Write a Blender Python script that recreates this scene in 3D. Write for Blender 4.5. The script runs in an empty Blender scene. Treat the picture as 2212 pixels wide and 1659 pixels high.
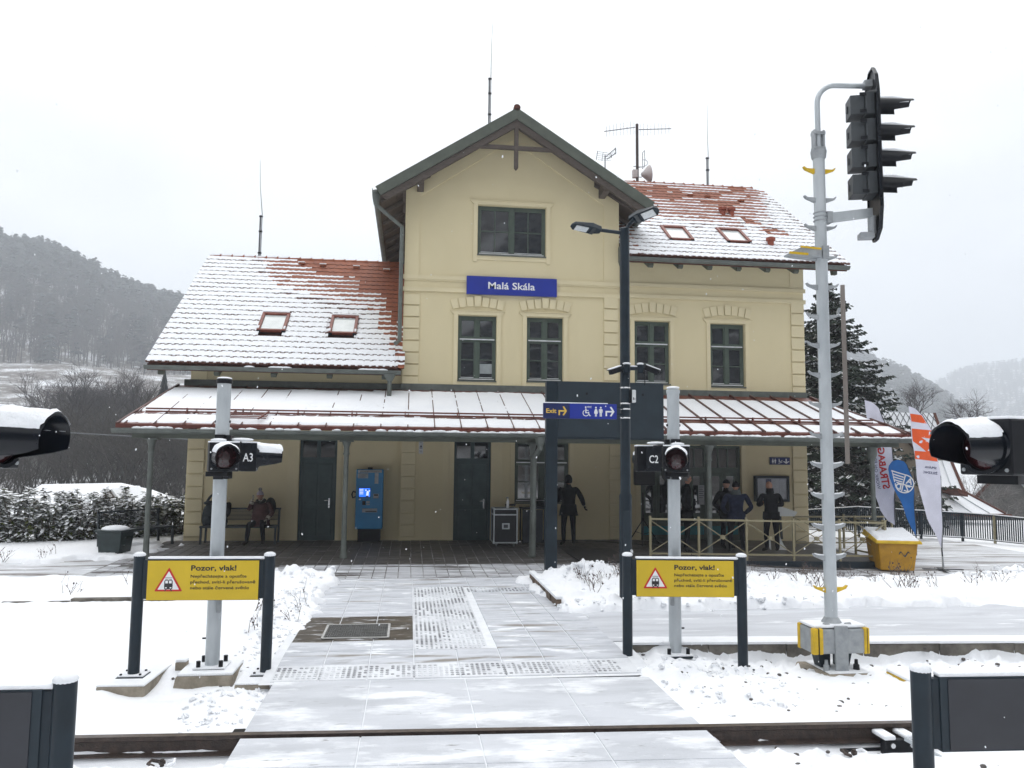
import bpy, bmesh, math, random
import numpy as np
from mathutils import Vector, Matrix, Quaternion

scene = bpy.context.scene
# ------------------------------------------------------------------ camera
PW, PH, FPX = 2212.0, 1659.0, 1690.0           # photo frame in the units used for measuring
YAW, PITCH, ROLL = 7.378, 5.323, 0.566
CAM = Vector((0, 0, 2.3))
_y, _p, _r = (math.radians(a) for a in (YAW, PITCH, ROLL))
FW = Vector((math.sin(_y) * math.cos(_p), math.cos(_y) * math.cos(_p), math.sin(_p)))
_rt = Vector((math.cos(_y), -math.sin(_y), 0)); _up = _rt.cross(FW)
RT = _rt * math.cos(_r) + _up * math.sin(_r)
UP = -_rt * math.sin(_r) + _up * math.cos(_r)
cd = bpy.data.cameras.new('camera'); cam = bpy.data.objects.new('camera', cd)
scene.collection.objects.link(cam); scene.camera = cam
cam.matrix_world = Matrix(((RT.x, UP.x, -FW.x, CAM.x), (RT.y, UP.y, -FW.y, CAM.y), (RT.z, UP.z, -FW.z, CAM.z), (0, 0, 0, 1)))
cd.sensor_width = 36; cd.lens = FPX / PW * 36; cd.clip_start = .1; cd.clip_end = 6000
# ------------------------------------------------------------------ overcast daylight
SUN_EL, SUN_AZ = 62.0, 10.0                     # high behind thick cloud, beyond the building
world = bpy.data.worlds.new('World'); scene.world = world; world.use_nodes = True
nt = world.node_tree; nt.nodes.clear()
def wn(t, **k):
    n = nt.nodes.new(t)
    for a, b in k.items(): setattr(n, a, b)
    return n
out = wn('ShaderNodeOutputWorld'); bg = wn('ShaderNodeBackground'); bg.inputs['Strength'].default_value = .1
sky = wn('ShaderNodeTexSky', sky_type='NISHITA', sun_disc=False, sun_elevation=math.radians(SUN_EL), sun_rotation=math.radians(SUN_AZ))
sky.air_density = 1; sky.dust_density = 4
geo = wn('ShaderNodeTexCoord'); sep = wn('ShaderNodeSeparateXYZ')
nt.links.new(geo.outputs['Generated'], sep.inputs[0])
ramp = wn('ShaderNodeValToRGB'); cr = ramp.color_ramp        # overcast luminance rises towards the zenith
cr.elements[0].position = 0; cr.elements[0].color = (.43, .45, .475, 1)
cr.elements[1].position = 1; cr.elements[1].color = (.985, .992, 1, 1)
e = cr.elements.new(.16); e.color = (.52, .54, .565, 1)
e = cr.elements.new(.45); e.color = (.72, .735, .75, 1)
nt.links.new(sep.outputs['Z'], ramp.inputs[0])
nz = wn('ShaderNodeTexNoise'); nz.inputs['Scale'].default_value = 2.2; nz.inputs['Detail'].default_value = 5; nz.inputs['Roughness'].default_value = .55
mp = wn('ShaderNodeMapping'); mp.inputs['Scale'].default_value = (1, 1, 2.4)
nt.links.new(geo.outputs['Generated'], mp.inputs[0]); nt.links.new(mp.outputs[0], nz.inputs['Vector'])
mr = wn('ShaderNodeMapRange'); mr.inputs['From Min'].default_value = .3; mr.inputs['From Max'].default_value = .7
mr.inputs['To Min'].default_value = 10.6; mr.inputs['To Max'].default_value = 14.2
nt.links.new(nz.outputs[0], mr.inputs[0])
vm = wn('ShaderNodeVectorMath', operation='SCALE'); nt.links.new(ramp.outputs[0], vm.inputs[0]); nt.links.new(mr.outputs[0], vm.inputs['Scale'])
mx = wn('ShaderNodeMix', data_type='RGBA'); mx.inputs['Factor'].default_value = .95
nt.links.new(sky.outputs[0], mx.inputs[6]); nt.links.new(vm.outputs[0], mx.inputs[7])
nt.links.new(mx.outputs[2], bg.inputs[0]); nt.links.new(bg.outputs[0], out.inputs[0])
sd = bpy.data.lights.new('sun', 'SUN'); sd.energy = .5; sd.angle = math.radians(40); sd.color = (1, .97, .93)
sun = bpy.data.objects.new('sun', sd); scene.collection.objects.link(sun)
_e, _a = math.radians(SUN_EL), math.radians(SUN_AZ)
sun.rotation_euler = Vector((math.sin(_a) * math.cos(_e), math.cos(_a) * math.cos(_e), math.sin(_e))).to_track_quat('Z', 'Y').to_euler()
vs = scene.view_settings; vs.view_transform = 'Standard'; vs.look = 'None'; vs.exposure = .62; vs.gamma = 1
scene.cycles.max_bounces = 6; scene.cycles.diffuse_bounces = 3; scene.cycles.volume_bounces = 2
scene.cycles.use_denoising = True

# ------------------------------------------------------------------ measuring helpers
def ray(px, py):
    return FW + RT * ((px - PW / 2) / FPX) - UP * ((py - PH / 2) / FPX)
def A(px, py, Y):
    d = ray(px, py); return CAM + d * (Y / d.y)
def G(px, py, z=0):
    d = ray(px, py); return CAM + d * ((z - CAM.z) / d.z)
def PLN(px, py, p0, n):
    d = ray(px, py); return CAM + d * ((Vector(p0) - CAM).dot(n) / d.dot(n))
def RCT(x0, y0, x1, y1, Y):
    a = A(x0, y0, Y); b = A(x1, y0, Y); c = A(x0, y1, Y); d = A(x1, y1, Y)
    return (a.x + c.x) / 2, (b.x + d.x) / 2, (c.z + d.z) / 2, (a.z + b.z) / 2     # x0,x1,z0,z1
def sm(a, b, x):
    t = np.clip((np.asarray(x, float) - a) / (b - a), 0, 1); return t * t * (3 - 2 * t)
_rng = np.random.RandomState(5); _lat = _rng.rand(256, 256)
def vnoise(x, y):
    xi = np.floor(x).astype(int); yi = np.floor(y).astype(int); fx = x - xi; fy = y - yi
    fx = fx * fx * (3 - 2 * fx); fy = fy * fy * (3 - 2 * fy)
    a = _lat[xi % 256, yi % 256]; b = _lat[(xi + 1) % 256, yi % 256]; c = _lat[xi % 256, (yi + 1) % 256]; d = _lat[(xi + 1) % 256, (yi + 1) % 256]
    return (a * (1 - fx) + b * fx) * (1 - fy) + (c * (1 - fx) + d * fx) * fy
def fbm(x, y, s=1.0, o=4, g=.5):
    x = np.asarray(x, float) * s; y = np.asarray(y, float) * s; t = 0; a = 1; n = 0
    for k in range(o):
        t = t + a * vnoise(x + 17.3 * k, y + 41.7 * k); n += a; a *= g; x = x * 2.03; y = y * 2.03
    return t / n
# ------------------------------------------------------------------ objects
COL = scene.collection
def tag(o, label=None, cat=None, group=None, kind=None):
    if label: o['label'] = label
    if cat: o['category'] = cat
    if group: o['group'] = group
    if kind: o['kind'] = kind
    return o
def thing(name, label, cat, loc=(0, 0, 0), rz=0, group=None):
    o = bpy.data.objects.new(name, None); COL.objects.link(o); o.location = loc; o.rotation_euler = (0, 0, rz)
    o.empty_display_size = .1
    return tag(o, label, cat, group)
def link(name, me, parent=None, **k):
    o = bpy.data.objects.new(name, me); COL.objects.link(o)
    if parent: o.parent = parent
    return tag(o, **k)
def copy_tree(o, parent=None, label=None, loc=None, rz=None):
    c = o.copy(); COL.objects.link(c); c.parent = parent
    if label: c['label'] = label
    if loc is not None: c.location = loc
    if rz is not None: c.rotation_euler = (0, 0, rz)
    for ch in list(o.children): copy_tree(ch, c)
    return c
class MB:
    def __init__(s): s.v = []; s.f = []; s.m = []; s.M = None
    def add(s, vs, fs, m=0):
        n = len(s.v)
        if s.M is not None: vs = [s.M @ Vector(p) for p in vs]
        s.v += [tuple(p) for p in vs]; s.f += [tuple(i + n for i in f) for f in fs]; s.m += [m] * len(fs); return s
    def box(s, x0, x1, y0, y1, z0, z1, m=0):
        return s.add([(x0, y0, z0), (x1, y0, z0), (x1, y1, z0), (x0, y1, z0), (x0, y0, z1), (x1, y0, z1), (x1, y1, z1), (x0, y1, z1)],
                     [(0, 3, 2, 1), (4, 5, 6, 7), (0, 1, 5, 4), (1, 2, 6, 5), (2, 3, 7, 6), (3, 0, 4, 7)], m)
    def bar(s, p, q, w, h, up=(0, 0, 1), m=0):
        p = Vector(p); q = Vector(q); d = (q - p).normalized(); u = Vector(up)
        if abs(d.dot(u)) > .95: u = Vector((0, 1, 0))
        a = d.cross(u).normalized() * w / 2; b = a.cross(d).normalized() * h / 2
        vs = [p - a - b, p + a - b, p + a + b, p - a + b, q - a - b, q + a - b, q + a + b, q - a + b]
        return s.add(vs, [(3, 2, 1, 0), (4, 5, 6, 7), (0, 1, 5, 4), (1, 2, 6, 5), (2, 3, 7, 6), (3, 0, 4, 7)], m)
    def tube(s, pts, r, n=8, m=0, caps=True):
        pts = [Vector(p) for p in pts]; rs = r if isinstance(r, (list, tuple)) else [r] * len(pts); vs = []; fs = []
        d0 = (pts[1] - pts[0]).normalized(); u = Vector((0, 0, 1)) if abs(d0.z) < .9 else Vector((0, 1, 0)); a = d0.cross(u).normalized()
        for i, p in enumerate(pts):
            d = ((pts[i + 1] if i + 1 < len(pts) else p) - (pts[i - 1] if i else p)).normalized()
            a = (a - d * a.dot(d)).normalized(); b = d.cross(a)
            for k in range(n):
                t = 2 * math.pi * k / n; vs.append(p + (a * math.cos(t) + b * math.sin(t)) * rs[i])
        for i in range(len(pts) - 1):
            for k in range(n):
                k2 = (k + 1) % n; fs.append((i * n + k, i * n + k2, (i + 1) * n + k2, (i + 1) * n + k))
        if caps: fs.append(tuple(range(n - 1, -1, -1))); fs.append(tuple(range((len(pts) - 1) * n, len(pts) * n)))
        return s.add(vs, fs, m)
    def cyl(s, p, q, r, r2=None, n=16, m=0): return s.tube([p, q], [r, r if r2 is None else r2], n, m)
    def lathe(s, prof, n=16, c=(0, 0, 0), m=0):
        vs = []; fs = []
        for r, z in prof:
            for k in range(n):
                t = 2 * math.pi * k / n; vs.append((c[0] + r * math.cos(t), c[1] + r * math.sin(t), c[2] + z))
        for i in range(len(prof) - 1):
            for k in range(n):
                k2 = (k + 1) % n; fs.append((i * n + k, i * n + k2, (i + 1) * n + k2, (i + 1) * n + k))
        fs.append(tuple(range(n - 1, -1, -1))); fs.append(tuple(range((len(prof) - 1) * n, len(prof) * n)))
        return s.add(vs, fs, m)
    def ell(s, c, r, n=12, k=8, m=0):
        c = Vector(c); vs = [c + Vector((0, 0, -r[2]))]; fs = []
        for i in range(1, k):
            t = math.pi * i / k
            for j in range(n):
                a = 2 * math.pi * j / n; vs.append(c + Vector((r[0] * math.sin(t) * math.cos(a), r[1] * math.sin(t) * math.sin(a), -r[2] * math.cos(t))))
        vs.append(c + Vector((0, 0, r[2]))); L = len(vs) - 1
        for j in range(n): fs.append((0, 1 + (j + 1) % n, 1 + j)); fs.append((L, L - n + j, L - n + (j + 1) % n))
        for i in range(k - 2):
            for j in range(n): a = 1 + i * n + j; b = 1 + i * n + (j + 1) % n; fs.append((a, b, b + n, a + n))
        return s.add(vs, fs, m)
    def prism(s, poly, y0, y1, m=0):            # polygon in x,z pushed from y0 (front) to y1
        n = len(poly); ar = sum(poly[i][0] * poly[(i + 1) % n][1] - poly[(i + 1) % n][0] * poly[i][1] for i in range(n))
        if ar < 0: poly = poly[::-1]
        vs = [(x, y0, z) for x, z in poly] + [(x, y1, z) for x, z in poly]
        fs = [tuple(range(n)), tuple(range(2 * n - 1, n - 1, -1))] + [(i, i + n, (i + 1) % n + n, (i + 1) % n) for i in range(n)]
        return s.add(vs, fs, m)
    def prismx(s, poly, x0, x1, m=0):           # polygon in y,z pushed along x
        n = len(poly); ar = sum(poly[i][0] * poly[(i + 1) % n][1] - poly[(i + 1) % n][0] * poly[i][1] for i in range(n))
        if ar < 0: poly = poly[::-1]
        vs = [(x0, y, z) for y, z in poly] + [(x1, y, z) for y, z in poly]
        fs = [tuple(range(n - 1, -1, -1)), tuple(range(n, 2 * n))] + [(i, (i + 1) % n, (i + 1) % n + n, i + n) for i in range(n)]
        return s.add(vs, fs, m)
    def prismz(s, poly, z0, z1, m=0):
        n = len(poly); ar = sum(poly[i][0] * poly[(i + 1) % n][1] - poly[(i + 1) % n][0] * poly[i][1] for i in range(n))
        if ar < 0: poly = poly[::-1]
        vs = [(x, y, z0) for x, y in poly] + [(x, y, z1) for x, y in poly]
        fs = [tuple(range(n - 1, -1, -1)), tuple(range(n, 2 * n))] + [(i, (i + 1) % n, (i + 1) % n + n, i + n) for i in range(n)]
        return s.add(vs, fs, m)
    def quad(s, a, b, c, d, m=0): return s.add([a, b, c, d], [(0, 1, 2, 3)], m)
    def mesh(s, name, mats, smooth=False):
        me = bpy.data.meshes.new(name); me.from_pydata(s.v, [], s.f)
        for mt in (mats if isinstance(mats, (list, tuple)) else [mats]): me.materials.append(mt)
        if any(s.m): me.polygons.foreach_set('material_index', s.m)
        if smooth:
            me.polygons.foreach_set('use_smooth', [True] * len(me.polygons)); me.update()
            me.set_sharp_from_angle(angle=math.radians(40 if smooth is True else smooth))
        me.update(); return me
    def build(s, name, mats, parent=None, smooth=False, bevel=0, **k):
        o = link(name, s.mesh(name, mats, smooth), parent, **k)
        if bevel:
            b = o.modifiers.new('bevel', 'BEVEL'); b.width = bevel; b.segments = 2; b.limit_method = 'ANGLE'; b.angle_limit = math.radians(50)
        return o
def grid_mesh(name, X, Y, Z, mat, smooth=True):
    ny, nx = X.shape; co = np.stack([X, Y, Z], -1).reshape(-1, 3)
    i = np.arange(ny * nx).reshape(ny, nx); q = np.stack([i[:-1, :-1], i[:-1, 1:], i[1:, 1:], i[1:, :-1]], -1).reshape(-1, 4)
    return np_mesh(name, co, q, mat, smooth)
def np_mesh(name, co, faces, mats, smooth=False, mi=None):
    me = bpy.data.meshes.new(name); k = faces.shape[1]; nf = len(faces)
    me.vertices.add(len(co)); me.vertices.foreach_set('co', np.ascontiguousarray(co, np.float32).ravel())
    me.loops.add(nf * k); me.loops.foreach_set('vertex_index', np.ascontiguousarray(faces, np.int32).ravel())
    me.polygons.add(nf); me.polygons.foreach_set('loop_start', np.arange(0, nf * k, k, dtype=np.int32))
    for mt in (mats if isinstance(mats, (list, tuple)) else [mats]): me.materials.append(mt)
    if mi is not None: me.polygons.foreach_set('material_index', np.asarray(mi, np.int32))
    if smooth: me.polygons.foreach_set('use_smooth', np.ones(nf, bool))
    me.update(calc_edges=True); me.validate(); return me
# ------------------------------------------------------------------ materials
def mat(name, col, rough=.6, metal=0, var=.12, scale=6, bump=0, bscale=40, spec=.5, col2=None, f0=.35, f1=.65, stretch=(1, 1, 1), emit=0, coat=0):
    m = bpy.data.materials.new(name); m.use_nodes = True; t = m.node_tree; b = t.nodes['Principled BSDF']
    b.inputs['Roughness'].default_value = rough; b.inputs['Metallic'].default_value = metal; b.inputs['Specular IOR Level'].default_value = spec
    b.inputs['Coat Weight'].default_value = coat
    g = t.nodes.new('ShaderNodeNewGeometry'); mp = t.nodes.new('ShaderNodeMapping'); mp.inputs['Scale'].default_value = stretch
    t.links.new(g.outputs['Position'], mp.inputs[0])
    n = t.nodes.new('ShaderNodeTexNoise'); n.inputs['Scale'].default_value = scale; n.inputs['Detail'].default_value = 6; n.inputs['Roughness'].default_value = .6
    t.links.new(mp.outputs[0], n.inputs['Vector'])
    r = t.nodes.new('ShaderNodeMapRange'); r.inputs['From Min'].default_value = f0; r.inputs['From Max'].default_value = f1
    t.links.new(n.outputs[0], r.inputs[0])
    x = t.nodes.new('ShaderNodeMix'); x.data_type = 'RGBA'
    c2 = col2 if col2 else tuple(min(1, c * (1 + var)) for c in col)
    c1 = col if col2 else tuple(c * (1 - var) for c in col)
    x.inputs[6].default_value = (*c1, 1); x.inputs[7].default_value = (*c2, 1)
    t.links.new(r.outputs[0], x.inputs[0]); t.links.new(x.outputs[2], b.inputs['Base Color'])
    if emit: t.links.new(x.outputs[2], b.inputs['Emission Color']); b.inputs['Emission Strength'].default_value = emit
    if bump:
        n2 = t.nodes.new('ShaderNodeTexNoise'); n2.inputs['Scale'].default_value = bscale; n2.inputs['Detail'].default_value = 5
        t.links.new(mp.outputs[0], n2.inputs['Vector']); bp = t.nodes.new('ShaderNodeBump'); bp.inputs['Strength'].default_value = bump; bp.inputs['Distance'].default_value = .02
        t.links.new(n2.outputs[0], bp.inputs['Height']); t.links.new(bp.outputs[0], b.inputs['Normal'])
    return m
def mat3(name, layers, rough=.7, bump=.2, bscale=30):
    """several coverings over one another: (colour, noise scale, stretch, low, high) -- each later one lies over the former where its noise is high"""
    m = bpy.data.materials.new(name); m.use_nodes = True; t = m.node_tree; b = t.nodes['Principled BSDF']; b.inputs['Roughness'].default_value = rough
    g = t.nodes.new('ShaderNodeNewGeometry'); prev = None
    for i, (c, s, st, lo, hi) in enumerate(layers):
        if i == 0: prev = c; continue
        mp = t.nodes.new('ShaderNodeMapping'); mp.inputs['Scale'].default_value = st; mp.inputs['Location'].default_value = (i * 7.1, i * 3.3, 0)
        t.links.new(g.outputs['Position'], mp.inputs[0]); n = t.nodes.new('ShaderNodeTexNoise'); n.inputs['Scale'].default_value = s
        n.inputs['Detail'].default_value = 7; n.inputs['Roughness'].default_value = .62; t.links.new(mp.outputs[0], n.inputs['Vector'])
        r = t.nodes.new('ShaderNodeMapRange'); r.inputs['From Min'].default_value = lo; r.inputs['From Max'].default_value = hi; t.links.new(n.outputs[0], r.inputs[0])
        x = t.nodes.new('ShaderNodeMix'); x.data_type = 'RGBA'; x.inputs[7].default_value = (*c, 1)
        if isinstance(prev, tuple): x.inputs[6].default_value = (*prev, 1)
        else: t.links.new(prev, x.inputs[6])
        t.links.new(r.outputs[0], x.inputs[0]); prev = x.outputs[2]
    t.links.new(prev, b.inputs['Base Color'])
    n2 = t.nodes.new('ShaderNodeTexNoise'); n2.inputs['Scale'].default_value = bscale; n2.inputs['Detail'].default_value = 6
    t.links.new(g.outputs['Position'], n2.inputs['Vector']); bp = t.nodes.new('ShaderNodeBump'); bp.inputs['Strength'].default_value = bump; bp.inputs['Distance'].default_value = .02
    t.links.new(n2.outputs[0], bp.inputs['Height']); t.links.new(bp.outputs[0], b.inputs['Normal'])
    return m
SNOWC = (.86, .88, .91)
m_snow = mat('snow', (.84, .86, .895), .75, var=.04, scale=1.3, bump=.35, bscale=16, col2=(.885, .9, .925))
m_snowcap = mat('snow_cap', (.85, .87, .90), .75, var=.03, scale=9, bump=.4, bscale=60)
m_stucco = mat('stucco', (.665, .58, .365), .92, scale=.9, stretch=(1, 1, .4), bump=.12, bscale=180, col2=(.72, .63, .405), f0=.25, f1=.75)
m_trim = mat('stucco_trim', (.705, .62, .405), .9, var=.04, scale=1.2, bump=.08, bscale=150)
m_green = mat('green_paint', (.068, .094, .074), .45, var=.12, scale=5)
m_door = mat('door_paint', (.040, .072, .076), .5, var=.15, scale=4)
m_glass = mat('window_glass', (.026, .030, .036), .03, var=.2, scale=2, spec=1.0, coat=1)
m_gutter = mat('gutter_zinc', (.115, .13, .118), .5, metal=.0, var=.18, scale=4)
m_timber = mat('timber_brown', (.085, .068, .058), .8, var=.25, scale=9, stretch=(1, 1, 6), bump=.2, bscale=30)
m_flash = mat('verge_metal', (.085, .098, .078), .55, var=.15, scale=3)
m_tile = mat('clay_tile', (.29, .075, .021), .7, scale=7, col2=(.18, .042, .014), bump=.15, bscale=50)
m_tile_dark = mat('clay_tile_edge', (.088, .028, .017), .85, var=.3, scale=12)
m_sheet = mat('red_sheet', (.125, .030, .019), .45, var=.25, scale=5)
m_seam = mat('sheet_seam', (.085, .028, .02), .5, var=.25, scale=6)
m_galv = mat('galvanised_steel', (.42, .455, .48), .42, metal=.35, scale=6, col2=(.55, .585, .605), stretch=(1, 1, .35), f0=.3, f1=.7)
m_galvd = mat('galvanised_dull', (.27, .29, .305), .55, metal=.3, scale=9, col2=(.40, .42, .435), f0=.3, f1=.7)
m_anth = mat('anthracite_paint', (.011, .020, .029), .38, var=.18, scale=4, spec=.3)
m_anth2 = mat('anthracite_panel', (.020, .031, .041), .5, var=.12, scale=3, spec=.3)
m_black = mat('black_plastic', (.006, .007, .010), .4, var=.25, scale=8, spec=.25)
m_blackg = mat('black_gloss', (.005, .007, .011), .2, var=.2, scale=5, spec=.28)
m_dgrey = mat('dark_grey_plastic', (.048, .055, .061), .5, var=.12, scale=5)
m_lens = mat('dark_red_lens', (.040, .009, .012), .12, var=.3, scale=20, spec=.8)
m_yellow = mat('sign_yellow', (.62, .43, .012), .42, var=.05, scale=3)
m_yel2 = mat('bin_yellow', (.52, .27, .006), .5, scale=5, col2=(.40, .20, .005))
m_yelp = mat('paint_yellow', (.62, .40, .012), .45, var=.15, scale=8)
m_blue = mat('sign_blue', (.012, .03, .30), .35, var=.06, scale=3)
m_navy = mat('sign_navy', (.008, .018, .10), .35, var=.06, scale=3)
m_white = mat('white_print', (.80, .81, .82), .5, var=.03, scale=5)
m_ink = mat('dark_print', (.02, .018, .02), .5, var=.1, scale=5)
m_red = mat('red_print', (.52, .016, .016), .45, var=.06, scale=5)
m_orange = mat('orange_print', (.75, .095, .012), .6, var=.05, scale=5)
m_gold = mat('gold_print', (.75, .50, .09), .45, var=.05, scale=5)
m_navyink = mat('navy_print', (.015, .02, .10), .5, var=.1, scale=5)
m_concrete = mat('concrete', (.20, .175, .135), .9, scale=7, col2=(.33, .29, .235), bump=.4, bscale=40)
m_kerb = mat('kerb_concrete', (.085, .078, .066), .9, scale=5, col2=(.19, .175, .15), bump=.4, bscale=45)
m_rail = mat('rail_rust', (.026, .018, .015), .6, scale=14, col2=(.058, .038, .030), bump=.4, bscale=60)
m_railtop = mat('rail_head', (.085, .07, .062), .35, metal=.5, scale=10, col2=(.16, .13, .115))
m_stone = mat('ballast_stone', (.10, .09, .085), .9, var=.4, scale=20)
m_bark = mat('bark', (.060, .050, .044), .9, scale=10, col2=(.11, .095, .085))
m_twig = mat('twig', (.085, .062, .052), .9, scale=30, col2=(.14, .11, .095))
m_beige = mat('railing_beige', (.30, .265, .165), .45, var=.1, scale=6)
m_bench = mat('bench_steel', (.016, .024, .030), .4, var=.2, scale=7)
m_chrome = mat('bright_metal', (.6, .61, .62), .25, metal=.8, var=.1, scale=10)
# ================================================================== GROUND
EDGE = -.058                                     # the track runs slightly askew to the building
def rail_y(X): return 7.04 + EDGE * np.asarray(X) * .85
def edge_y(X): return 9.84 + EDGE * np.asarray(X)
PX0, PX1 = -1.38, 2.36                           # the cleared path over the crossing
def path_x0(Y): return -1.36 + 0 * np.asarray(Y)
def path_x1(Y): return 2.62 - .05 * np.clip(np.asarray(Y) - 7, 0, 9)
def zp(X, Y):                                    # height of paved surfaces
    X = np.asarray(X, float); Y = np.asarray(Y, float)
    return .08 * sm(15.5, 20.5, Y) - .20 * sm(5.5, 9.8, X) * sm(13, 15.5, Y) - .07 * (1 - sm(8.3, 9.8, Y)) - .05 * sm(10, 17, X) * sm(15, 19, Y)
def zp1(x, y): return float(zp(x, y))
# ---- snow sheet round the station
xs = np.concatenate([np.arange(-30, -8, .5), np.arange(-8, 9, .055), np.arange(9, 34, .4)])
ys = np.concatenate([np.arange(-6, 3.2, .4), np.arange(3.2, 9, .045), np.arange(9, 18.6, .06), np.arange(18.6, 32, .4)])
GX, GY = np.meshgrid(xs, ys)
n1 = fbm(GX, GY, .8, 4); n2 = fbm(GX + 9, GY + 3, 4.2, 4, .6); n3 = fbm(GX + 31, GY, 11, 3, .6)
wob = (fbm(GX, GY, 3.1, 3) - .5)
ey = edge_y(GX); ry = rail_y(GX)
onplat = sm(-.03, .03, GY - ey)
left = GX < .6
# base levels: track bed, platform to the right, the gently sloping bed to the left
trackbed = -.235 + .03 * sm(7.3, 8.2, GY) - .10 * sm(8.5, 9.3, GY)
plat = zp(GX, GY)
leftbed = -.235 - .035 * (GY < 13.3) * sm(-2.7, -3.5, GX) * sm(11, 13, GY) + .19 * sm(7.6, 13.2, GY) + .06 * sm(13.4, 15, GY) + .03 * sm(-4, -1.6, GX) * sm(9, 12, GY)
base = np.where(left, leftbed, trackbed * (1 - onplat) + plat * onplat)
base = base - .085 * np.exp(-((GX + 2.25) / .75) ** 4 - ((GY - 8.95) / .42) ** 4) * left
base = np.where(GY < 7.3, -.235, base)
base = np.where(GY > 15.2, plat, base)
# snow thickness
thick = .035 + .05 * n1 + .045 * (n2 - .4) + .02 * (n3 - .5)
ballast = (~left) & (GY < ey) & (GY > 7.2)
bl = np.clip(fbm(GX, GY, 13, 2, .4) - .5, 0, 1) * sm(.2, 1.0, GX - 2.9)
thick = np.where(ballast, thick + .16 * bl * (.5 + sm(8.5, 9.3, GY)), thick)
thick = np.where(GY < 6.9, .045 * n1 + .05 * (n2 - .35) + .20 * np.clip(fbm(GX + 5, GY, 11, 2, .4) - .52, 0, 1) * (fbm(GX, GY + 8, .9, 2) > .42), thick)
thick += .10 * np.clip(n2 - .3, 0, 1) * sm(13.35, 13.5, GY) * sm(15.2, 14.6, GY) * sm(-2.7, -3.3, GX)
# ploughed banks along the path and in the right-hand bed
dL = path_x0(GY) - GX; dR = GX - path_x1(GY)
bankL = np.exp(-((dL - .55) / .5) ** 2) * sm(9.5, 12, GY) * (1 - sm(15.0, 15.8, GY))
bankR = np.exp(-((dR - .6) / .7) ** 2) * sm(7.2, 8.6, GY) * (1 - sm(9.9, 10.6, GY))
bedR = sm(0, .35, GX - 2.28) * sm(11.55, 12.0, GY + .25 * wob) * (1 - sm(14.7, 15.25, GY + .3 * wob))
thick += bankL * (.04 + .24 * np.clip(n2 - .36, 0, 1)) + bankR * (.07 + .26 * np.clip(n2 - .32, 0, 1))
thick += bedR * (.01 + .07 * n1 + .26 * np.clip(n2 - .45, 0, 1) + .05 * (n3 - .45))
mL = np.exp(-(((GX + 2.2) / .75) ** 2 + ((GY - 15.1) / .8) ** 2)); thick += mL * (.03 + .3 * np.clip(n2 - .36, 0, 1) + .05 * (n3 - .5))
mR = np.exp(-(((GX - 3.3) / .5) ** 2 + ((GY - 14.6) / .5) ** 2)); thick += mR * (.07 + .36 * np.clip(n2 - .34, 0, 1) + .06 * (n3 - .5))
mQ = np.exp(-(((GX - 12.2) / 1.2) ** 2 + ((GY - 14.5) / .6) ** 2)); thick += mQ * (.10 + .25 * np.clip(n2 - .3, 0, 1))
mS = np.exp(-(((GX + 1.75) / .35) ** 2 + ((GY - 8.2) / .5) ** 2)); thick += mS * (.10 + .25 * np.clip(n2 - .3, 0, 1))
step = np.exp(-((GY - 13.25 - .1 * wob) / .06) ** 2) * (GX < -3.2) * .07
# cleared surfaces: sheet dives below the paving there
def inside(d, w=.12): return sm(-w, w, d)
cl = inside(np.minimum(GX - path_x0(GY) - .10 - .5 * wob * (GY > 9), path_x1(GY) - GX - .10 - .5 * wob * (GY > 9)), .05) * (GY > 5.0) * (GY < 15.4)
cl = np.maximum(cl, inside(np.minimum(GY - ey - .02, 11.75 - GY + .5 * wob), .05) * (GX > 2.2))          # platform strip
cl = np.maximum(cl, inside(GY - 15.15 + .7 * wob, .08) * (GX > -2.6))                                      # forecourt
cl = np.maximum(cl, inside(np.minimum(GY - 15.5 + .5 * wob, 18.4 - GY + .9 * wob - .25 * np.clip(-5 - GX, 0, 3)), .12) * (GX < -2.2) * (GX > -12))
cl = np.maximum(cl, inside(np.minimum(GX + 5.9 + 1.6 * wob, GY - 16.9 + 1.2 * wob), .2))                             # under the canopy
trough = inside(np.minimum(ry - .035 - GY, GY - ry + .26 + .05 * wob), .03)                               # beside the rail, track side
top = base + np.maximum(thick, .01)
Z = top * (1 - cl) + (np.minimum(base, zp(GX, GY)) - .10) * cl
Z = np.where(GY < 7.4, np.minimum(Z, -.235 + np.maximum(thick, 0) + .16 * sm(ry + .03, ry + .06, GY) * (1 - cl) - cl * .08), Z)
Z = Z - trough * (Z + .262) * (1 - cl)
near = sm(4.6, 3.6, GY)
Z = Z * (1 - near * .6) - .12 * near
o = link('snow_ground', grid_mesh('snow_ground', GX, GY, Z, m_snow), kind='structure')
_gz = Z
def zs(x, y):                                    # height of the visible snow surface
    i = min(max(np.searchsorted(xs, x) - 1, 0), len(xs) - 2); j = min(max(np.searchsorted(ys, y) - 1, 0), len(ys) - 2)
    return float(max(_gz[j, i], _gz[j + 1, i + 1]))
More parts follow.
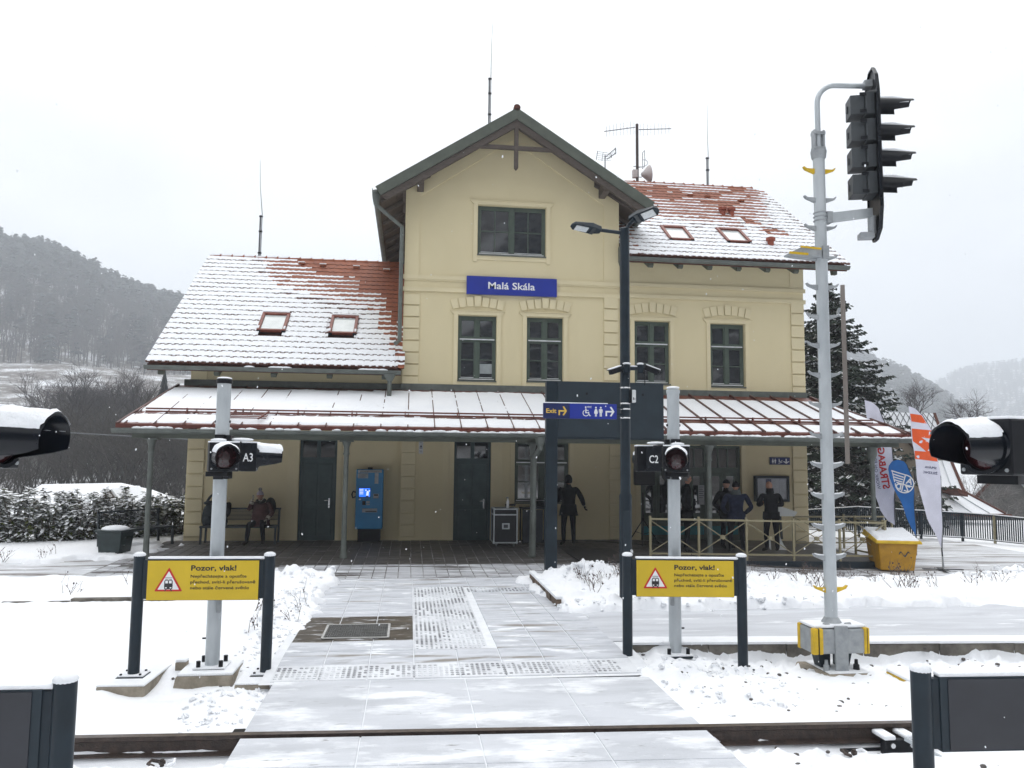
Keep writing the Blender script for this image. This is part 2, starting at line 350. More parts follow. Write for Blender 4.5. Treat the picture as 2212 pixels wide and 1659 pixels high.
# ---- cleared paving -------------------------------------------------
C_PACK = (.60, .62, .655); C_SN = (.80, .82, .85)
m_slab = mat3('slab_dusted', [((.165, .15, .13), 1, (1, 1, 1), 0, 1), ((.47, .49, .53), 1.0, (.8, 1.5, 1), .30, .40), ((.57, .59, .63), 3.5, (.5, 1.8, 1), .42, .56), (C_SN, 2.2, (.6, 1.9, 1), .57, .64), ((.25, .23, .205), 1.7, (.35, 2.8, 1), .57, .66)], .75, .1, 60)
m_wet = mat3('slab_wet', [((.062, .052, .040), 1, (1, 1, 1), 0, 1), ((.11, .092, .072), 3, (1, 2, 1), .45, .6), ((.55, .56, .58), 4, (.6, 1.8, 1), .55, .63)], .35, .15, 60)
m_joint = mat('joint_snow', (.74, .76, .79), .8, var=.05, scale=6)
m_paver = mat3('paver_dark', [((.050, .046, .044), 1, (1, 1, 1), 0, 1), ((.085, .078, .072), 2.2, (.7, 2, 1), .40, .62), ((.27, .265, .27), 2.4, (.3, 2.4, 1), .58, .70)], .5, .15, 70)
m_paverw = mat3('paver_snowy', [((.085, .076, .072), 1, (1, 1, 1), 0, 1), ((.46, .47, .50), 1.3, (.35, 2.3, 1), .40, .53), ((.70, .72, .75), 2.2, (.35, 2.2, 1), .50, .62)], .6, .15, 70)
m_pjoint = mat('paver_joint', (.135, .128, .12), .8, scale=1.1, col2=(.34, .34, .345), f0=.4, f1=.6)
m_asph = mat3('packed_snow', [((.47, .485, .52), 1, (1, 1, 1), 0, 1), ((.58, .60, .635), 1.6, (.35, 2, 1), .35, .6), (C_SN, 2.0, (.4, 2.2, 1), .58, .66), ((.33, .32, .32), 2.6, (.3, 2.4, 1), .66, .74)], .7, .15, 40)
def sheet(name, x0, x1, y0, y1, dz, m, step=.4):
    a = np.linspace(x0, x1, max(2, int((x1 - x0) / step))); b = np.linspace(y0, y1, max(2, int((y1 - y0) / step)))
    X, Y = np.meshgrid(a, b); return link(name, grid_mesh(name, X, Y, zp(X, Y) + dz, m), kind='structure')
m_fore = mat3('forecourt_snow', [((.50, .51, .54), 1, (1, 1, 1), 0, 1), ((.62, .64, .67), 1.6, (.35, 2, 1), .35, .6), ((.185, .165, .155), 1.5, (.28, 2.6, 1), .50, .60), (C_SN, 2.0, (.35, 2.4, 1), .55, .63)], .6, .15, 40)
forecourt = sheet('forecourt', -12, 17, 15.0, 24, -.03, m_fore)
# path of grey slabs
path = sheet('path', -1.5, 2.75, 8.6, 15.25, -.012, m_joint, .3)
def slab(x0, x1, y0, y1, parent, m, name='paving_slab', t=.05, g=.006, jit=.003, rnd=random.Random(4)):
    b = MB(); x0 += g; x1 -= g; y0 += g; y1 -= g; z = [zp1(x, y) + rnd.uniform(-jit, jit) * .5 for x, y in ((x0, y0), (x1, y0), (x1, y1), (x0, y1))]
    dz = rnd.uniform(-jit, jit); c = .006
    top = [(x0 + c, y0 + c, z[0] + dz), (x1 - c, y0 + c, z[1] + dz), (x1 - c, y1 - c, z[2] + dz), (x0 + c, y1 - c, z[3] + dz)]
    mid = [(x0, y0, z[0] + dz - c), (x1, y0, z[1] + dz - c), (x1, y1, z[2] + dz - c), (x0, y1, z[3] + dz - c)]
    low = [(p[0], p[1], p[2] - t) for p in mid]
    b.add(top + mid + low, [(0, 1, 2, 3)] + [(4 + i, 4 + (i + 1) % 4, (i + 1) % 4, i) for i in range(4)] + [(8 + i, 8 + (i + 1) % 4, 4 + (i + 1) % 4, 4 + i) for i in range(4)])
    if parent is None: return b
    return b.build(name, m, parent)
rows = [8.72, 9.30, 9.44, 9.98, 10.28, 10.96, 11.46, 11.96, 12.46, 12.96, 13.46, 13.96, 14.4, 14.8, 15.2]
rows = [8.66 + .5 * i for i in range(14)]
for j, y in enumerate(rows[:-1]):
    for i in range(8):
        x = -1.40 + .5 * i
        cx, cy = x + .25, y + .25
        if abs(cy - 8.91) < .1: continue          # warning band lies here
        if 0.05 < cx < .95 and 9.6 < cy < 14.1: continue
        if cx > path_x1(cy) + .2: continue
        wet = (cx < .1 and 10.0 < cy < 11.5)
        slab(x, x + .5, y, y + .5, path, m_wet if wet else m_slab)
# tactile paving: warning band and guiding strip (studs and ribs beyond counting)
m_tact = mat3('tactile_snow', [((.60, .615, .65), 1, (1, 1, 1), 0, 1), ((.72, .74, .77), 2.0, (1, 1, 1), .42, .6)], .8, .2, 60)
m_stud = mat3('tactile_stud', [((.20, .205, .22), 1, (1, 1, 1), 0, 1), ((.36, .37, .39), 4, (1, 1, 1), .4, .55), ((.70, .72, .75), 1.7, (1, 1, 1), .44, .53)], .7, .1, 60)
for i in range(8): slab(-1.40 + .5 * i, -1.40 + .5 * i + .5, 8.66, 9.16, path, m_tact, 'tactile_slab', jit=.001)
for j in range(9): 
    for i in (0, 1): slab(.10 + .45 * i, .55 + .45 * i, 9.66 + .5 * j, 10.16 + .5 * j, path, m_tact, 'tactile_slab', jit=.001)
b = MB(); rr = random.Random(2)
for j in range(6):
    for i in range(66):
        x = -1.36 + .0585 * i; y = 8.74 + .063 * j
        if x > 2.4 or rr.random() < .12: continue
        z = zp1(x, y); b.lathe([(.021, 0), (.019, .006), (.011, .009)], 7, (x, y, z))
b.build('warning_studs', m_stud, path, kind='stuff')
b = MB()
for j in range(52):
    for i in range(15):
        x = .13 + .058 * i; y = 9.70 + .085 * j
        if y > 14.1 or rr.random() < .16: continue
        z = zp1(x, y); b.box(x, x + .027, y, y + .055, z - .002, z + .008)
for j in range(5):
    for i in range(19):
        x = 1.04 + .06 * i; y = 13.62 + .07 * j
        if rr.random() > .22: z = zp1(x, y); b.box(x, x + .03, y, y + .035, z - .002, z + .010)
b.build('guiding_ribs', m_stud, path, kind='stuff')
# drain cover
dc = thing('drain_cover', 'framed dark mesh drain cover in the bare wet patch of the path', 'drain cover', (-.63, 10.68, zp1(-.6, 10.6) + .004))
m_dg = mat('drain_mesh', (.055, .058, .056), .5, scale=9, col2=(.12, .122, .12))
b = MB(); w, d = .41, .40
for s in (-1, 1): b.box(-w, w, s * d - .015, s * d + .015, 0, .012); b.box(s * w - .015, s * w + .015, -d, d, 0, .0125)
b.build('frame', mat('drain_frame', (.42, .42, .41), .5, var=.2, scale=12), dc)
b = MB(); b.box(-w, w, -d, d, -.01, .002); b.build('base_plate', m_dg, dc)
b = MB()
for i in range(27): x = -.38 + .0293 * i; b.box(x - .005, x + .005, -d + .02, d - .02, .002, .010)
for i in range(9): y = -.36 + .09 * i; b.box(-w + .02, w - .02, y - .003, y + .003, .0015, .0085)
b.build('mesh_bars', m_dg, dc, kind='stuff')
# ---- pavers under and before the canopy
pv = sheet('pavement', -6.1, 10.2, 15.22, 21.4, -.010, m_pjoint, .3)
S = .245; ncx = int(16.2 / S); ncy = int(6.1 / S); stuff_d = MB(); rp = random.Random(8); cnt = 0
for j in range(ncy):
    for i in range(ncx):
        x = -6.05 + S * i; y = 15.24 + S * j
        if -5.6 < x and j >= 0 and cnt < 300 and x < 6.2 and y < 16.8:
            slab(x, x + S, y, y + S, pv, m_paverw if y < 16.7 else m_paver, 'paver', g=.008, jit=.004, rnd=rp); cnt += 1
        else:
            q = slab(x, x + S, y, y + S, None, None, g=.008, jit=.004, rnd=rp)
            stuff_d.add(q.v, q.f, 1 if (y < 16.9 or x < -6.2 + .5 * math.sin(y * 3) or x > 9.9) else 0)
stuff_d.build('further_pavers', [m_paver, m_paverw], pv, kind='stuff')
# door mat grating in front of the standing person
b = MB(); 
for i in range(24): b.box(3.55 + .045 * i, 3.57 + .045 * i, 16.9, 20.4, .02, .0)
gm = thing('floor_grating', 'dark ribbed floor grating leading to the tall glazed door', 'grating', (4.35, 18.6, zp1(4.3, 18.5) + .006))
b = MB(); b.box(-.62, .62, -1.75, 1.75, -.02, .004); b.build('base_plate', mat('grating_base', (.02, .02, .02), .7), gm)
b = MB()
for i in range(24): x = -.6 + .052 * i; b.box(x - .012, x + .012, -1.72, 1.72, .004, .014)
b.build('slats', mat('grating_slat', (.045, .043, .042), .6, var=.3, scale=8), gm, kind='stuff')
# ---- platform kerb on the right and the kerb of the bed
ks = MB(); pk = None
kerbs = thing('platform_edge', 'long dark concrete platform edge with snow on top beside the track', 'platform edge', (0, 0, 0)); del kerbs['category']; del kerbs['label']; kerbs['kind'] = 'structure'
x = 2.75; k = 0
while x < 30:
    w = 1.0; b = MB(); y0 = float(edge_y(x)); y1 = float(edge_y(x + w)); z0 = zp1(x, y0); g = .006
    for (ya, yb, za, zb, mm) in ((0, .22, -.30, -.005 + z0, 0), (-.012, .26, z0 - .004, z0 + .035, 1)):
        gg = g if mm == 0 else -.001
        b.add([(x + gg, y0 + ya, za), (x + w - gg, y1 + ya, za), (x + w - gg, y1 + yb, za), (x + gg, y0 + yb, za), (x + gg, y0 + ya, zb - .01), (x + w - gg, y1 + ya, zb - .01), (x + w - gg, y1 + yb, zb), (x + gg, y0 + yb, zb)],
              [(0, 3, 2, 1), (4, 5, 6, 7), (0, 1, 5, 4), (1, 2, 6, 5), (2, 3, 7, 6), (3, 0, 4, 7)], mm)
    b.build('kerb_stone', [m_kerb, m_snowcap], kerbs); x += w
bk = thing('bed_kerb', 'x', 'y'); del bk['category']; del bk['label']; bk['kind'] = 'structure'
for i in range(5):
    y = 12.15 + .5 * i; b = MB(); xx = 2.30 - .01 * i
    b.box(xx, xx + .08, y + .005, y + .495, -.05, .115 + .01 * i); b.box(xx - .012, xx + .10, y, y + .5, .112 + .01 * i, .16 + .01 * i, 1)
    b.build('kerb_stone', [mat('brown_kerb', (.12, .085, .06), .9, var=.3, scale=9) if i == 0 else bpy.data.materials['brown_kerb'], m_snowcap], bk, bevel=.012)
lk = thing('lawn_kerb', 'x', 'y'); del lk['category']; del lk['label']; lk['kind'] = 'structure'
for i in range(8):
    x = -11.2 + i; b = MB(); zt_ = min(zs(x + .2, 13.5), zs(x + .8, 13.5)) - .03; b.box(x + .006, x + .994, 13.24, 13.36, -.4, zt_); b.build('kerb_stone', m_kerb, lk, bevel=.008)
# platform strip sheet
a = np.linspace(2.4, 30, 60); bb = np.linspace(0, 1, 8); X, T = np.meshgrid(a, bb); Y = edge_y(X) + .2 + T * (12.3 - edge_y(X)); 
link('platform', grid_mesh('platform', X, Y, zp(X, Y) - .004, m_asph), kind='structure')
# ---- crossing deck and rails
m_deck = mat3('crossing_deck', [((.47, .49, .525), 1, (1, 1, 1), 0, 1), ((.58, .60, .64), 1.4, (.6, 1.8, 1), .36, .58), (C_SN, 1.5, (.7, 1.6, 1), .50, .62), ((.24, .245, .255), 9, (.4, 2.4, 1), .64, .71)], .75, .3, 45)
deck = thing('crossing_deck', 'x', 'y'); del deck['category']; del deck['label']; deck['kind'] = 'structure'
def deckpanel(x0, x1, off0, off1):
    b = MB(); p = []
    for x, o_ in ((x0, off0), (x1, off0), (x1, off1), (x0, off1)): p.append((x, float(rail_y(x)) + o_))
    g = .006; p = [(p[0][0] + g, p[0][1]), (p[1][0] - g, p[1][1]), (p[2][0] - g, p[2][1]), (p[3][0] + g, p[3][1])]
    b.prismz(p, -.24, -.066); return b.build('deck_panel', m_deck, deck, bevel=.006)
b = MB(); b.prismz([(-1.35, float(rail_y(-1.35)) + .08), (2.63, float(rail_y(2.63)) + .08), (2.63, float(rail_y(2.63)) + 1.6), (-1.35, float(rail_y(-1.35)) + 1.6)], -.2, -.074); b.prismz([(-1.35, float(rail_y(-1.35)) - 1.35), (2.63, float(rail_y(2.63)) - 1.35), (2.63, float(rail_y(2.63)) - .09), (-1.35, float(rail_y(-1.35)) - .09)], -.2, -.0745); b.build('joint_snow', m_joint, deck)
for i in range(4):
    x = -1.36 + 1.0 * i
    deckpanel(x, x + 1.0, .075, 1.60); deckpanel(x, x + 1.0, -.72, -.085); deckpanel(x, x + 1.0, -1.35, -.73)
    deckpanel(x, x + 1.0, -2.6, -1.52)
def rail(off, label):
    t = thing('rail', label, 'rail'); b = MB()
    prof = [(-.036, 0), (.036, 0), (.036, -.035), (.010, -.05), (.008, -.135), (.062, -.15), (.062, -.16), (-.062, -.16), (-.062, -.15), (-.008, -.135), (-.010, -.05), (-.036, -.035)]
    x0, x1 = -40, 40; n = len(prof); vs = []
    for x in (x0, x1):
        for (yy, zz) in prof: vs.append((x, float(rail_y(x)) + off + yy, -.055 + zz))
    fs = [(i, i + n, (i + 1) % n + n, (i + 1) % n) for i in range(n)]
    b.add(vs, fs[1:]); b.build('web', m_rail, t); b = MB(); b.add(vs, [fs[0]]); b.build('running_surface', m_railtop, t)
    return t
rail(0, 'rusty brown rail crossing the whole view in front of the path')
# rail fastenings and the cable clamp
for i, (px, py) in enumerate(((350, 1650), (596, 1652), (1845, 1628))):
    p = G(px, py, -.21); t = thing('rail_fastening', ('bolted rail clip half buried in snow beside the left stretch of rail', 'rail clip with a brown bolt in snow at the left end of the crossing deck', 'rail clip with a bolt in snow below the right stretch of rail')[i], 'rail clip', (p.x, p.y, -.23))
    b = MB(); b.cyl((0, 0, 0), (0, 0, .055), .017, n=8); b.lathe([(.028, .02), (.028, .04)], 6, (0, 0, 0)); b.build('bolt', m_rail, t)
    for s in (-1, 1): b = MB(); b.tube([(s * .03, .05, .02), (s * .09, .03, .04), (s * .10, -.03, .035), (s * .05, -.05, .02)], .014, 6); b.build('clip', m_snowcap if s > 0 else m_rail, t, smooth=True)
p = A(1932, 1600, 6.72); t = thing('rail_clamp', 'dark bolted steel clamp gripping the rail beside the near right sign', 'rail clamp', (p.x, p.y, -.20))
b = MB(); b.box(-.16, .16, -.10, -.03, -.08, .06); b.build('body', m_black, t, bevel=.01)
for s in (-1, 1):
    b = MB(); b.box(s * .1 - .06, s * .1 + .05, -.11, .10, .06, .10); b.build('snow_cap', m_snowcap, t, bevel=.015)
    b = MB(); b.cyl((s * .09, -.105, .02), (s * .09, -.125, .02), .022, n=8); b.build('bolt', m_chrome, t)
b = MB(); b.bar((.02, -.12, .08), (.28, -.35, -.05), .03, .03); b.build('lever', m_galv, t)
b = MB(); b.bar((-.5, .02, -.06), (.6, 0, -.06), .03, .04); b.build('rod', m_black, t)
p = A(505, 1573, 7.0); t = thing('deck_stop', 'small black end stop fixed to the rail at the left end of the deck', 'end stop', (p.x, float(rail_y(p.x)) + .10, -.14))
b = MB(); b.box(-.05, .05, -.06, .06, 0, .075); b.build('block', m_black, t, bevel=.008); b = MB(); b.box(-.13, -.05, -.05, .05, .0, .06); b.build('snow_cap', m_snowcap, t, bevel=.015)
# stones peeping through the snow of the track bed
b = MB(); r = random.Random(12)
for k in range(760):
    X_ = r.uniform(2.9, 11); Y_ = r.uniform(7.3, float(edge_y(X_)) - .03) if r.random() < .75 else r.uniform(5.6, 6.7)
    if 7 < Y_ < 8.3 and r.random() < .7 and X_ < 5.5: continue
    z = zs(X_, Y_) - .012; s = r.uniform(.012, .034); b.M = Matrix.Translation((X_, Y_, z - s * .2)) @ Matrix.Rotation(r.random() * 6, 4, 'Z'); b.ell((0, 0, 0), (s, s * .8, s * .55), 6, 4)
for k in range(150):
    X_ = r.uniform(-4.5, -1.5); Y_ = r.uniform(5.4, 6.7) if r.random() < .6 else r.uniform(9.0, 9.6)
    if Y_ > 8 and not -3.0 < X_ < -1.6: continue
    z = zs(X_, Y_) - .012; s = r.uniform(.015, .035); b.M = Matrix.Translation((X_, Y_, z)) @ Matrix.Rotation(r.random() * 6, 4, 'Z'); b.ell((0, 0, 0), (s, s * .8, s * .55), 6, 4)
b.M = None; b.build('ballast', m_stone, kind='stuff')
# lumps of ploughed snow
b = MB(); r = random.Random(3)
def lumps(n, cx, cy, rx, ry, s0, s1):
    for k in range(n):
        a = r.random() * 6.283; q = math.sqrt(r.random()); X_ = cx + rx * q * math.cos(a); Y_ = cy + ry * q * math.sin(a); s = r.uniform(s0, s1) * (.5 + r.random() * .7)
        b.M = Matrix.Translation((X_, Y_, zs(X_, Y_) - s * .26)) @ Matrix.Rotation(r.random() * 6, 4, 'Z') @ Matrix.Rotation(r.uniform(-.5, .5), 4, 'X'); n0 = len(b.v); b.ell((0, 0, 0), (s, s * r.uniform(.6, 1), s * r.uniform(.5, .8)), 7, 5)
        for i in range(n0, len(b.v)): p = b.v[i]; b.v[i] = (p[0] + r.uniform(-.3, .3) * s, p[1] + r.uniform(-.3, .3) * s, p[2] + r.uniform(-.3, .3) * s)
for a in ((120, -2.1, 15.0, .8, .7, .02, .06), (90, 3.3, 14.6, .7, .5, .02, .07), (130, 3.2, 9.3, .9, .9, .012, .04), (110, 3.4, 8.2, .8, .8, .012, .04), (130, -1.75, 8.2, .35, .9, .012, .04), (130, 5, 13.6, 4, .9, .015, .045), (260, -1.75, 11.5, .35, 2.6, .010, .03), (110, 12.2, 14.4, 1.5, .6, .02, .07), (90, -1.7, 12, .3, 2.2, .02, .05), (60, -3.3, 17.0, 1, .4, .02, .05), (140, 4, 12.0, 2.6, .35, .02, .05)): lumps(*a)
b.M = None; b.build('snow_lumps', m_snowcap, smooth=50, kind='stuff')
# ================================================================== STATION BUILDING
FW_Y, FT_Y = 21.3, 21.15                         # wing fronts and tower front
BL, TL, TR, BR = -5.72, -.245, 5.745, 11.33
stn = thing('station_building', 'cream yellow station with a tall gabled middle, green windows and snowy red roofs', 'building')
def wall(mb, x0, x1, z0, z1, y, ops, depth=.20, m=0, dark=1):
    xs_ = sorted({x0, x1, *[v for o in ops for v in o[:2]]}); zs_ = sorted({z0, z1, *[v for o in ops for v in o[2:]]})
    for a, b in zip(xs_, xs_[1:]):
        for c, d in zip(zs_, zs_[1:]):
            if any(o[0] < (a + b) / 2 < o[1] and o[2] < (c + d) / 2 < o[3] for o in ops): continue
            mb.quad((a, y, c), (b, y, c), (b, y, d), (a, y, d), m)
    for a, b, c, d in ops:
        e = y + depth
        mb.quad((a, y, c), (a, y, d), (a, e, d), (a, e, c), m); mb.quad((b, y, d), (b, y, c), (b, e, c), (b, e, d), m)
        mb.quad((a, y, d), (b, y, d), (b, e, d), (a, e, d), m); mb.quad((b, y, c), (a, y, c), (a, e, c), (b, e, c), m)
# openings measured from the photograph
W_UP = [RCT(989, 682, 1072, 822, FT_Y), RCT(1138, 686, 1216, 824, FT_Y), RCT(1371, 694, 1447, 829, FW_Y), RCT(1535, 700, 1609, 835, FW_Y)]
W_GB = RCT(1032, 446, 1179, 552, FT_Y)
D_1 = RCT(645, 947, 726, 1166, FW_Y); D_2 = RCT(980, 950, 1060, 1168, FT_Y); D_3 = RCT(1112, 951, 1229, 1085, FT_Y)
D_E = RCT(1384, 962, 1602, 1180, FW_Y)
zf = .06
D_1 = (*D_1[:2], zf, D_1[3]); D_2 = (*D_2[:2], zf, D_2[3]); D_E = (*D_E[:2], zf - .1, D_E[3])
EZ_L, EZ_R, EY, RY = 4.52, 7.80, 20.5, 26.0      # eaves, ridge line
RZ_L, RZ_R = 8.62, 11.88
b = MB()
wall(b, BL, TL, -.3, 4.75, FW_Y, [D_1], .14)
wall(b, TR, BR, -.4, 7.95, FW_Y, [W_UP[2], W_UP[3], D_E], .17)
wall(b, TL, TR, -.3, 9.62, FT_Y, [W_UP[0], W_UP[1], W_GB, D_2, D_3], .17)
AP = A(1117, 236, 20.25)                         # ridge of the tower
b.add([(TL, FT_Y, 9.62), (TR, FT_Y, 9.62), (AP.x, FT_Y, 11.75)], [(0, 1, 2)])
for x, y0, z in ((TL, FT_Y, 9.62), (TR, FT_Y, 9.62)):  # tower sides
    s = [(x, y0, -.3), (x, 31, -.3), (x, 31, z), (x, y0, z)]; b.quad(*(s if x > 0 else s[::-1]))
b.quad((BL, 31, -.3), (BL, FW_Y, -.3), (BL, FW_Y, 4.75), (BL, 31, 4.75)); b.add([(BL, 31, 4.75), (BL, FW_Y, 4.75), (BL, RY, RZ_L - .25)], [(0, 1, 2)])
b.quad((BR, FW_Y, -.4), (BR, 31, -.4), (BR, 31, 7.95), (BR, FW_Y, 7.95)); b.add([(BR, FW_Y, 7.95), (BR, 31, 7.95), (BR, RY, RZ_R - .25)], [(0, 1, 2)])
b.quad((BR, 31, -.4), (BL, 31, -.4), (BL, 31, 4.75), (BR, 31, 4.75)); b.quad((TR, 31, 4.7), (TL, 31, 4.7), (TL, 31, 9.7), (TR, 31, 9.7)); b.quad((BR, 31, 4.7), (TR, 31, 4.7), (TR, 31, 7.95), (BR, 31, 7.95))
b.build('wall', m_stucco, stn)
# dark room behind the windows
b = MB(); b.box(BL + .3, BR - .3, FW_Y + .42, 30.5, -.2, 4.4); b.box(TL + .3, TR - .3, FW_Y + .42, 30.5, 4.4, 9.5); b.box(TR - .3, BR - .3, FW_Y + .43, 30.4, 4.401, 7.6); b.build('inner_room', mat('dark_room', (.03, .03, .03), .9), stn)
# plinth line, bands, corner strips
b = MB()
def band(z, x0, x1, y, h=.055, pr=.05): b.box(x0, x1, y - pr, y + .02, z - h, z + h)
zc1 = A(1100, 606, FT_Y).z; zc2 = A(1100, 632, FT_Y).z
band(zc1, TL - .03, TR + .03, FT_Y); band(zc2, TL - .03, TR + .03, FT_Y); band(zc1 - .075, TL, TR, FT_Y, .02, .03)
zr1 = A(1540, 622, FW_Y).z; zr2 = A(1540, 646, FW_Y).z
band(zr1, TR, BR + .05, FW_Y); band(zr2, TR, BR + .05, FW_Y)
b.box(TR + 5.18, BR + .012, FW_Y - .02, FW_Y + .02, zr1 + .06, 7.9)
b.build('cornice', m_trim, stn)
b = MB()
xi0, xi1 = A(907, 480, FT_Y).x, A(1304, 480, FT_Y).x; zi = A(907, 424, FT_Y).z; za = A(1113, 304, FT_Y).z
zt = 9.62; pr = .028
def gz(x): return zt + (11.72 - zt) * (1 - abs(x - AP.x) / (AP.x - TL if x < AP.x else TR - AP.x))
poly = [[(TL - .004, zc1 + .06), (xi0, zc1 + .06), (xi0, zi), (TL - .004, gz(TL) - .0)], [(xi1, zc1 + .06), (TR + .004, zc1 + .06), (TR + .004, gz(TR)), (xi1, zi)],
        [(TL, gz(TL)), (xi0, zi), (AP.x, za), (AP.x, 11.7)], [(AP.x, 11.7), (AP.x, za), (xi1, zi), (TR, gz(TR))]]
for p in poly: b.prism(p, FT_Y - pr, FT_Y + .01)
b.build('gable_band', m_stucco, stn)
# quoins
def quoin_col(px0, px1, py0, py1, Y, n, side=None, pr=.045):
    x0, x1, z0, z1 = RCT(px0, py0, px1, py1, Y); h = (z1 - z0) / n
    for k in range(n):
        q = MB(); q.box(x0, x1, Y - pr, Y + (.02 if side is None else .3), z0 + h * k + .018, z0 + h * (k + 1) - .018); q.build('quoin', m_trim, stn, bevel=.008)
xq = TL
quoin_col(870, 905, 634, 838, FT_Y, 8); quoin_col(1304, 1334, 642, 850, FT_Y, 8); quoin_col(1709, 1737, 652, 862, FW_Y, 8)
quoin_col(403, 439, 942, 1160, FW_Y, 8); quoin_col(866, 896, 950, 1160, FT_Y, 8); quoin_col(1316, 1345, 960, 1165, FT_Y, 8); quoin_col(1713, 1744, 962, 1175, FW_Y, 8)
quoin_col(417, 448, 797, 826, FW_Y, 1)
# window dressings
def window(op, y, transom=.36, bars=True, arch=True, wide=False, lowbar=True):
    x0, x1, z0, z1 = op; yw = y + .10; w = MB(); fr = .065; xm = (x0 + x1) / 2; ztr = z1 - (z1 - z0) * transom
    o = None
    w.box(x0, x0 + fr, yw, yw + .07, z0, z1); w.box(x1 - fr, x1, yw, yw + .07, z0, z1); w.box(x0 + fr, x1 - fr, yw + .001, yw + .07, z1 - fr * 1.2, z1); w.box(x0 + fr, x1 - fr, yw + .001, yw + .07, z0, z0 + fr)
    w.box(xm - .05, xm + .05, yw - .012, yw + .06, z0 + fr, z1 - fr)
    if not wide: w.box(x0 + fr, x1 - fr, yw - .018, yw + .06, ztr - .045, ztr + .045)
    f = w.build('window', m_green, stn, bevel=.006)
    halves = ((x0 + fr, xm - .05), (xm + .05, x1 - fr)); parts = ((z0 + fr, ztr - .045), (ztr + .045, z1 - fr * 1.2)) if not wide else ((z0 + fr, z1 - fr * 1.2),)
    s = MB()
    for a, c in halves:
        for i, (d, e) in enumerate(parts):
            q = .036; s.box(a, a + q, yw + .012, yw + .06, d, e); s.box(c - q, c, yw + .012, yw + .06, d, e); s.box(a + q, c - q, yw + .012, yw + .06, e - q, e); s.box(a + q, c - q, yw + .012, yw + .06, d, d + q)
            if wide: s.box((a + c) / 2 - .014, (a + c) / 2 + .014, yw + .02, yw + .06, d + q, e - q); s.box(a + q, (a + c) / 2 - .014, yw + .0205, yw + .06, (d + e) / 2 - .014, (d + e) / 2 + .014); s.box((a + c) / 2 + .014, c - q, yw + .0205, yw + .06, (d + e) / 2 - .014, (d + e) / 2 + .014)
            elif i == 0 and lowbar: s.box(a + q, c - q, yw + .02, yw + .06, (d + e) / 2 - .014, (d + e) / 2 + .014)
            zz = [(d, (d + e) / 2), ((d + e) / 2, e)] if (wide or (i == 0 and lowbar)) else [(d, e)]
            xx = [(a, (a + c) / 2), ((a + c) / 2, c)] if wide else [(a, c)]
            for zq in zz:
                for xq_ in xx: p = MB(); p.quad((xq_[0], yw + .045, zq[0]), (xq_[1], yw + .045, zq[0]), (xq_[1], yw + .045, zq[1]), (xq_[0], yw + .045, zq[1])); p.build('pane', m_glass, f)
    s.build('sash', m_green, f)
    s = MB(); s.box(x0 + .05, x1 - .05, yw - .05, yw - .002, z0 + .03, z0 + .055)
    if not wide: s.build('drip_rail', bpy.data.materials.get('drip_rail') or mat('drip_rail', (.66, .68, .69), .4, metal=.3), f); s = MB(); s.box(x0 + .05, x1 - .05, yw - .045, yw - .019, ztr - .02, ztr + .012)
    md = mat('drip_rail', (.66, .68, .69), .4, metal=.3) if 'drip_rail' not in bpy.data.materials else bpy.data.materials['drip_rail']
    s.build('drip_rail', md, f)
    for a, c in halves: s = MB(); s.box(a + .03, c - .03, yw + .0, yw + .011, z0 + fr + .02, z0 + fr + .035); s.build('drip_rail', md, f)
    s = MB(); s.box(x0 - .01, x1 + .01, y - .05, y + .10, z0 - .035, z0 - .004); s.build('sill', m_gutter, f)
    # moulded surround
    t = .125; g = MB(); pr = .035
    g.box(x0 - t, x0 - .012, y - pr, y + .02, z0 - .22, z1 + .015); g.box(x1 + .012, x1 + t, y - pr, y + .02, z0 - .22, z1 + .015)
    g.box(x0 - .012, x1 + .012, y - pr, y + .02, z1 + .012, z1 + .015); 
    g.prism([(x0 - t, z1 + .015), (x1 + t, z1 + .015), (x1 + t + .08, z1 + .085), (x1 + t + .08, z1 + .115), (x0 - t - .08, z1 + .115), (x0 - t - .08, z1 + .085)], y - pr - .006, y + .02)
    g.box(x0 - t - .10, x1 + t + .10, y - pr - .025, y + .02, z1 + .116, z1 + .138)
    g.box(x0 - .011, x1 + .011, y - .02, y + .02, z0 - .16, z0 - .037)
    g.build('window_surround', m_trim, f, bevel=.006)
    if arch:
        R = 2.4; half = (x1 - x0) / 2 + .17; a0 = math.asin(half / R); zb = z1 + .15; cz = zb - R * math.cos(a0); th = .27; n = 7
        for k in range(n):
            u = -a0 + 2 * a0 * k / n + .006; v = -a0 + 2 * a0 * (k + 1) / n - .006; key = k == n // 2; T = th + (.026 if key else 0)
            ri = R + .0; q = MB(); q.prism([(xm + ri * math.sin(t_), cz + ri * math.cos(t_)) for t_ in (u, v)] + [(xm + (ri + T) * math.sin(t_), cz + (ri + T) * math.cos(t_)) for t_ in (v, u)], y - (.062 if key else .036), y + .02)
            q.build('arch_stone', m_trim, stn, bevel=.007)
    return f
for i, op in enumerate(W_UP): window(op, FT_Y if i < 2 else FW_Y)
window(W_GB, FT_Y, wide=True, arch=False)
# white board in a window
wb = A(1047, 800, FT_Y + .2); b = MB(); b.box(wb.x - .26, wb.x + .24, FT_Y + .135, FT_Y + .141, wb.z - .1, wb.z + .17); b.box(wb.x - .27, wb.x - .24, FT_Y + .135, FT_Y + .141, wb.z - .42, wb.z - .1)
b.build('notice_in_window', mat('notice', (.30, .33, .34), .6), stn)
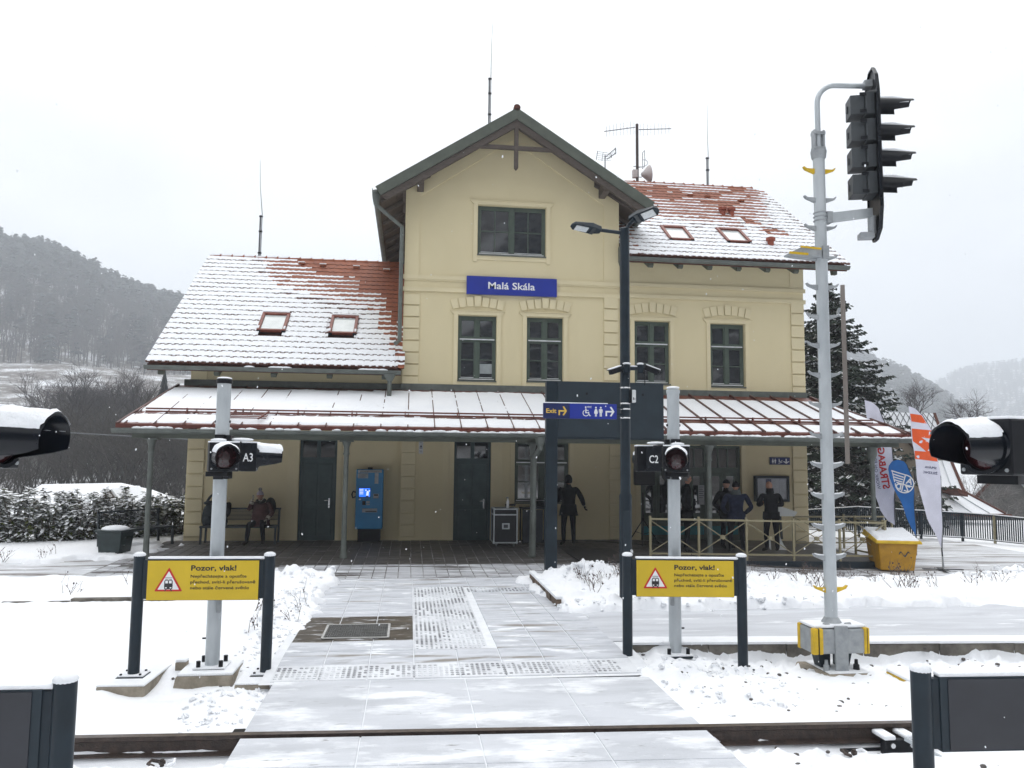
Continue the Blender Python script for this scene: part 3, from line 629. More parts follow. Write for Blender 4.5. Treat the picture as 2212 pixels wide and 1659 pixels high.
# ---- doors
def door(op, y, blue=False):
    x0, x1, z0, z1 = op; yd = y + .07; zt = z1 - .55; b = MB(); f = .07
    b.box(x0, x0 + f, yd, yd + .07, z0, z1); b.box(x1 - f, x1, yd, yd + .07, z0, z1); b.box(x0 + f, x1 - f, yd + .001, yd + .07, z1 - f, z1); b.box(x0 + f, x1 - f, yd + .001, yd + .07, zt - .05, zt + .05); xm = (x0 + x1) / 2
    b.box(xm - .05, xm + .05, yd + .002, yd + .07, zt + .05, z1 - f); d = b.build('door', m_door, stn, bevel=.006)
    for a, c in ((x0 + f, xm - .05), (xm + .05, x1 - f)): p = MB(); p.quad((a, yd + .04, zt + .05), (c, yd + .04, zt + .05), (c, yd + .04, z1 - f), (a, yd + .04, z1 - f)); p.build('pane', m_glass, d)
    b = MB(); b.box(x0 + f, x1 - f, yd + .03, yd + .06, z0, zt - .05); b.build('leaf', m_door, d)
    for a, c in ((x0 + f + .05, xm - .02), (xm + .02, x1 - f - .05)):
        for e, g in ((z0 + .12, z0 + .82), (z0 + .92, zt - .12)):
            q = MB(); q.box(a, c, yd + .015, yd + .03, e, g); q.build('panel', m_door, d, bevel=.012)
    b = MB(); b.box(x1 - f - .13, x1 - f - .09, yd + .0, yd + .031, z0 + .85, z0 + 1.1); b.tube([(x1 - f - .11, yd - .0, z0 + 1.05), (x1 - f - .11, yd - .05, z0 + 1.05), (x1 - f - .23, yd - .05, z0 + 1.05)], .011, 7); b.lathe([(.02, 0), (.02, .02)], 8, (x1 - f - .11, yd - .01, z0 + .9)); b.build('handle', m_chrome, d)
    b = MB(); b.box(x1 - f - .26, x1 - f - .12, yd + .024, yd + .031, z0 + 1.12, z0 + 1.16); b.build('name_plate', m_galvd, d)
    g = MB(); t = .13
    g.box(x0 - t, x0 - .004, y - .03, y + .02, z0, z1 + .004); g.box(x1 + .004, x1 + t, y - .03, y + .02, z0, z1 + .004); g.box(x0 - t, x1 + t, y - .03, y + .02, z1 + .005, z1 + .09)
    g.box(x0 - t - .17, x0 - t - .003, y - .012, y + .02, z0, z1 + .09); g.box(x1 + t + .003, x1 + t + .17, y - .012, y + .02, z0, z1 + .09)
    g.build('door_surround', m_trim, d)
door(D_1, FW_Y); door(D_2, FT_Y)
window(D_3, FT_Y, transom=.36, arch=False)
# glazed entrance: three bays, transom lights above
x0, x1, z0, z1 = D_E; yd = FW_Y + .08; zt = A(1490, 1015, FW_Y).z; ent = None
b = MB(); f = .08
b.box(x0, x0 + f, yd, yd + .08, z0, z1); b.box(x1 - f, x1, yd, yd + .08, z0, z1); b.box(x0 + f, x1 - f, yd + .001, yd + .08, z1 - f, z1); b.box(x0 + f, x1 - f, yd - .01, yd + .08, zt - .07, zt + .07)
xb = [x0, x0 + (x1 - x0) * .33, x0 + (x1 - x0) * .66, x1]
for v in xb[1:3]: b.box(v - .07, v + .07, yd - .005, yd + .08, z0, z1 - f)
ent = b.build('entrance_door', m_green, stn, bevel=.006)
for k in range(3):
    a, c = xb[k] + .08, xb[k + 1] - .08; m3 = (a + c) / 2
    lf = MB()
    for (p, q) in ((a, m3 - .004), (m3 + .004, c)):
        lf.box(p, p + .09, yd + .02, yd + .07, z0, zt - .07); lf.box(q - .09, q, yd + .02, yd + .07, z0, zt - .07); lf.box(p + .09, q - .09, yd + .021, yd + .07, zt - .17, zt - .07); lf.box(p + .09, q - .09, yd + .021, yd + .07, z0, z0 + .82); lf.box(p + .12, q - .12, yd + .008, yd + .02, z0 + .12, z0 + .70)
    lf.build('leaf', m_green, ent)
    for (p, q) in ((a + .09, m3 - .094), (m3 + .094, c - .09)):
        g = MB(); g.quad((p, yd + .05, z0 + .82), (q, yd + .05, z0 + .82), (q, yd + .05, zt - .17), (p, yd + .05, zt - .17)); g.build('pane', m_glass, ent)
    tl = MB()
    for j in range(1, 3): v = a + (c - a) * j / 3; tl.box(v - .018, v + .018, yd + .02, yd + .07, zt + .07, z1 - f)
    tl.build('transom_bars', m_green, ent)
    for j in range(3): p = a + (c - a) * j / 3; q = a + (c - a) * (j + 1) / 3; g = MB(); g.quad((p, yd + .05, zt + .07), (q, yd + .05, zt + .07), (q, yd + .05, z1 - f), (p, yd + .05, z1 - f)); g.build('pane', m_glass, ent)
    if k < 3: t = MB(); t.box(a + .01, c - .01, yd - .012, yd + .02, z0 + .22, z0 + .46); t.build('kick_plate', mat('turquoise_plate', (.01, .16, .18), .4) if k == 0 else bpy.data.materials['turquoise_plate'], ent)
t = .14
for a_, c_ in ((x0 - t, x0 - .004), (x1 + .004, x1 + t)): g = MB(); g.box(a_, c_, FW_Y - .03, FW_Y + .02, z0, z1 + .1); g.build('door_surround', m_trim, ent)
# papers inside the entrance panes
for px0, py0, px1, py1 in ((1468, 960, 1470, 961), ):
    pass
for (px, py, w, h) in ((1585, 880, 0, 0),): pass
# ---- tiled roofs with snow
SL = math.atan2(RZ_L - EZ_L, RY - EY); SR = math.atan2(RZ_R - EZ_R, RY - EY)
def tile_mesh(key, level, rnd, cache={}):
    if key in cache: return cache[key]
    w, L, t = .172, .36, .028; b = MB(); k = 5
    # rounded lower end at local y=0, upper end y=L; z up from roof plane
    edge = [(-w / 2, .055), (-w * .36, .018), (-w * .14, .0), (w * .14, .0), (w * .36, .018), (w / 2, .055)]
    pts = edge + [(w / 2, L), (-w / 2, L)]
    n = len(pts); b.add([(x, y, 0) for x, y in pts] + [(x, y, t) for x, y in pts], [tuple(range(n, 2 * n))] , 1 if level >= 3 else 0)
    b.add([(x, y, 0) for x, y in edge] + [(x, y, t) for x, y in edge], [(i + 1, i, i + 6, i + 7)[::-1] for i in range(5)], 1)
    if level > 0:
        cov = [0, .25, .5, .8, 1][level]; s0 = t + .002
        for j in range(3):
            xa = -w / 2 + w * j / 3; xb_ = xa + w / 3; lo = .02 + (.045 if j != 1 else 0) * .7 + (1 - cov) * (.12 + .22 * rnd.random()) if level < 4 else (.028 + (.045 if j != 1 else .0)) + (.05 if key[2] == 0 else 0) + rnd.uniform(-.004, .004)
            if level < 4: lo = {1: .205, 2: .135, 3: .07}[level] + .085 * (key[1] / 5 - .5) + rnd.uniform(-.014, .014) + (.012 if j != 1 else 0)
            th = (.011 + .004 * rnd.random()) * (1 if level >= 3 else .5); hi = L - .02
            if lo > hi - .04: continue
            ins = -.0018 if level == 4 else 0
            b.box(xa + ins, xb_ - ins, lo, hi, s0 - .004, s0 + th, 2)
    me = b.mesh('tile', [m_tile, m_tile_dark, m_snowcap]); cache[key] = me; return me
def tile_field(roof, x0, x1, ez, slope, rows, pitch, level_fn, skip, singles, rnd):
    ca, sa = math.cos(slope), math.sin(slope); W_ = .176; n = int((x1 - x0) / W_); st_v = []; st = MB(); cnt = 0
    for r in range(rows):
        for lay in (0, 1):
            for c in range(n + (1 - lay)):
                x = x0 + W_ * (c + (.5 if lay == 0 else 0)) + (.0 if lay else 0) + W_ * .5 - (W_ * .5 if lay else W_ * .5) + W_ * .25
                s = r * pitch + (0 if lay == 0 else -.012); y = EY - .06 + s * ca; z = ez + s * sa
                if skip(x, s): continue
                lv = level_fn(x, s / (rows * pitch)); lift = .030 + (0 if lay == 0 else .022)
                me = tile_mesh((lv, 0 if lv == 0 else int(min(.999, max(0, (float(fbm(x * 2.2, r * 1.3, 1, 3)) - .25) * 2)) * 6), lay), lv, rnd)
                M = Matrix.Translation((x + rnd.uniform(-.003, .003), y - sa * lift, z + ca * lift + rnd.uniform(-.002, .002))) @ Matrix.Rotation(slope - .05, 4, 'X') @ Matrix.Rotation(rnd.uniform(-.006, .006), 4, 'Z')
                if singles and cnt < singles and -6.5 < x < 12.3 and lay == 1:
                    o = link('tile', me, roof); o.matrix_local = M; cnt += 1
                else: st_v.append((me, M))
    by = {}
    for me, M in st_v: by.setdefault(me.name, (me, []))[1].append(M)
    co = []; fc4 = []; 
    for me, Ms in by.values():
        vs_ = [v.co.copy() for v in me.vertices]; ps = [(tuple(p.vertices), p.material_index) for p in me.polygons]
        for M in Ms:
            n0 = len(st.v); st.v += [tuple(M @ v) for v in vs_]
            for f_, mi in ps: st.f.append(tuple(i + n0 for i in f_)); st.m.append(mi)
    st.build('further_tiles', [m_tile, m_tile_dark, m_snowcap], roof, kind='stuff')
def roof_slab(x0, x1, ez, rz, name, ups=.0):
    b = MB(); th = .09
    b.add([(x0, EY, ez), (x1, EY, ez), (x1, RY, rz), (x0, RY, rz), (x0, 2 * RY - EY, ez), (x1, 2 * RY - EY, ez)] + [(x0, EY, ez - th), (x1, EY, ez - th), (x1, RY, rz - th), (x0, RY, rz - th), (x0, 2 * RY - EY, ez - th), (x1, 2 * RY - EY, ez - th)],
          [(0, 1, 2, 3), (3, 2, 5, 4), (7, 6, 9, 8), (8, 9, 10, 11), (0, 3, 9, 6), (3, 4, 10, 9), (2, 1, 7, 8), (5, 2, 8, 11), (1, 0, 6, 7), (4, 5, 11, 10)])
    return b.build(name, m_tile_dark, stn)
def skip_roof(sky_list):
    return lambda x, s: any(a < x < c and d < s < e for a, c, d, e in sky_list)
LX0, LX1, RX0, RX1 = -6.56, TL - .02, TR + .04, 12.24
roofL = roof_slab(LX0, LX1, EZ_L, RZ_L, 'roof'); roofR = roof_slab(RX0, RX1, EZ_R, RZ_R, 'roof')
nL = Vector((0, -math.sin(SL), math.cos(SL))); nR = Vector((0, -math.sin(SR), math.cos(SR)))
def on_roof(px, py, which):
    p0, n, sl, ez = ((0, EY, EZ_L), nL, SL, EZ_L) if which == 'L' else ((0, EY, EZ_R), nR, SR, EZ_R)
    p = PLN(px, py, Vector(p0) + n * .07, n); return p, (p.y - EY) / math.cos(sl)
skyl = []
for which, px, py in (('L', 592, 699), ('L', 743, 705), ('R', 1461, 507), ('R', 1583, 512)):
    p, s = on_roof(px, py, which); skyl.append((which, p, s))
hw, hs = .38, .54
rows_n = 23; plen = math.hypot(RY - EY, RZ_L - EZ_L); plenR = math.hypot(RY - EY, RZ_R - EZ_R)
rnd = random.Random(77)
def lvL(x, u):
    v = rnd.gauss(0, .022) + .22 * (float(fbm(x * 1.1 + 3, u * 9, 1, 3)) - .5)
    t0 = np.interp(x, [-6.6, -5.2, -4.0, -2.5, -1.6, -1.0, -.78, -.5, -.2], [1.2, 1.04, .73, .57, .50, .40, .25, .11, .08])
    if x > -.62 and u < .10: return 4 if rnd.random() > .45 else 1
    d = t0 + v - u
    return 4 if d > .12 else 3 if d > .03 else 2 if d > -.08 else 1 if d > -.22 else 0
def lvR(x, u):
    v = rnd.gauss(0, .022) + .2 * (float(fbm(x * 1.1 + 13, u * 9, 1, 3)) - .5)
    t0 = np.interp(x, [5.7, 6.2, 6.7, 7.5, 9.0, 10.2, 10.8, 11.4, 12.2], [.06, .12, .42, .44, .42, .35, .40, .60, .92])
    for (cx, cu, r_) in ((11.0, .33, .30), (10.55, .45, .22), (9.95, .60, .3)):
        if (x - cx) ** 2 + ((u - cu) * 6) ** 2 < r_ ** 2 * (1 + v * 6): return 1 if rnd.random() < .6 else 0
    if 10.2 < x < 11.2 and .34 < u < .5: return rnd.choice((2, 3, 3, 4))
    d = t0 + v - u
    return 4 if d > .10 else 3 if d > .02 else 2 if d > -.07 else 1 if d > -.24 else (1 if float(fbm(x * 1.3, u * 16, 1, 3)) > .52 else 0)
tile_field(roofL, LX0, LX1, EZ_L, SL, rows_n, plen / rows_n, lvL, skip_roof([(p.x - hw, p.x + hw, s - hs - .25, s + hs - .08) for w, p, s in skyl if w == 'L']), 300, rnd)
tile_field(roofR, RX0, RX1, EZ_R, SR, rows_n, plenR / rows_n, lvR, skip_roof([(p.x - hw, p.x + hw, s - hs - .25, s + hs - .08) for w, p, s in skyl if w == 'R']), 0, rnd)
# ridge tiles
for which, x0, x1, rz, roof in (('L', LX0, LX1, RZ_L, roofL), ('R', RX0 + 1.5, RX1, RZ_R, roofR)):
    n = int((x1 - x0) / .36)
    for k in range(n):
        q = MB(); a = x0 + .36 * k; q.tube([(a, RY, rz + .03), (a + .30, RY, rz + .035), (a + .37, RY, rz + .05)], [.10, .105, .125], 10); o = q.build('ridge_tile', m_tile, roof, smooth=True)
        if which == 'L' and k < 7: q = MB(); q.tube([(a, RY - .01, rz + .10), (a + .35, RY - .01, rz + .11)], .055, 6); q.build('ridge_snow', m_snowcap, roof, smooth=True)
# roof windows
m_sky = mat('roof_window_glass', (.52, .57, .57), .12, scale=3, col2=(.62, .66, .66))
m_skyf = mat('roof_window_frame', (.19, .045, .025), .5, var=.2, scale=8)
for which, p, s in skyl:
    roof = roofL if which == 'L' else roofR; sl = SL if which == 'L' else SR
    f = MB(); fw = .085
    f.box(-hw, -hw + fw, -hs, hs, 0, .10); f.box(hw - fw, hw, -hs, hs, 0, .10); f.box(-hw + fw, hw - fw, hs - fw * 1.5, hs, 0, .11); f.box(-hw + fw, hw - fw, -hs, -hs + fw, 0, .085)
    o = f.build('roof_window', m_skyf, roof, bevel=.012); M = Matrix.Translation(p) @ Matrix.Rotation(sl, 4, 'X'); o.matrix_local = M
    g = MB(); g.quad((-hw + fw, -hs + fw, .05), (hw - fw, -hs + fw, .05), (hw - fw, hs - fw * 1.5, .05), (-hw + fw, hs - fw * 1.5, .05)); g.build('pane', m_sky, o)
    g = MB()
    for s_ in (-1, 1): g.box(s_ * (hw - .05) - .05, s_ * (hw - .05) + .05, -hs - .02, -hs + .05, .0, .075)
    g.build('corner_flashing', m_black, o, bevel=.01)
    g = MB(); g.box(-hw + .02, hw - .02, hs - .05, hs + .02, .10, .135)
    for s_ in (-1, 1): g.box(s_ * (hw - .03) - .03, s_ * (hw - .03) + .025, -hs + .05, -hs + .2, .095, .118)
    if which == 'L': g.build('snow_edge', m_snowcap, o, bevel=.01, kind='stuff')
# roof vents and hooks
for px, py, k in ((1561, 457, 1), (1580, 458, 1), (1665, 524, .9)):
    p, s = on_roof(px, py + 8, 'R'); q = MB(); q.M = Matrix.Translation(p); q.lathe([(.09, -.1), (.09, .16), (.135, .17), (.135, .25), (.06, .28)], 12); q.M = None; q.build('roof_vent', mat('vent_clay', (.27, .06, .03), .7) if k == 1 and px == 1561 else bpy.data.materials['vent_clay'], roofR, smooth=True)
for which, pts in (('L', ((652, 573), (698, 577), (770, 581), (835, 588), (1165 * 0 + 700, 640))), ('R', ((1527, 428), (1600, 437), (1490, 425)))):
    for px, py in pts[:4]:
        p, s = on_roof(px, py, which); q = MB(); q.M = Matrix.Translation(p); q.box(-.10, .10, -.10, .08, 0, .075); q.M = None; q.build('vent_tile', m_tile, roofL if which == 'L' else roofR, bevel=.02)
        if which == 'L': q = MB(); q.M = Matrix.Translation(p); q.box(-.11, .11, -.09, .08, .073, .11); q.M = None; q.build('vent_snow', m_snowcap, roofL, bevel=.015)
# eaves: fascia, gutter, rafter tails
def eaves(x0, x1, ez, roof, tails):
    q = MB(); q.box(x0, x1, EY - .03, EY + .02, ez - .14, ez + .03); q.build('fascia', m_tile_dark, roof)
    q = MB(); n = 9; R_ = .085; pr_ = [(EY - .12 - R_ * math.cos(math.pi * i / (n - 1)), ez - .05 - R_ * math.sin(math.pi * i / (n - 1))) for i in range(n)] + [(EY - .12 + R_ * .82 * math.cos(math.pi * i / (n - 1)), ez - .05 - R_ * .82 * math.sin(math.pi * i / (n - 1))) for i in range(n)]
    q.prismx(pr_, x0 - .03, x1); q.tube([(x0 - .03, EY - .21, ez - .045), (x1, EY - .21, ez - .045)], .012, 6); q.build('gutter', m_gutter, roof, smooth=True)
    for x in tails: q = MB(); q.prismx([(EY + .02, ez - .10), (EY + .02, ez - .24), (EY + .14, ez - .24), (EY + .2, ez - .04)] if x < BL or x > BR else [(EY + .02, ez - .10), (EY + .02, ez - .20), (EY + .10, ez - .245), (FW_Y + .1, ez + .2), (FW_Y + .1, ez + .35)], x - .065, x + .065); q.build('rafter_tail', m_flash, roof)
    q = MB(); q.quad((x0, EY, ez - .115), (x0, FW_Y + .1, ez + .33), (x1, FW_Y + .1, ez + .33), (x1, EY, ez - .115)); q.build('soffit', m_flash, roof)
eaves(LX0, LX1, EZ_L, roofL, [-6.25, -4.9, -3.5, -2.1, -.7]); eaves(RX0, RX1, EZ_R, roofR, [6.5, 7.35, 8.2, 9.05, 9.9, 10.75, 11.9])
q = MB(); r = random.Random(5)
for x_, w_, z_, in ((-3.6, .5, EZ_L), (-1.0, .3, EZ_L)):
    for k in range(7): q.ell((x_ + r.uniform(-w_, w_), EY - .13, z_ - .03), (.14, .06, .045), 8, 5)
q.build('gutter_snow', m_snowcap, roofL, smooth=80)
# short downpipe on the left roof's gutter
p = A(842, 805, EY - .1); q = MB(); q.prism([(p.x - .16, EZ_L - .12), (p.x + .16, EZ_L - .12), (p.x + .065, EZ_L - .30), (p.x - .065, EZ_L - .30)], EY - .18, EY - .05); q.tube([(p.x, EY - .115, EZ_L - .28), (p.x, EY - .115, EZ_L - .62), (p.x, EY - .22, EZ_L - .70)], .058, 10); q.build('downpipe', m_gutter, roofL, smooth=True)
# ---- tower roof
TY0, TY1 = 20.28, 31.4
EL = A(816, 404, TY0); ER = A(1409, 438, TY0)
roofT = None
def xz(u, side): e_ = EL if side < 0 else ER; return (AP.x + (e_.x - AP.x) * u, AP.z + (e_.z - AP.z) * u)
b = MB(); th = .07
for side in (-1, 1):
    (xa, za_), (xb2, zb2) = xz(0, side), xz(1, side); pts = [(xa, za_ - .02), (xb2, zb2 - .02), (xb2, zb2 - .09), (xa, za_ - .11)]
    b.prism(pts, TY0 + .03, TY1)
roofT = b.build('roof', mat('soffit_boards', (.075, .058, .047), .85, var=.3, scale=5, stretch=(1, .2, 1)), stn)
for side in (-1, 1):
    n = 13
    q = MB(); k_ = MB()
    for i in range(n):
        u0, u1 = i / n, (i + 1.12) / n; (xa, za_), (xb2, zb2) = xz(u0, side), xz(min(u1, 1.02), side); h0, h1 = .012, .055
        q.prism([(xa, za_ + h0), (xb2, zb2 + h1), (xb2, zb2 + h1 - .03), (xa, za_ + h0 - .03)], TY0 - .01, TY1)
        if i > 1: k_.prism([(xa * .7 + xb2 * .3, za_ * .7 + zb2 * .3 + .03), (xb2 * .9 + xa * .1, zb2 * .9 + za_ * .1 + .053), (xb2 * .9 + xa * .1, zb2 * .9 + za_ * .1 + .068), (xa * .7 + xb2 * .3, za_ * .7 + zb2 * .3 + .045)], TY0 + .2, TY1 - .1)
    q.build('tile_rows', m_tile, roofT, kind='stuff'); k_.build('roof_snow', m_snowcap, roofT, kind='stuff')
    # verge flashing and barge board
    d = Vector((xz(1, side)[0] - AP.x, 0, xz(1, side)[1] - AP.z)).normalized(); nn = Vector((-d.z, 0, d.x)) * (1 if side > 0 else -1)
    if nn.z < 0: nn = -nn
    q = MB(); a_, e_ = Vector((AP.x, 0, AP.z)), Vector((xz(1.0, side)[0], 0, xz(1.0, side)[1]))
    def pl(o, s0, s1): return [((a_ + nn * o + d * s0).x, (a_ + nn * o + d * s0).z), ((e_ + nn * o + d * s1).x, (e_ + nn * o + d * s1).z)]
    up, lo = pl(.035, 0, .05), pl(-.235, 0, .05)
    mid_up = (AP.x, AP.z + .035 / abs(nn.z)); mid_lo = (AP.x, AP.z - .235 / abs(nn.z))
    q.prism([mid_up, up[1], lo[1], mid_lo], TY0 - .05, TY0 + .0); q.build('verge_flashing', m_flash, roofT, bevel=.006)
    q = MB(); lo2 = pl(-.40, 0, -.05); q.prism([(AP.x, AP.z - .236 / abs(nn.z)), lo[1], lo2[1], (AP.x, AP.z - .40 / abs(nn.z))], TY0 + .0, TY0 + .10); q.build('barge_board', m_timber, roofT)
    # eaves gutter running back and rafters
    ex, ez_ = xz(1.0, side); q = MB(); R_ = .08; n = 8
    pr_ = [(ex + side * .07 - R_ * math.cos(math.pi * i / (n - 1)), ez_ - .06 - R_ * math.sin(math.pi * i / (n - 1))) for i in range(n)] + [(ex + side * .07 + R_ * .8 * math.cos(math.pi * i / (n - 1)), ez_ - .06 - R_ * .8 * math.sin(math.pi * i / (n - 1))) for i in range(n)]
    q.prism(pr_, TY0 - .08, TY1); q.build('gutter', m_gutter, roofT)
    for k in range(10):
        q = MB(); y_ = TY0 + .75 + k * 1.05; (xa, za_), (xb2, zb2) = xz(.62, side), xz(.985, side); q.prism([(xa, za_ - .12), (xb2, zb2 - .10), (xb2, zb2 - .21), (xa, za_ - .25)], y_, y_ + .12); q.build('rafter', m_timber, roofT)
q = MB(); q.tube([(AP.x, TY0 - .05, AP.z + .045), (AP.x, TY1, AP.z + .045)], .095, 12); q.build('ridge_cap', m_tile_dark, roofT, smooth=True)
# gable truss
kp0, kp1 = A(1117, 252, TY0 + .02), A(1117, 362, TY0 + .02); q = MB(); q.box(AP.x - .055, AP.x + .055, TY0 + .015, TY0 + .125, kp1.z, AP.z - .44); q.prism([(AP.x - .055, kp1.z), (AP.x + .055, kp1.z), (AP.x, kp1.z - .06)], TY0 + .015, TY0 + .125); q.build('king_post', m_timber, roofT, bevel=.008)
ct = A(1117, 318, TY0).z; xl, xr = A(1022, 313, TY0).x, A(1212, 324, TY0).x; q = MB(); q.box(xl, xr, TY0 + .03, TY0 + .12, ct - .055, ct + .055); q.build('collar_beam', m_timber, roofT, bevel=.008)
for px, py in ((909, 390), (1310, 406)):
    p = A(px, py, TY0 + .3); s_ = -1 if px < 1117 else 1; q = MB(); q.prismx([(TY0 + .1, p.z + .15), (TY0 + .1, p.z - .05), (TY0 + .2, p.z - .13), (FT_Y + .1, p.z - .13), (FT_Y + .1, p.z + .15)], p.x - .09, p.x + .09); q.build('purlin_end', m_timber, roofT, bevel=.01)
for s_, x_ in ((-1, TL), (1, TR)):   # lower purlin along the walls
    q = MB(); q.box(x_ - .10 if s_ < 0 else x_, x_ if s_ < 0 else x_ + .10, FT_Y + .02, TY1, 9.55, 9.75); q.build('purlin', m_timber, roofT)
# downpipes
p0 = A(815, 425, 20.4); p1 = A(866, 487, 21.0); p2 = A(862, 742, 21.0); q = MB()
x_ = TL - .09
q.tube([(EL.x - .04, TY0 + .18, EL.z - .02), (EL.x - .03, TY0 + .2, EL.z - .42), (x_, FT_Y - .12, A(866, 490, 21).z), (x_, FT_Y - .12, p2.z + .08), (x_ - .1, FT_Y - .3, p2.z - .02)], .058, 12); q.lathe([(.06, -.38), (.10, -.2), (.12, 0)], 10, (EL.x - .04, TY0 + .18, EL.z - .05)); q.build('downpipe', m_gutter, stn, smooth=True)
p = A(1329, 545, FT_Y - .1); q = MB(); q.box(TR - .02, TR + .14, FT_Y - .22, FT_Y + .02, p.z - .28, p.z + .16); q.prism([(TR - .01, p.z - .29), (TR + .13, p.z - .29), (TR + .10, p.z - .38), (TR + .03, p.z - .38)], FT_Y - .2, FT_Y); q.build('rainwater_hopper', m_gutter, stn, bevel=.01)
# ---- canopy
CY0, CY1 = 17.62, 21.12                          # eaves and wall line
ZE, ZW = A(1150, 935, CY0).z + .06, A(1060, 846, FT_Y).z
CXL, CXR = A(252, 913, CY0).x, A(1974, 944, CY0).x; WXL, WXR = A(390, 838, FW_Y).x, A(1745, 862, FW_Y).x
canopy = None; cs = math.atan2(ZW - ZE, CY1 - CY0)
def cz(y): return ZE + (ZW - ZE) * (y - CY0) / (CY1 - CY0)
b = MB(); th = .05
b.add([(CXL, CY0, ZE), (CXR, CY0, ZE), (WXR, CY1, ZW), (WXL, CY1, ZW)] + [(CXL, CY0, ZE - th), (CXR, CY0, ZE - th), (WXR, CY1, ZW - th), (WXL, CY1, ZW - th)], [(0, 1, 2, 3), (7, 6, 5, 4), (0, 4, 5, 1), (1, 5, 6, 2), (3, 2, 6, 7)])
b.add([(CXL, CY0, ZE), (WXL, CY1, ZW), (WXL, CY1 + 3, ZW), (CXL, CY1 + 3, ZE), (CXL, CY0, ZE - th), (WXL, CY1, ZW - th), (WXL, CY1 + 3, ZW - th), (CXL, CY1 + 3, ZE - th)], [(0, 1, 2, 3), (7, 6, 5, 4), (0, 3, 7, 4)])
b.add([(CXR, CY0, ZE), (CXR, CY1 + 3, ZE), (WXR, CY1 + 3, ZW), (WXR, CY1, ZW), (CXR, CY0, ZE - th), (CXR, CY1 + 3, ZE - th), (WXR, CY1 + 3, ZW - th), (WXR, CY1, ZW - th)], [(0, 1, 2, 3), (7, 6, 5, 4), (0, 4, 5, 1)])
canopy = b.build('canopy', m_sheet, stn)
# boarded underside, beam
b = MB(); b.box(CXL + .25, CXR - .25, CY0 + .22, CY0 + .40, ZE - .28, ZE - .10); b.build('edge_beam', m_flash, canopy)
m_sof = mat('canopy_boards', (.09, .082, .066), .8, var=.2, scale=3, stretch=(3, .3, 1))
for k in range(int((CXR - CXL - .5) / .9)):
    q = MB(); x_ = CXL + .6 + .9 * k; q.prismx([(CY0 + .05, cz(CY0 + .05) - .06), (FW_Y - .2, cz(FW_Y - .2) - .06), (FW_Y - .2, cz(FW_Y - .2) - .19), (CY0 + .05, cz(CY0 + .05) - .19)], x_ - .05, x_ + .05); q.build('rafter', m_sof, canopy)
b = MB(); 
for (xa, xb_, y_) in ((WXL + .1, TL - .01, FW_Y), (TL - .03, TR + .03, FT_Y), (TR + .04, WXR - .05, FW_Y)):
    z_ = cz(min(y_, CY1)) ; b.box(xa, xb_, y_ - .056, y_ + .02, z_ - .05, z_ + .17)
b.build('wall_flashing', m_gutter, canopy)
# snow lying on the canopy
xs2 = np.linspace(CXL, CXR, 380); ts = np.linspace(0, 1, 80); XX, TT = np.meshgrid(xs2, ts)
xl_ = CXL + (WXL - CXL) * TT; xr_ = CXR + (WXR - CXR) * TT; XX = xl_ + (xr_ - xl_) * ((XX - CXL) / (CXR - CXL)); YY = CY0 + (CY1 - CY0) * TT
nz_ = fbm(XX, YY, 1.5, 4); nf = fbm(XX, YY, 7, 3, .6)
leftness = 1 - sm(2.2, 5.0, XX)
th_ = .020 + .028 * nz_ * leftness + .012 * nf * (0.2 + leftness)
th_ += .05 * np.clip(nf - .52, 0, 1) * np.exp(-((XX + 2) / 1.6) ** 2 - ((TT - .42) / .12) ** 2) * 3
redtop = .935 - .055 * (XX > 4.2) - .03 * (XX < -1) + .015 * (nf - .5)
th_ = th_ - .2 * sm(redtop - .012, redtop + .012, TT) - .2 * sm(.045 + .02 * nf, .02 + .02 * nf, TT)
gl = .245                                                       # clear streak along the snow guard
gw = np.abs(TT - gl - .006); th_ = th_ - .16 * sm(.050, .034, gw) * (1 - .8 * (nf > .60))
th_ = th_ - .1 * np.clip(sm(.02, .0, np.minimum(XX - xl_, xr_ - XX)), 0, 1)
ZZ = ZE + (ZW - ZE) * TT + np.clip(th_, -.02, .08)
link('canopy_snow', grid_mesh('canopy_snow', XX, YY, ZZ, m_snow), canopy, kind='stuff')
# standing seams
k = 0; x_ = WXL + .15
pxs = np.arange(CXL + .15, CXR - .1, .60)
for x_ in pxs:
    if x_ < WXL: y1_ = CY0 + (CY1 - CY0) * (x_ - CXL) / (WXL - CXL)
    elif x_ > WXR: y1_ = CY0 + (CY1 - CY0) * (CXR - x_) / (CXR - WXR)
    else: y1_ = CY1 - .02
    if y1_ < CY0 + .15: continue
    h = .040 + .018 * float(sm(3.0, 6.0, x_)) + .006 * (x_ > 0); q = MB(); q.bar((x_, CY0 + .01, ZE + h / 2), (x_, y1_, cz(y1_) + h / 2), .022 + .010 * float(sm(3, 6, x_)), h); q.build('standing_seam', m_seam, canopy)
for (a_, c_) in (((CXL, CY0, ZE + .02), (WXL, CY1, ZW + .02)), ((CXR, CY0, ZE + .02), (WXR, CY1, ZW + .02))): q = MB(); q.bar(a_, c_, .05, .05); q.build('hip_seam', m_seam, canopy)
# snow guard tubes
yg = CY0 + (CY1 - CY0) * gl
for dz in (.05, .115):
    q = MB(); ii = (CXL + .25 + (WXL - CXL) * gl, CXR - .35 - (CXR - WXR) * gl); q.tube([(ii[0], yg - .02, cz(yg) + dz), (ii[1], yg - .02, cz(yg) + dz)], .019, 8); q.build('snow_guard_tube', m_sheet, canopy, smooth=True)
for x_ in np.arange(CXL + 1.2, CXR - .8, 1.22): q = MB(); q.prismx([(yg - .1, cz(yg) + .0), (yg + .06, cz(yg) + .02), (yg + .0, cz(yg) + .14), (yg - .04, cz(yg) + .14)], x_ - .012, x_ + .012); q.build('guard_bracket', m_sheet, canopy)
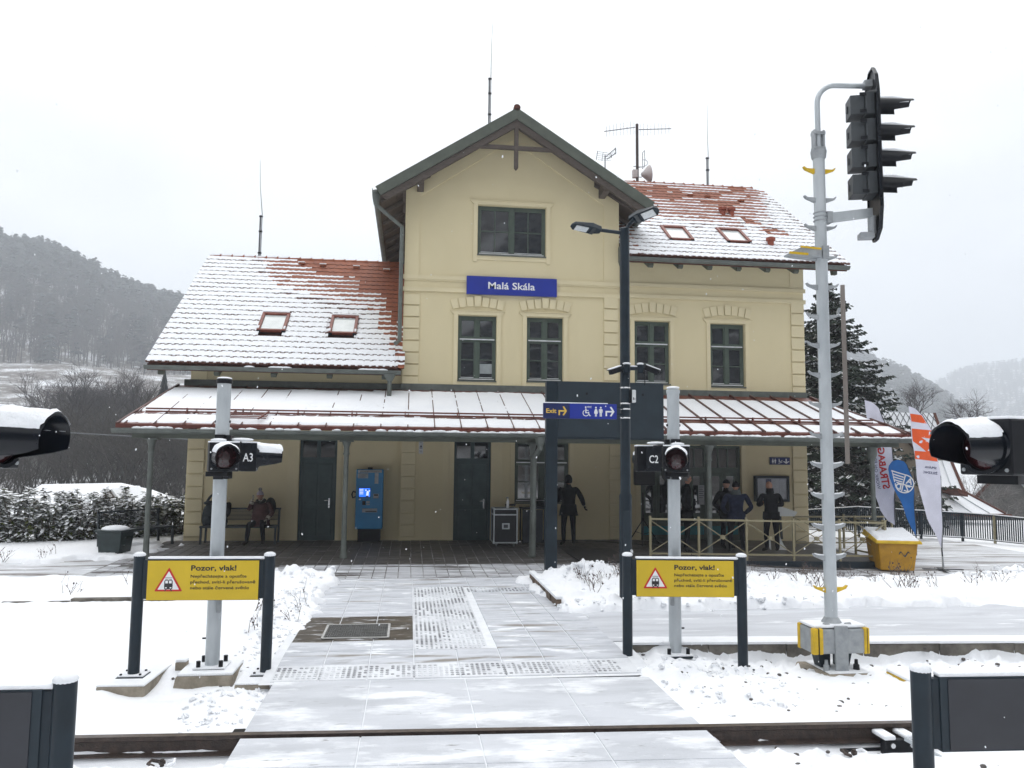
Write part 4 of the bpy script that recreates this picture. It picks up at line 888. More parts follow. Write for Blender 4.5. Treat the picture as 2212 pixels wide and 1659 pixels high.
# roof step near the left post
p = A(535, 905, CY0 + .5); q = MB()
for k in range(4): y_ = CY0 + .20 + .12 * k; q.tube([(p.x - .42, y_, cz(y_) + .12), (p.x + .45, y_, cz(y_) + .12)], .014, 6)
for s_ in (-.36, .36): q.bar((p.x + s_ - .06, CY0 + .12, cz(CY0 + .12) + .13), (p.x + s_ + .06, CY0 + .70, cz(CY0 + .7) + .13), .035, .03)
q.build('roof_step', m_sheet, canopy)
# fascia and gutter
q = MB(); q.box(CXL - .01, CXR + .01, CY0 - .03, CY0 + .01, ZE - .07, ZE + .018); q.build('fascia', m_sheet, canopy)
q = MB(); n = 10; R_ = .088; zc_ = ZE - .10; yc_ = CY0 - .12
pr_ = [(yc_ - R_ * math.cos(math.pi * i / (n - 1)), zc_ - R_ * math.sin(math.pi * i / (n - 1))) for i in range(n)] + [(yc_ + R_ * .84 * math.cos(math.pi * i / (n - 1)), zc_ - R_ * .84 * math.sin(math.pi * i / (n - 1))) for i in range(n)]
q.prismx(pr_, CXL - .04, CXR + .06); q.tube([(CXL - .04, yc_ - R_, zc_), (CXR + .06, yc_ - R_, zc_)], .012, 6); q.build('gutter', m_gutter, canopy, smooth=True)
q = MB(); r = random.Random(9)
for k in range(330):
    x_ = r.uniform(CXL + .1, CXR - .05)
    if x_ < .2 and r.random() < .62: continue
    s_ = r.uniform(.03, .075); q.ell((x_, yc_ + r.uniform(-.05, .08), zc_ + .012 + r.uniform(0, .02)), (s_ * 1.8, .05, s_ * .6), 7, 4)
q.build('gutter_snow', m_snowcap, canopy, smooth=80, kind='stuff')
# columns
for px, py in ((322, 1198), (746, 1203), (1150, 1204), (1532, 1212), (1886, 1214)):
    Yc = CY0 + .31; p = A(px, py, Yc); x_ = A(px, 1060, Yc).x; z0_ = zp1(x_, Yc) - .02; q = MB()
    q.lathe([(.085, 0), (.085, .06), (.066, .10), (.058, .5), (.053, 2.2), (.056, 2.28), (.075, 2.31), (.06, 2.35), (.062, 2.46), (.095, 2.56), (.115, 2.62), (.115, ZE - .29 - z0_)], 16, (x_, Yc, z0_)); q.box(x_ - .15, x_ + .15, Yc - .14, Yc + .14, ZE - .31, ZE - .28)
    q.build('column', m_gutter, canopy, smooth=True)
# bent rainwater pipe beside the middle column
p = A(1163, 960, CY0 + .12); q = MB(); q.tube([(p.x, yc_, ZE - .15), (p.x, yc_, ZE - .42), (p.x - .08, CY0 + .22, ZE - .62), (p.x - .09, CY0 + .22, zp1(p.x, CY0) + .05)], .062, 12); q.lathe([(.063, 0), (.10, .1), (.115, .2)], 12, (p.x, yc_, ZE - .36))
for z_ in (.5, 1.6): q.tube([(p.x - .09, CY0 + .22, z_), (p.x - .09, CY0 + .22, z_ + .02)], .07, 12)
q.build('downpipe', m_gutter, canopy, smooth=True)

# ---- station name board
x0, x1, z0, z1 = RCT(1008, 599, 1203, 638, FT_Y - .10)
nb = thing('name_board', 'blue board lettered Malá Skála on the front of the station between the floors', 'sign', ((x0 + x1) / 2, FT_Y - .10, z0)); w_, h_ = (x1 - x0) / 2, z1 - z0
q = MB(); q.box(-w_, w_, 0, .095, 0, h_); q.build('panel', m_blue, nb, bevel=.006)
# ================================================================== TEXT
def text_mesh(s, size, mats, bold=0, ext=.001, align='LEFT', spacing=1.0, name='lettering'):
    cu = bpy.data.curves.new('t', 'FONT'); cu.body = s; cu.size = size; cu.offset = bold * size; cu.extrude = ext; cu.align_x = align; cu.space_character = spacing; cu.resolution_u = 3
    o = bpy.data.objects.new('t', cu); COL.objects.link(o); dg = bpy.context.evaluated_depsgraph_get(); me = bpy.data.meshes.new_from_object(o.evaluated_get(dg)); bpy.data.objects.remove(o)
    me.name = name; me.materials.clear(); me.materials.append(mats); return me
FRONT = Matrix.Rotation(math.pi / 2, 4, 'X')     # lettering standing up, read from -Y
def text(s, size, m, parent, loc, bold=0, align='LEFT', M=None, spacing=1.0, sx=1.0, name='lettering'):
    me = text_mesh(s, size, m, bold, .0012, align, spacing, name)
    me.transform((M if M is not None else Matrix.Identity(4)) @ FRONT @ Matrix.Diagonal((sx, 1, 1, 1)))
    o = link(name, me, parent); o.location = loc; return o
text('Malá Skála', .272, m_white, nb, (-.02, -.004, h_ * .5 - .09), .014, 'CENTER', sx=1.17)
def ring(n, r, cx=0, cz_=0, a0=0, a1=2 * math.pi):
    return [(cx + r * math.cos(a0 + (a1 - a0) * i / n), cz_ + r * math.sin(a0 + (a1 - a0) * i / n)) for i in range(n + (1 if a1 - a0 < 6.2 else 0))]
def place(o, M):
    o.matrix_local = M; return o
# ================================================================== SIGNALS
def hood_mesh(R=.148, L=.30, slope=.03, a0=-62, a1=242, th=.006):
    b = MB(); n = 30; vs = []
    for k in range(n + 1):
        a = math.radians(a0 + (a1 - a0) * k / n); s = math.sin(a)
        f = 1.0 if s > -.42 else max(.12, 1 + (s + .42) * 2.3)
        l = L * f * (1 - .04 * (1 - s))
        for rr_ in (R, R - th):
            for j in range(4):
                y = -l * j / 3; rad = rr_ * (1 - .10 * j / 3); vs.append((rad * math.cos(a), y, rad * s + slope * y))
    for k in range(n):
        i = k * 8; q = i + 8
        for j in range(3):
            b.f.append((i + j, q + j, q + j + 1, i + j + 1)); b.m.append(0)
            b.f.append((i + 4 + j, i + 5 + j, q + 5 + j, q + 4 + j)); b.m.append(0)
        b.f.append((i + 3, q + 3, q + 7, i + 7)); b.m.append(0)
    for i in (0, n * 8): b.f.append((i, i + 1, i + 2, i + 3, i + 7, i + 6, i + 5, i + 4)); b.m.append(0)
    b.v = vs; return b
def hood_snow(R=.148, L=.30, slope=.03, a0=22, a1=158, th=.030, seed=1):
    n, m_ = 26, 14; b = MB(); r = random.Random(seed)
    for k in range(n + 1):
        a = math.radians(a0 + (a1 - a0) * k / n)
        for j in range(m_ + 1):
            y = -(L + .004) * j / m_ * (.985 if 35 < math.degrees(a) < 145 else .93); e = max(0, math.sin(math.pi * k / n)) ** .45
            nn = float(fbm(k * .35 + seed * 9, j * .6, 1, 3)); t = th * e * (.55 + .9 * nn) - (.004 + .02 * max(0, nn - .5) * (e < .6)); rad = R * (1 - .10 * j / m_) + t * (1 if 0 < j < m_ else .55)
            b.v.append((rad * math.cos(a), y, rad * math.sin(a) + slope * y))
    for k in range(n):
        for j in range(m_): i = k * (m_ + 1) + j; b.f.append((i, i + m_ + 1, i + m_ + 2, i + 1)); b.m.append(0)
    return b
_hm = hood_mesh().mesh('hood', m_blackg, True); _hs = hood_snow().mesh('snow_cap', m_snowcap, True)
def lens_mesh():
    b = MB(); n = 24; vs = [(0, -.022, 0)]
    for i, (r, y) in enumerate(((.06, -.018), (.11, -.008), (.135, .006))):
        for k in range(n): vs.append((r * math.cos(2 * math.pi * k / n), y, r * math.sin(2 * math.pi * k / n)))
    fs = [(0, 1 + (k + 1) % n, 1 + k)[::-1] for k in range(n)]
    for i in range(2):
        for k in range(n): a = 1 + i * n + k; c = 1 + i * n + (k + 1) % n; fs.append((a, a + n, c + n, c)[::-1])
    b.add(vs, fs); return b.mesh('lens', m_lens, True)
_lm = lens_mesh()
def lamp_unit(root, M, depth=.16, label=None, size=.325):
    h = size / 2; b = MB(); b.box(-h, h, 0, depth, -h, h)
    o = b.build('lamp_housing', m_black, root, bevel=.012); o.matrix_local = M
    for me, nm in ((_hm, 'hood'), (_hs, 'snow_cap'), (_lm, 'lens')): c = link(nm, me, o); c.location = (0, -.004, 0)
    b = MB(); n = 28; vs = []
    for r_, y in ((.158, 0), (.158, -.03), (.138, -.03), (.138, .0)):
        for k in range(n): vs.append((r_ * math.cos(2 * math.pi * k / n), y, r_ * math.sin(2 * math.pi * k / n)))
    fs = [(i * n + k, i * n + (k + 1) % n, (i + 1) * n + (k + 1) % n, (i + 1) * n + k) for i in range(3) for k in range(n)]; b.add(vs, fs); b.build('lens_ring', m_blackg, o, smooth=True)
    b = MB()
    for cx_, cz_ in ((-h + .03, -h + .03), (h - .03, -h + .03)): b.cyl((cx_, .002, cz_), (cx_, -.008, cz_), .011, n=8)
    b.build('screws', m_galvd, o, kind='stuff')
    b = MB(); b.box(-h - .002, h + .002, -.004, depth + .004, h - .001, h + .016); b.build('box_snow', m_snowcap, o, bevel=.012)
    return o
RZ = lambda a: Matrix.Rotation(math.radians(a), 4, 'Z')
T = lambda *a: Matrix.Translation(a)
def crossing_signal(px, ptop, pbot, Y, word, side, label, zc_px, off=0.0, white_cap=False, found=True):
    base = A(px[1], pbot, Y); x0 = base.x; z0 = -.10 if side > 0 else -.14; zt = A(px[0], ptop, Y).z; zc = A(px[0], zc_px, Y).z - z0; H = zt - z0
    t = thing('crossing_signal', label, 'signal', (x0, Y, z0), 0, 'pedestrian crossing signals'); R_ = .078
    b = MB(); b.lathe([(R_, 0), (R_, H - .06)], 20); b.build('pole', m_galv, t, smooth=True)
    b = MB(); b.lathe([(R_ + .012, H - .06), (R_ + .012, H - .01), (R_ - .01, H)] if not white_cap else [(R_ + .008, H - .07), (R_ + .008, H - .03), (R_ * .5, H - .003)], 20); b.build('pole_cap', m_black if not white_cap else m_galv, t, smooth=True)
    b = MB(); b.ell((0, 0, H), (R_ + .008, R_ + .008, .022), 16, 6); b.build('snow_cap', m_snowcap, t, smooth=80)
    if not white_cap: b = MB(); b.cyl((-R_ - .01, 0, H - .5), (R_ + .01, 0, H - .5), .016, n=8); b.cyl((-R_ - .008, 0, H - .93), (R_ + .008, 0, H - .93), .016, n=8); b.build('bolt', m_black, t)
    else: b = MB(); b.cyl((-R_ - .012, 0, H - .48), (R_ + .012, 0, H - .48), .017, n=8); b.cyl((-R_ - .01, 0, H - .83), (R_ + .01, 0, H - .83), .017, n=8); b.build('bolt', m_black, t)
    HR = RZ(20 * side); off = off * .5
    lamp_unit(t, HR @ T(off, -.26, zc))
    lamp_unit(t, HR @ T(side * .36 + off * .4, -.06 if side > 0 else .12, zc) @ RZ(90 * side if side > 0 else -165), .17)
    b = MB(); b.M = HR; b.box(min(side * .155, side * .356) + off * .6, max(side * .155, side * .356) + off * .4, -.228, -.22, zc - .155, zc + .155); b.M = None; b.build('name_plate', m_blackg, t)
    text(word, .135, m_white, t, HR @ Vector((side * .262 + off * .6, -.2315, zc - .048)), .008, 'CENTER', sx=.72, M=HR)
    b = MB()
    for dz in (.20, -.20): b.box(-.055, .055, -.30 + .18, -.06, zc + dz - .055, zc + dz + .055); b.box(.10 * side - .04, .10 * side + .02, -.10, .06, zc + dz - .05, zc + dz + .05)
    b.box(-.10, .25 * side if side > 0 else .10, -.12, .06, zc + .155, zc + .175) if side > 0 else b.box(-.25, .10, -.12, .06, zc + .155, zc + .175)
    b.box(-.12, .12, -.2, -.05, zc - .22, zc - .165); b.build('bracket', m_black, t, bevel=.006)
    b = MB(); 
    for dz in (.20, -.20): b.cyl((0, -.12, zc + dz), (0, -.13, zc + dz), .014, n=8)
    b.build('bracket_bolt', m_chrome, t)
    b = MB(); b.ell((0, -.16, zc + .19), (.09, .06, .022), 10, 6); b.ell((side * .22, -.02, zc + .2), (.14, .05, .022), 10, 6); b.build('bracket_snow', m_snowcap, t, smooth=80)
    # door strip, base plate, anchor bolts, foundation
    b = MB(); b.box(.035 if side > 0 else -.085, .085 if side > 0 else -.035, -R_ - .012, -R_ + .02, .62, 1.02); b.build('service_door', m_galvd, t, bevel=.01)
    b = MB(); b.cyl((-R_ * side, 0, .33), ((-R_ - .04) * side, 0, .33), .01, n=8); b.build('earth_screw', m_black, t)
    b = MB(); b.box(-.17, .17, -.17, .17, .0, .022); b.build('base_plate', m_anth, t); b = MB(); b.box(-.175, .175, -.165, .175, .02, .045); b.build('plate_snow', m_snowcap, t, bevel=.015)
    for a_ in (-1, 1):
        for c_ in (-1, 1): b = MB(); b.cyl((a_ * .12, c_ * .12, .02), (a_ * .12, c_ * .12, .11), .024, n=10); b.build('anchor_bolt', m_black, t, smooth=True)
    if found: b = MB(); b.add([(-.37, -.36, -.4), (.33, -.36, -.4), (.37, .36, -.4), (-.35, .36, -.4), (-.31, -.30, -.01), (.29, -.30, -.01), (.30, .30, -.01), (-.29, .30, -.01)], [(0, 3, 2, 1), (4, 5, 6, 7), (0, 1, 5, 4), (1, 2, 6, 5), (2, 3, 7, 6), (3, 0, 4, 7)]); b.build('foundation', m_concrete, t, bevel=.012); b = MB(); b.box(-.30, .29, -.29, .30, -.012, .022); b.build('foundation_snow', m_snowcap, t, bevel=.02)
    return t
crossing_signal((487, 458), 818, 1440, 9.42, 'A3', 1, 'galvanised post with a black red-lens signal lettered A3', 987)
crossing_signal((1455, 1459), 838, 1418, 9.66, 'C2', -1, 'galvanised post with a black red-lens signal lettered C2', 992, off=.075, white_cap=True, found=False)
p = G(1459, 1440, -.16); b = MB()
t = thing('concrete_footing', 'low concrete footing poking from snow at the foot of the post lettered C2', 'footing', (p.x + .12, 9.05, -.19)); b.box(-.3, .22, -.12, .3, -.1, .035); b.build('block', m_concrete, t, bevel=.015); b = MB(); b.box(-.29, .21, -.10, .3, .034, .06); b.build('snow_cap', m_snowcap, t, bevel=.02)
# the two signals close to the viewer
for px, py, Y, rz, side, lab in ((2126, 966, 4.20, -74, 1, 'near black signal with snowy hood at the right edge, above the near board back'), (2, 946, 4.45, 80, -1, 'near black signal with long snowy hood cut by the left edge')):
    p = A(px, py, Y); t = thing('crossing_signal', lab, 'signal', (p.x, p.y, -.2), 0, 'pedestrian crossing signals'); zc = p.z + .2
    lamp_unit(t, T(0, 0, zc) @ RZ(rz), .20)
    q = Vector((math.sin(math.radians(-rz)) * -1, 0, 0)); d = RZ(rz) @ Vector((0, 1, 0)); s_ = RZ(rz) @ Vector((1, 0, 0)) * side
    lamp_unit(t, T(*(d * .34 + s_ * -.0 + Vector((0, .12, zc)))) @ RZ(180 if side > 0 else 180), .17)
    pc = d * .95 + Vector((0, .22, 0)); b = MB(); b.lathe([(.078, 0), (.078, 2.7)], 18, (pc.x, pc.y, 0)); b.build('pole', m_galv, t, smooth=True)
    b = MB(); b.bar(d * .18 + Vector((0, .05, zc - .12)), pc + Vector((0, 0, zc - .12)), .05, .09); b.build('bracket', m_black, t); b = MB(); b.bar(d * .18 + Vector((0, .05, zc + .12)), pc + Vector((0, 0, zc + .12)), .05, .05); b.build('bracket', m_black, t)
    b = MB(); b.bar(d * .10 - s_ * 0 + Vector((0, 0, zc - .19)), d * .45 + Vector((0, .1, zc - .19)), .22, .05); b.build('lower_bracket', m_black, t)
    b = MB(); b.bar(d * .205 + s_ * .04 + Vector((0, 0, zc - .16)), d * .205 + s_ * .04 + Vector((0, 0, zc + .155)), .03, .02); b.build('grey_strip', m_galvd, t)
# ================================================================== WARNING BOARDS
def warning_board(posts, ztop, panel, name_lab, back=False, ph=1.32, found=True):
    (xa, ya), (xb, yb) = posts; cx_, cy_ = (xa + xb) / 2, (ya + yb) / 2; w = math.hypot(xb - xa, yb - ya); rz = math.atan2(yb - ya, xb - xa)
    z0 = ztop - ph; t = thing('warning_board', name_lab, 'sign', (cx_, cy_, z0), rz, 'warning boards at the crossing'); r = .060
    for s_ in (-1, 1):
        x = s_ * w / 2; b = MB(); b.lathe([(r, 0), (r, ph - .004), (r * .9, ph)], 18, (x, 0, 0)); po = b.build('post', m_anth, t, smooth=True)
        b = MB(); b.ell((x, 0, ph - .002), (r + .006, r + .006, .034), 16, 6); b.build('snow_cap', m_snowcap, po, smooth=80)
        b = MB(); b.box(x - s_ * .035 - .055, x - s_ * .035 + .055, -.022, .022, ph - .46, ph - .05) if False else b.box(min(x, x - s_ * .13), max(x, x - s_ * .13), -.026, .026, ph - .475, ph - .055); b.build('panel_holder', m_anth, t, bevel=.005)
        if not back or s_ * (1 if cx_ < 0 else -1) > 0:
            b = MB(); b.box(x - .14, x + .14, -.12, .12, -.005, .018); b.build('base_plate', m_anth, t); b = MB(); b.box(x - .135, x + .135, -.105, .12, .017, .038); b.build('plate_snow', m_snowcap, t, bevel=.012)
            b = MB()
            for a_ in (-1, 1):
                for c_ in (-1, 1): b.cyl((x + a_ * .10, c_ * .085, .03), (x + a_ * .10, c_ * .085, .052), .014, n=8)
            b.build('anchor_bolts', m_black, t, kind='stuff')
            if found: b = MB(); b.box(x - .24, x + .24, -.36, .48, -.4, -.008); b.build('foundation', m_concrete, t, bevel=.014); b = MB(); b.box(x - .245, x + .245, -.355, .485, -.01, .012); b.build('foundation_snow', m_snowcap, t, bevel=.018)
    hw_ = w / 2 - .10; zb, zt_ = ph - .49, ph - .045; b = MB(); b.box(-hw_, hw_, -.035, .03, zb, zt_)
    pn = b.build('panel', m_anth2 if back else m_anth, t, bevel=.004)
    b = MB(); b.box(-hw_ - .004, hw_ + .06, -.036, .036, zt_ - .002, zt_ + .024); b.build('panel_snow', m_snowcap, t, bevel=.014)
    if back:
        b = MB(); b.box(-hw_ + .05, hw_ - .05, -.041, -.033, zb + .012, zt_ - .012); b.build('back_sheet', mat('back_sheet', (.022, .024, .032), .45, var=.15, scale=3) if 'back_sheet' not in bpy.data.materials else bpy.data.materials['back_sheet'], t); return t
    y = -.039; b = MB(); b.box(-hw_ + .004, hw_ - .004, y, -.033, zb + .004, zt_ - .016); b.build('face', m_yellow, t); y -= .0015
    # pictogram
    W_ = 2 * hw_; cx = -hw_ + W_ * .195; cz_ = zb + .185; S_ = W_ * .128
    def tri(s): return [(cx + s * math.sin(a) * 1.0, cz_ + s * math.cos(a) * 1.0) for a in (0, 2 * math.pi / 3, 4 * math.pi / 3)]
    def rtri(s, rad=.012):
        P = [Vector(q) for q in tri(s)]; o_ = []
        for i in range(3):
            a_, m_, c_ = P[i - 1], P[i], P[(i + 1) % 3]; u = (a_ - m_).normalized() * rad; v = (c_ - m_).normalized() * rad; o_ += [tuple(m_ + u), tuple(m_ + u * .3 + v * .3), tuple(m_ + v)]
        return o_
    b = MB(); b.prism(rtri(S_ * 1.12), y - .001, y + .002); pt = b.build('red_triangle', m_red, t)
    b = MB(); b.prism(rtri(S_ * .86, .006), y - .0022, y + .001); b.build('white_triangle', m_white, pt)
    k = S_ / .155; yy = y - .0035; zq = cz_ - .005 * k; b = MB(); q = lambda x0, x1, z0_, z1_, m=0, d=0: b.box(cx + x0 * k, cx + x1 * k, yy - d, yy + .002, zq + z0_ * k, zq + z1_ * k, m)
    b.prism([(cx + u * k, zq + v * k) for u, v in ((-.042, -.058), (.042, -.058), (.046, -.02), (.044, .03), (.034, .048), (-.034, .048), (-.044, .03), (-.046, -.02))], yy, yy + .002)
    q(-.038, .038, .062, .068); q(-.034, -.006, .006, .036, 1, .001); q(.006, .034, .006, .036, 1, .001); q(-.008, .008, .040, .046, 1, .001); q(-.034, -.016, -.048, -.036, 1, .001); q(.016, .034, -.048, -.036, 1, .001)
    for s_ in (-1, 1): b.prism([(cx + s_ * u * k, zq + v * k) for u, v in ((.018, -.058), (.028, -.058), (.044, -.080), (.032, -.080))], yy, yy + .002)
    b.build('train_symbol', [m_ink, m_white], pt)
    tx = -hw_ + W_ * .385; text('Pozor, vlak!', .080, m_ink, t, (tx, y - .001, zt_ - .122), .020, sx=1.30)
    for i, s_ in enumerate(('Nepřecházejte a opusťte', 'přechod, svítí-li přerušovaně', 'nebo stále červené světlo')): text(s_, .0470, m_ink, t, (tx, y - .001, zt_ - .20 - i * .0625), .004, sx=1.24, spacing=1.03)
    return t
pa, pb = A(302, 1200, 9.18), A(583, 1199, 9.12); warning_board(((pa.x, 9.18), (pb.x, 9.12)), A(306, 1198, 9.18).z, None, 'yellow Pozor vlak warning board in front of the galvanised post lettered A3', ph=1.30)
pa, pb = A(1355, 1200, 9.30), A(1601, 1201, 9.14); warning_board(((pa.x, 9.30), (pb.x, 9.14)), A(1355, 1198, 9.30).z, None, 'yellow Pozor vlak warning board in front of the galvanised post lettered C2', ph=1.36)
pa = A(142, 1466, 4.62); warning_board(((pa.x - 1.36, 4.66), (pa.x, 4.62)), pa.z, None, 'dark back of a near warning board with snow on top, bottom left corner', back=True, ph=1.36)
pa = A(1988, 1444, 4.62); warning_board(((pa.x, 4.62), (pa.x + 1.36, 4.55)), pa.z, None, 'dark back of a near warning board with snow on top, bottom right corner', back=True, ph=1.36)
p = G(393, 1440, -.1); t = thing('marker_stone', 'small square concrete marker stone in snow left of the post lettered A3', 'marker stone', (p.x, p.y, -.16)); b = MB(); b.box(-.06, .06, -.06, .06, -.1, .12); b.build('stone', m_concrete, t, bevel=.01); b = MB(); b.box(-.062, .062, -.06, .062, .118, .15); b.build('snow_cap', m_snowcap, t, bevel=.015)
# yellow cable cover behind the near right board
p = A(1940, 1448, 8.4); t = thing('cable_trough', 'yellow edged concrete cable trough lid under snow beside the track', 'cable trough', (p.x + 1.0, 8.35, -.15), -.06)
b = MB(); b.box(-1.0, 1.2, -.22, .25, -.03, .03); b.build('lid', m_yelp, t, bevel=.01); b = MB(); b.box(-.96, 1.2, -.2, .25, -.12, -.03); b.build('trough', m_black, t); b = MB(); b.box(-1.0, 1.21, -.205, .26, .03, .065); b.build('snow_cap', m_snowcap, t, bevel=.02)
# ================================================================== TALL TRAIN SIGNAL
TY = 8.95; b0 = A(1798, 1425, TY); tx0 = b0.x; tz0 = -.13
ts = thing('light_signal', 'tall galvanised signal post with rungs and a four-lamp head seen from behind', 'signal', (tx0, TY, tz0))
def SZ(py, px=1785): return A(px, py, TY).z - tz0
H1 = SZ(345); r_ = .074
b = MB(); b.lathe([(r_, SZ(1345)), (r_ * .96, H1)], 20); b.build('pole', m_galv, ts, smooth=True)
b = MB(); b.lathe([(r_ * 1.0, H1 - .005), (r_ * 1.2, H1 + .02), (r_ * 1.32, H1 + .10), (r_ * .7, H1 + .115)], 18); b.build('pole_head', m_galvd, ts, smooth=True)
xt = 0.0; zt0 = H1 + .11; zt1 = SZ(180); bx = A(1866, 178, TY).x - tx0
pts = [(0, 0, zt0), (0, 0, zt1 - .30)] + [(.26 - .26 * math.cos(a), 0, zt1 - .30 + .26 * math.sin(a) + .02) for a in np.linspace(.15, math.pi / 2, 8)] + [(bx, 0, zt1)]
b = MB(); b.tube(pts, .033, 12); b.build('bent_tube', m_galv, ts, smooth=True)
b = MB()
for s_ in (-1, 1): b.box(s_ * .06 - .012, s_ * .06 + .012, -.04, .04, zt0 + .0, zt0 + .26)
for z_ in (.02, .22): b.box(-.075, .075, -.05, -.03, zt0 + z_ - .02, zt0 + z_ + .02); b.cyl((-.07, -.045, zt0 + z_), (-.09, -.045, zt0 + z_), .014, n=8); b.box(-.075, .075, .03, .05, zt0 + z_ - .02, zt0 + z_ + .02)
b.build('tube_clamp', m_galvd, ts, bevel=.004)
def rung(py, m, snow=True):
    z_ = SZ(py); o = None
    for s_ in (-1, 1):
        b = MB(); b.prism([(s_ * .06, z_ - .048), (s_ * .06, z_ + .018), (s_ * .17, z_ + .020), (s_ * .205, z_ + .044), (s_ * .214, z_ + .038), (s_ * .19, z_ + .002)], -.022, .022); b.build('rung', m, ts, bevel=.003)
        if snow: b = MB(); b.tube([(s_ * .07, 0, z_ + .020), (s_ * .15, 0, z_ + .027), (s_ * .19, 0, z_ + .042)], [.012, .013, .008], 6); b.build('rung_snow', m_snowcap, ts, smooth=80)
for py in (432, 493, 557, 620, 684, 746, 809, 874, 940, 1005, 1071, 1138, 1203): rung(py, m_galvd, py > 990)
rung(370, m_yelp, False); rung(1272, m_yelp, False)
# foot platform with yellow tip
z_ = SZ(552); b = MB(); b.add([(-.46, -.10, z_ - .01), (-.30, -.12, z_ + .07), (-.05, -.10, z_ + .05), (-.05, .10, z_ + .05), (-.30, .12, z_ + .07), (-.46, .06, z_ - .01)] + [(-.46, -.10, z_ - .03), (-.30, -.12, z_ - .03), (-.05, -.10, z_ - .05), (-.05, .10, z_ - .05), (-.30, .12, z_ - .03), (-.46, .06, z_ - .03)], [(0, 1, 2, 3, 4, 5), (11, 10, 9, 8, 7, 6), (0, 6, 7, 1), (1, 7, 8, 2), (2, 8, 9, 3), (3, 9, 10, 4), (4, 10, 11, 5), (5, 11, 6, 0)]); b.build('foot_plate', m_galvd, ts)
b = MB(); b.bar((-.33, -.122, z_ + .062), (-.06, -.105, z_ + .052), .02, .022); b.bar((-.47, -.105, z_ - .012), (-.24, -.125, z_ - .028), .02, .026); b.build('yellow_edge', m_yelp, ts); b = MB(); b.box(-.03, .05, -.10, -.06, z_ - .06, z_ + .10); b.build('plate_bracket', m_galvd, ts)
# lower arm with clamp straps
za_ = SZ(468); hx = A(1893, 440, TY).x - tx0; b = MB()
b.prism([(.05, za_ - .09), (.05, za_ + .03), (hx - .08, za_ + .13), (hx - .08, za_ + .02)], -.05, .03); b.build('arm', m_galv, ts, bevel=.004)
b = MB()
for k in range(3): b.lathe([(r_ + .004, za_ - .07 + .05 * k), (r_ + .012, za_ - .06 + .05 * k), (r_ + .004, za_ - .05 + .05 * k)], 18)
b.box(.06, .13, -.07, .05, za_ - .09, za_ + .05); b.build('strap', m_galvd, ts)
# signal head: local x along depth of board, front = +X turned toward the viewer
hd = thing('tmp', 'x', 'y'); HM = T(hx, 0, 0) @ RZ(-17)
zb_, zt_ = SZ(518, 1885), SZ(156, 1900)
oct_ = [(-.19, zb_ + .10), (-.02, zb_), (.09, zb_ + .0), (.20, zb_ + .16), (.27, zb_ + .36), (.27, zt_ - .36), (.20, zt_ - .12), (.05, zt_), (-.10, zt_ + .0), (-.22, zt_ - .14), (-.27, zt_ - .36), (-.27, zb_ + .36)]
b = MB(); b.prismx([(y, z) for y, z in oct_], -.012, .012); head = b.build('signal_head', m_black, ts); head.matrix_local = HM
b = MB()
for i in range(len(oct_)): p_, q_ = oct_[i], oct_[(i + 1) % len(oct_)]; b.bar((-.018, p_[0], p_[1]), (-.018, q_[0], q_[1]), .03, .018)
b.build('board_rim', m_blackg, head)
n4 = [SZ(v, 1870) for v in (230, 287, 343, 400)]
for i, z_ in enumerate(n4):
    b = MB(); b.box(-.13, -.013, -.155, .155, z_ - .145, z_ + .145); b.build('lamp_case', m_dgrey, head, bevel=.012)
    b = MB(); b.box(-.30, -.13, -.11, .145, z_ - .13, z_ + .125); b.box(-.315, -.30, .02, .06, z_ - .05, z_ + .04); b.build('case_door', m_dgrey, head, bevel=.014)
    b = MB(); 
    for dz in (-.11, .11): b.box(-.20, -.12, -.165, -.15, z_ + dz - .022, z_ + dz + .022)
    b.build('hinge', m_black, head, bevel=.004)
    hM = RZ(90)
    b = MB(); n = 22; vs = []; L = .46
    for k in range(n + 1):
        a = math.radians(-25 + 230 * k / n); s_ = math.sin(a); l = L if s_ > .35 else L * .62
        for rr_ in (.115, .108):
            for j in range(4): x_ = l * j / 3; vs.append((x_, rr_ * math.cos(a), rr_ * s_ * (1 - .15 * j / 3) + z_ - .03 * j / 3))
    for k in range(n):
        i0 = k * 8; q0 = i0 + 8
        for j in range(3): b.f += [(i0 + j, i0 + j + 1, q0 + j + 1, q0 + j), (i0 + 4 + j, q0 + 4 + j, q0 + 5 + j, i0 + 5 + j)]; b.m += [0, 0]
        b.f.append((i0 + 3, i0 + 7, q0 + 7, q0 + 3)); b.m.append(0)
    b.v = vs; b.build('hood', m_black, head, smooth=True)
    b = MB(); b.cyl((.002, 0, z_), (.02, 0, z_), .10, n=20); b.build('lens', m_lens, head)
    b = MB(); b.tube([(.04, 0, z_ + .098), (.22, 0, z_ + .088), (.43, 0, z_ + .060)], [.035, .045, .02], 8); b.build('hood_snow', m_snowcap, head, smooth=80)
b = MB(); b.box(-.11, .0, -.06, .06, zt_ - .22, zt_ - .13); b.build('head_bracket', m_galvd, head, bevel=.005); b = MB(); b.box(-.10, -.02, -.05, .05, zb_ + .09, zb_ + .30); b.cyl((-.06, -.03, zb_ + .08), (-.06, -.03, zb_ + .30), .045, n=12); b.box(-.22, -.05, -.08, .08, zb_ + .02, zb_ + .09); b.build('head_bracket', m_galvd, head, bevel=.005)
bpy.data.objects.remove(hd)
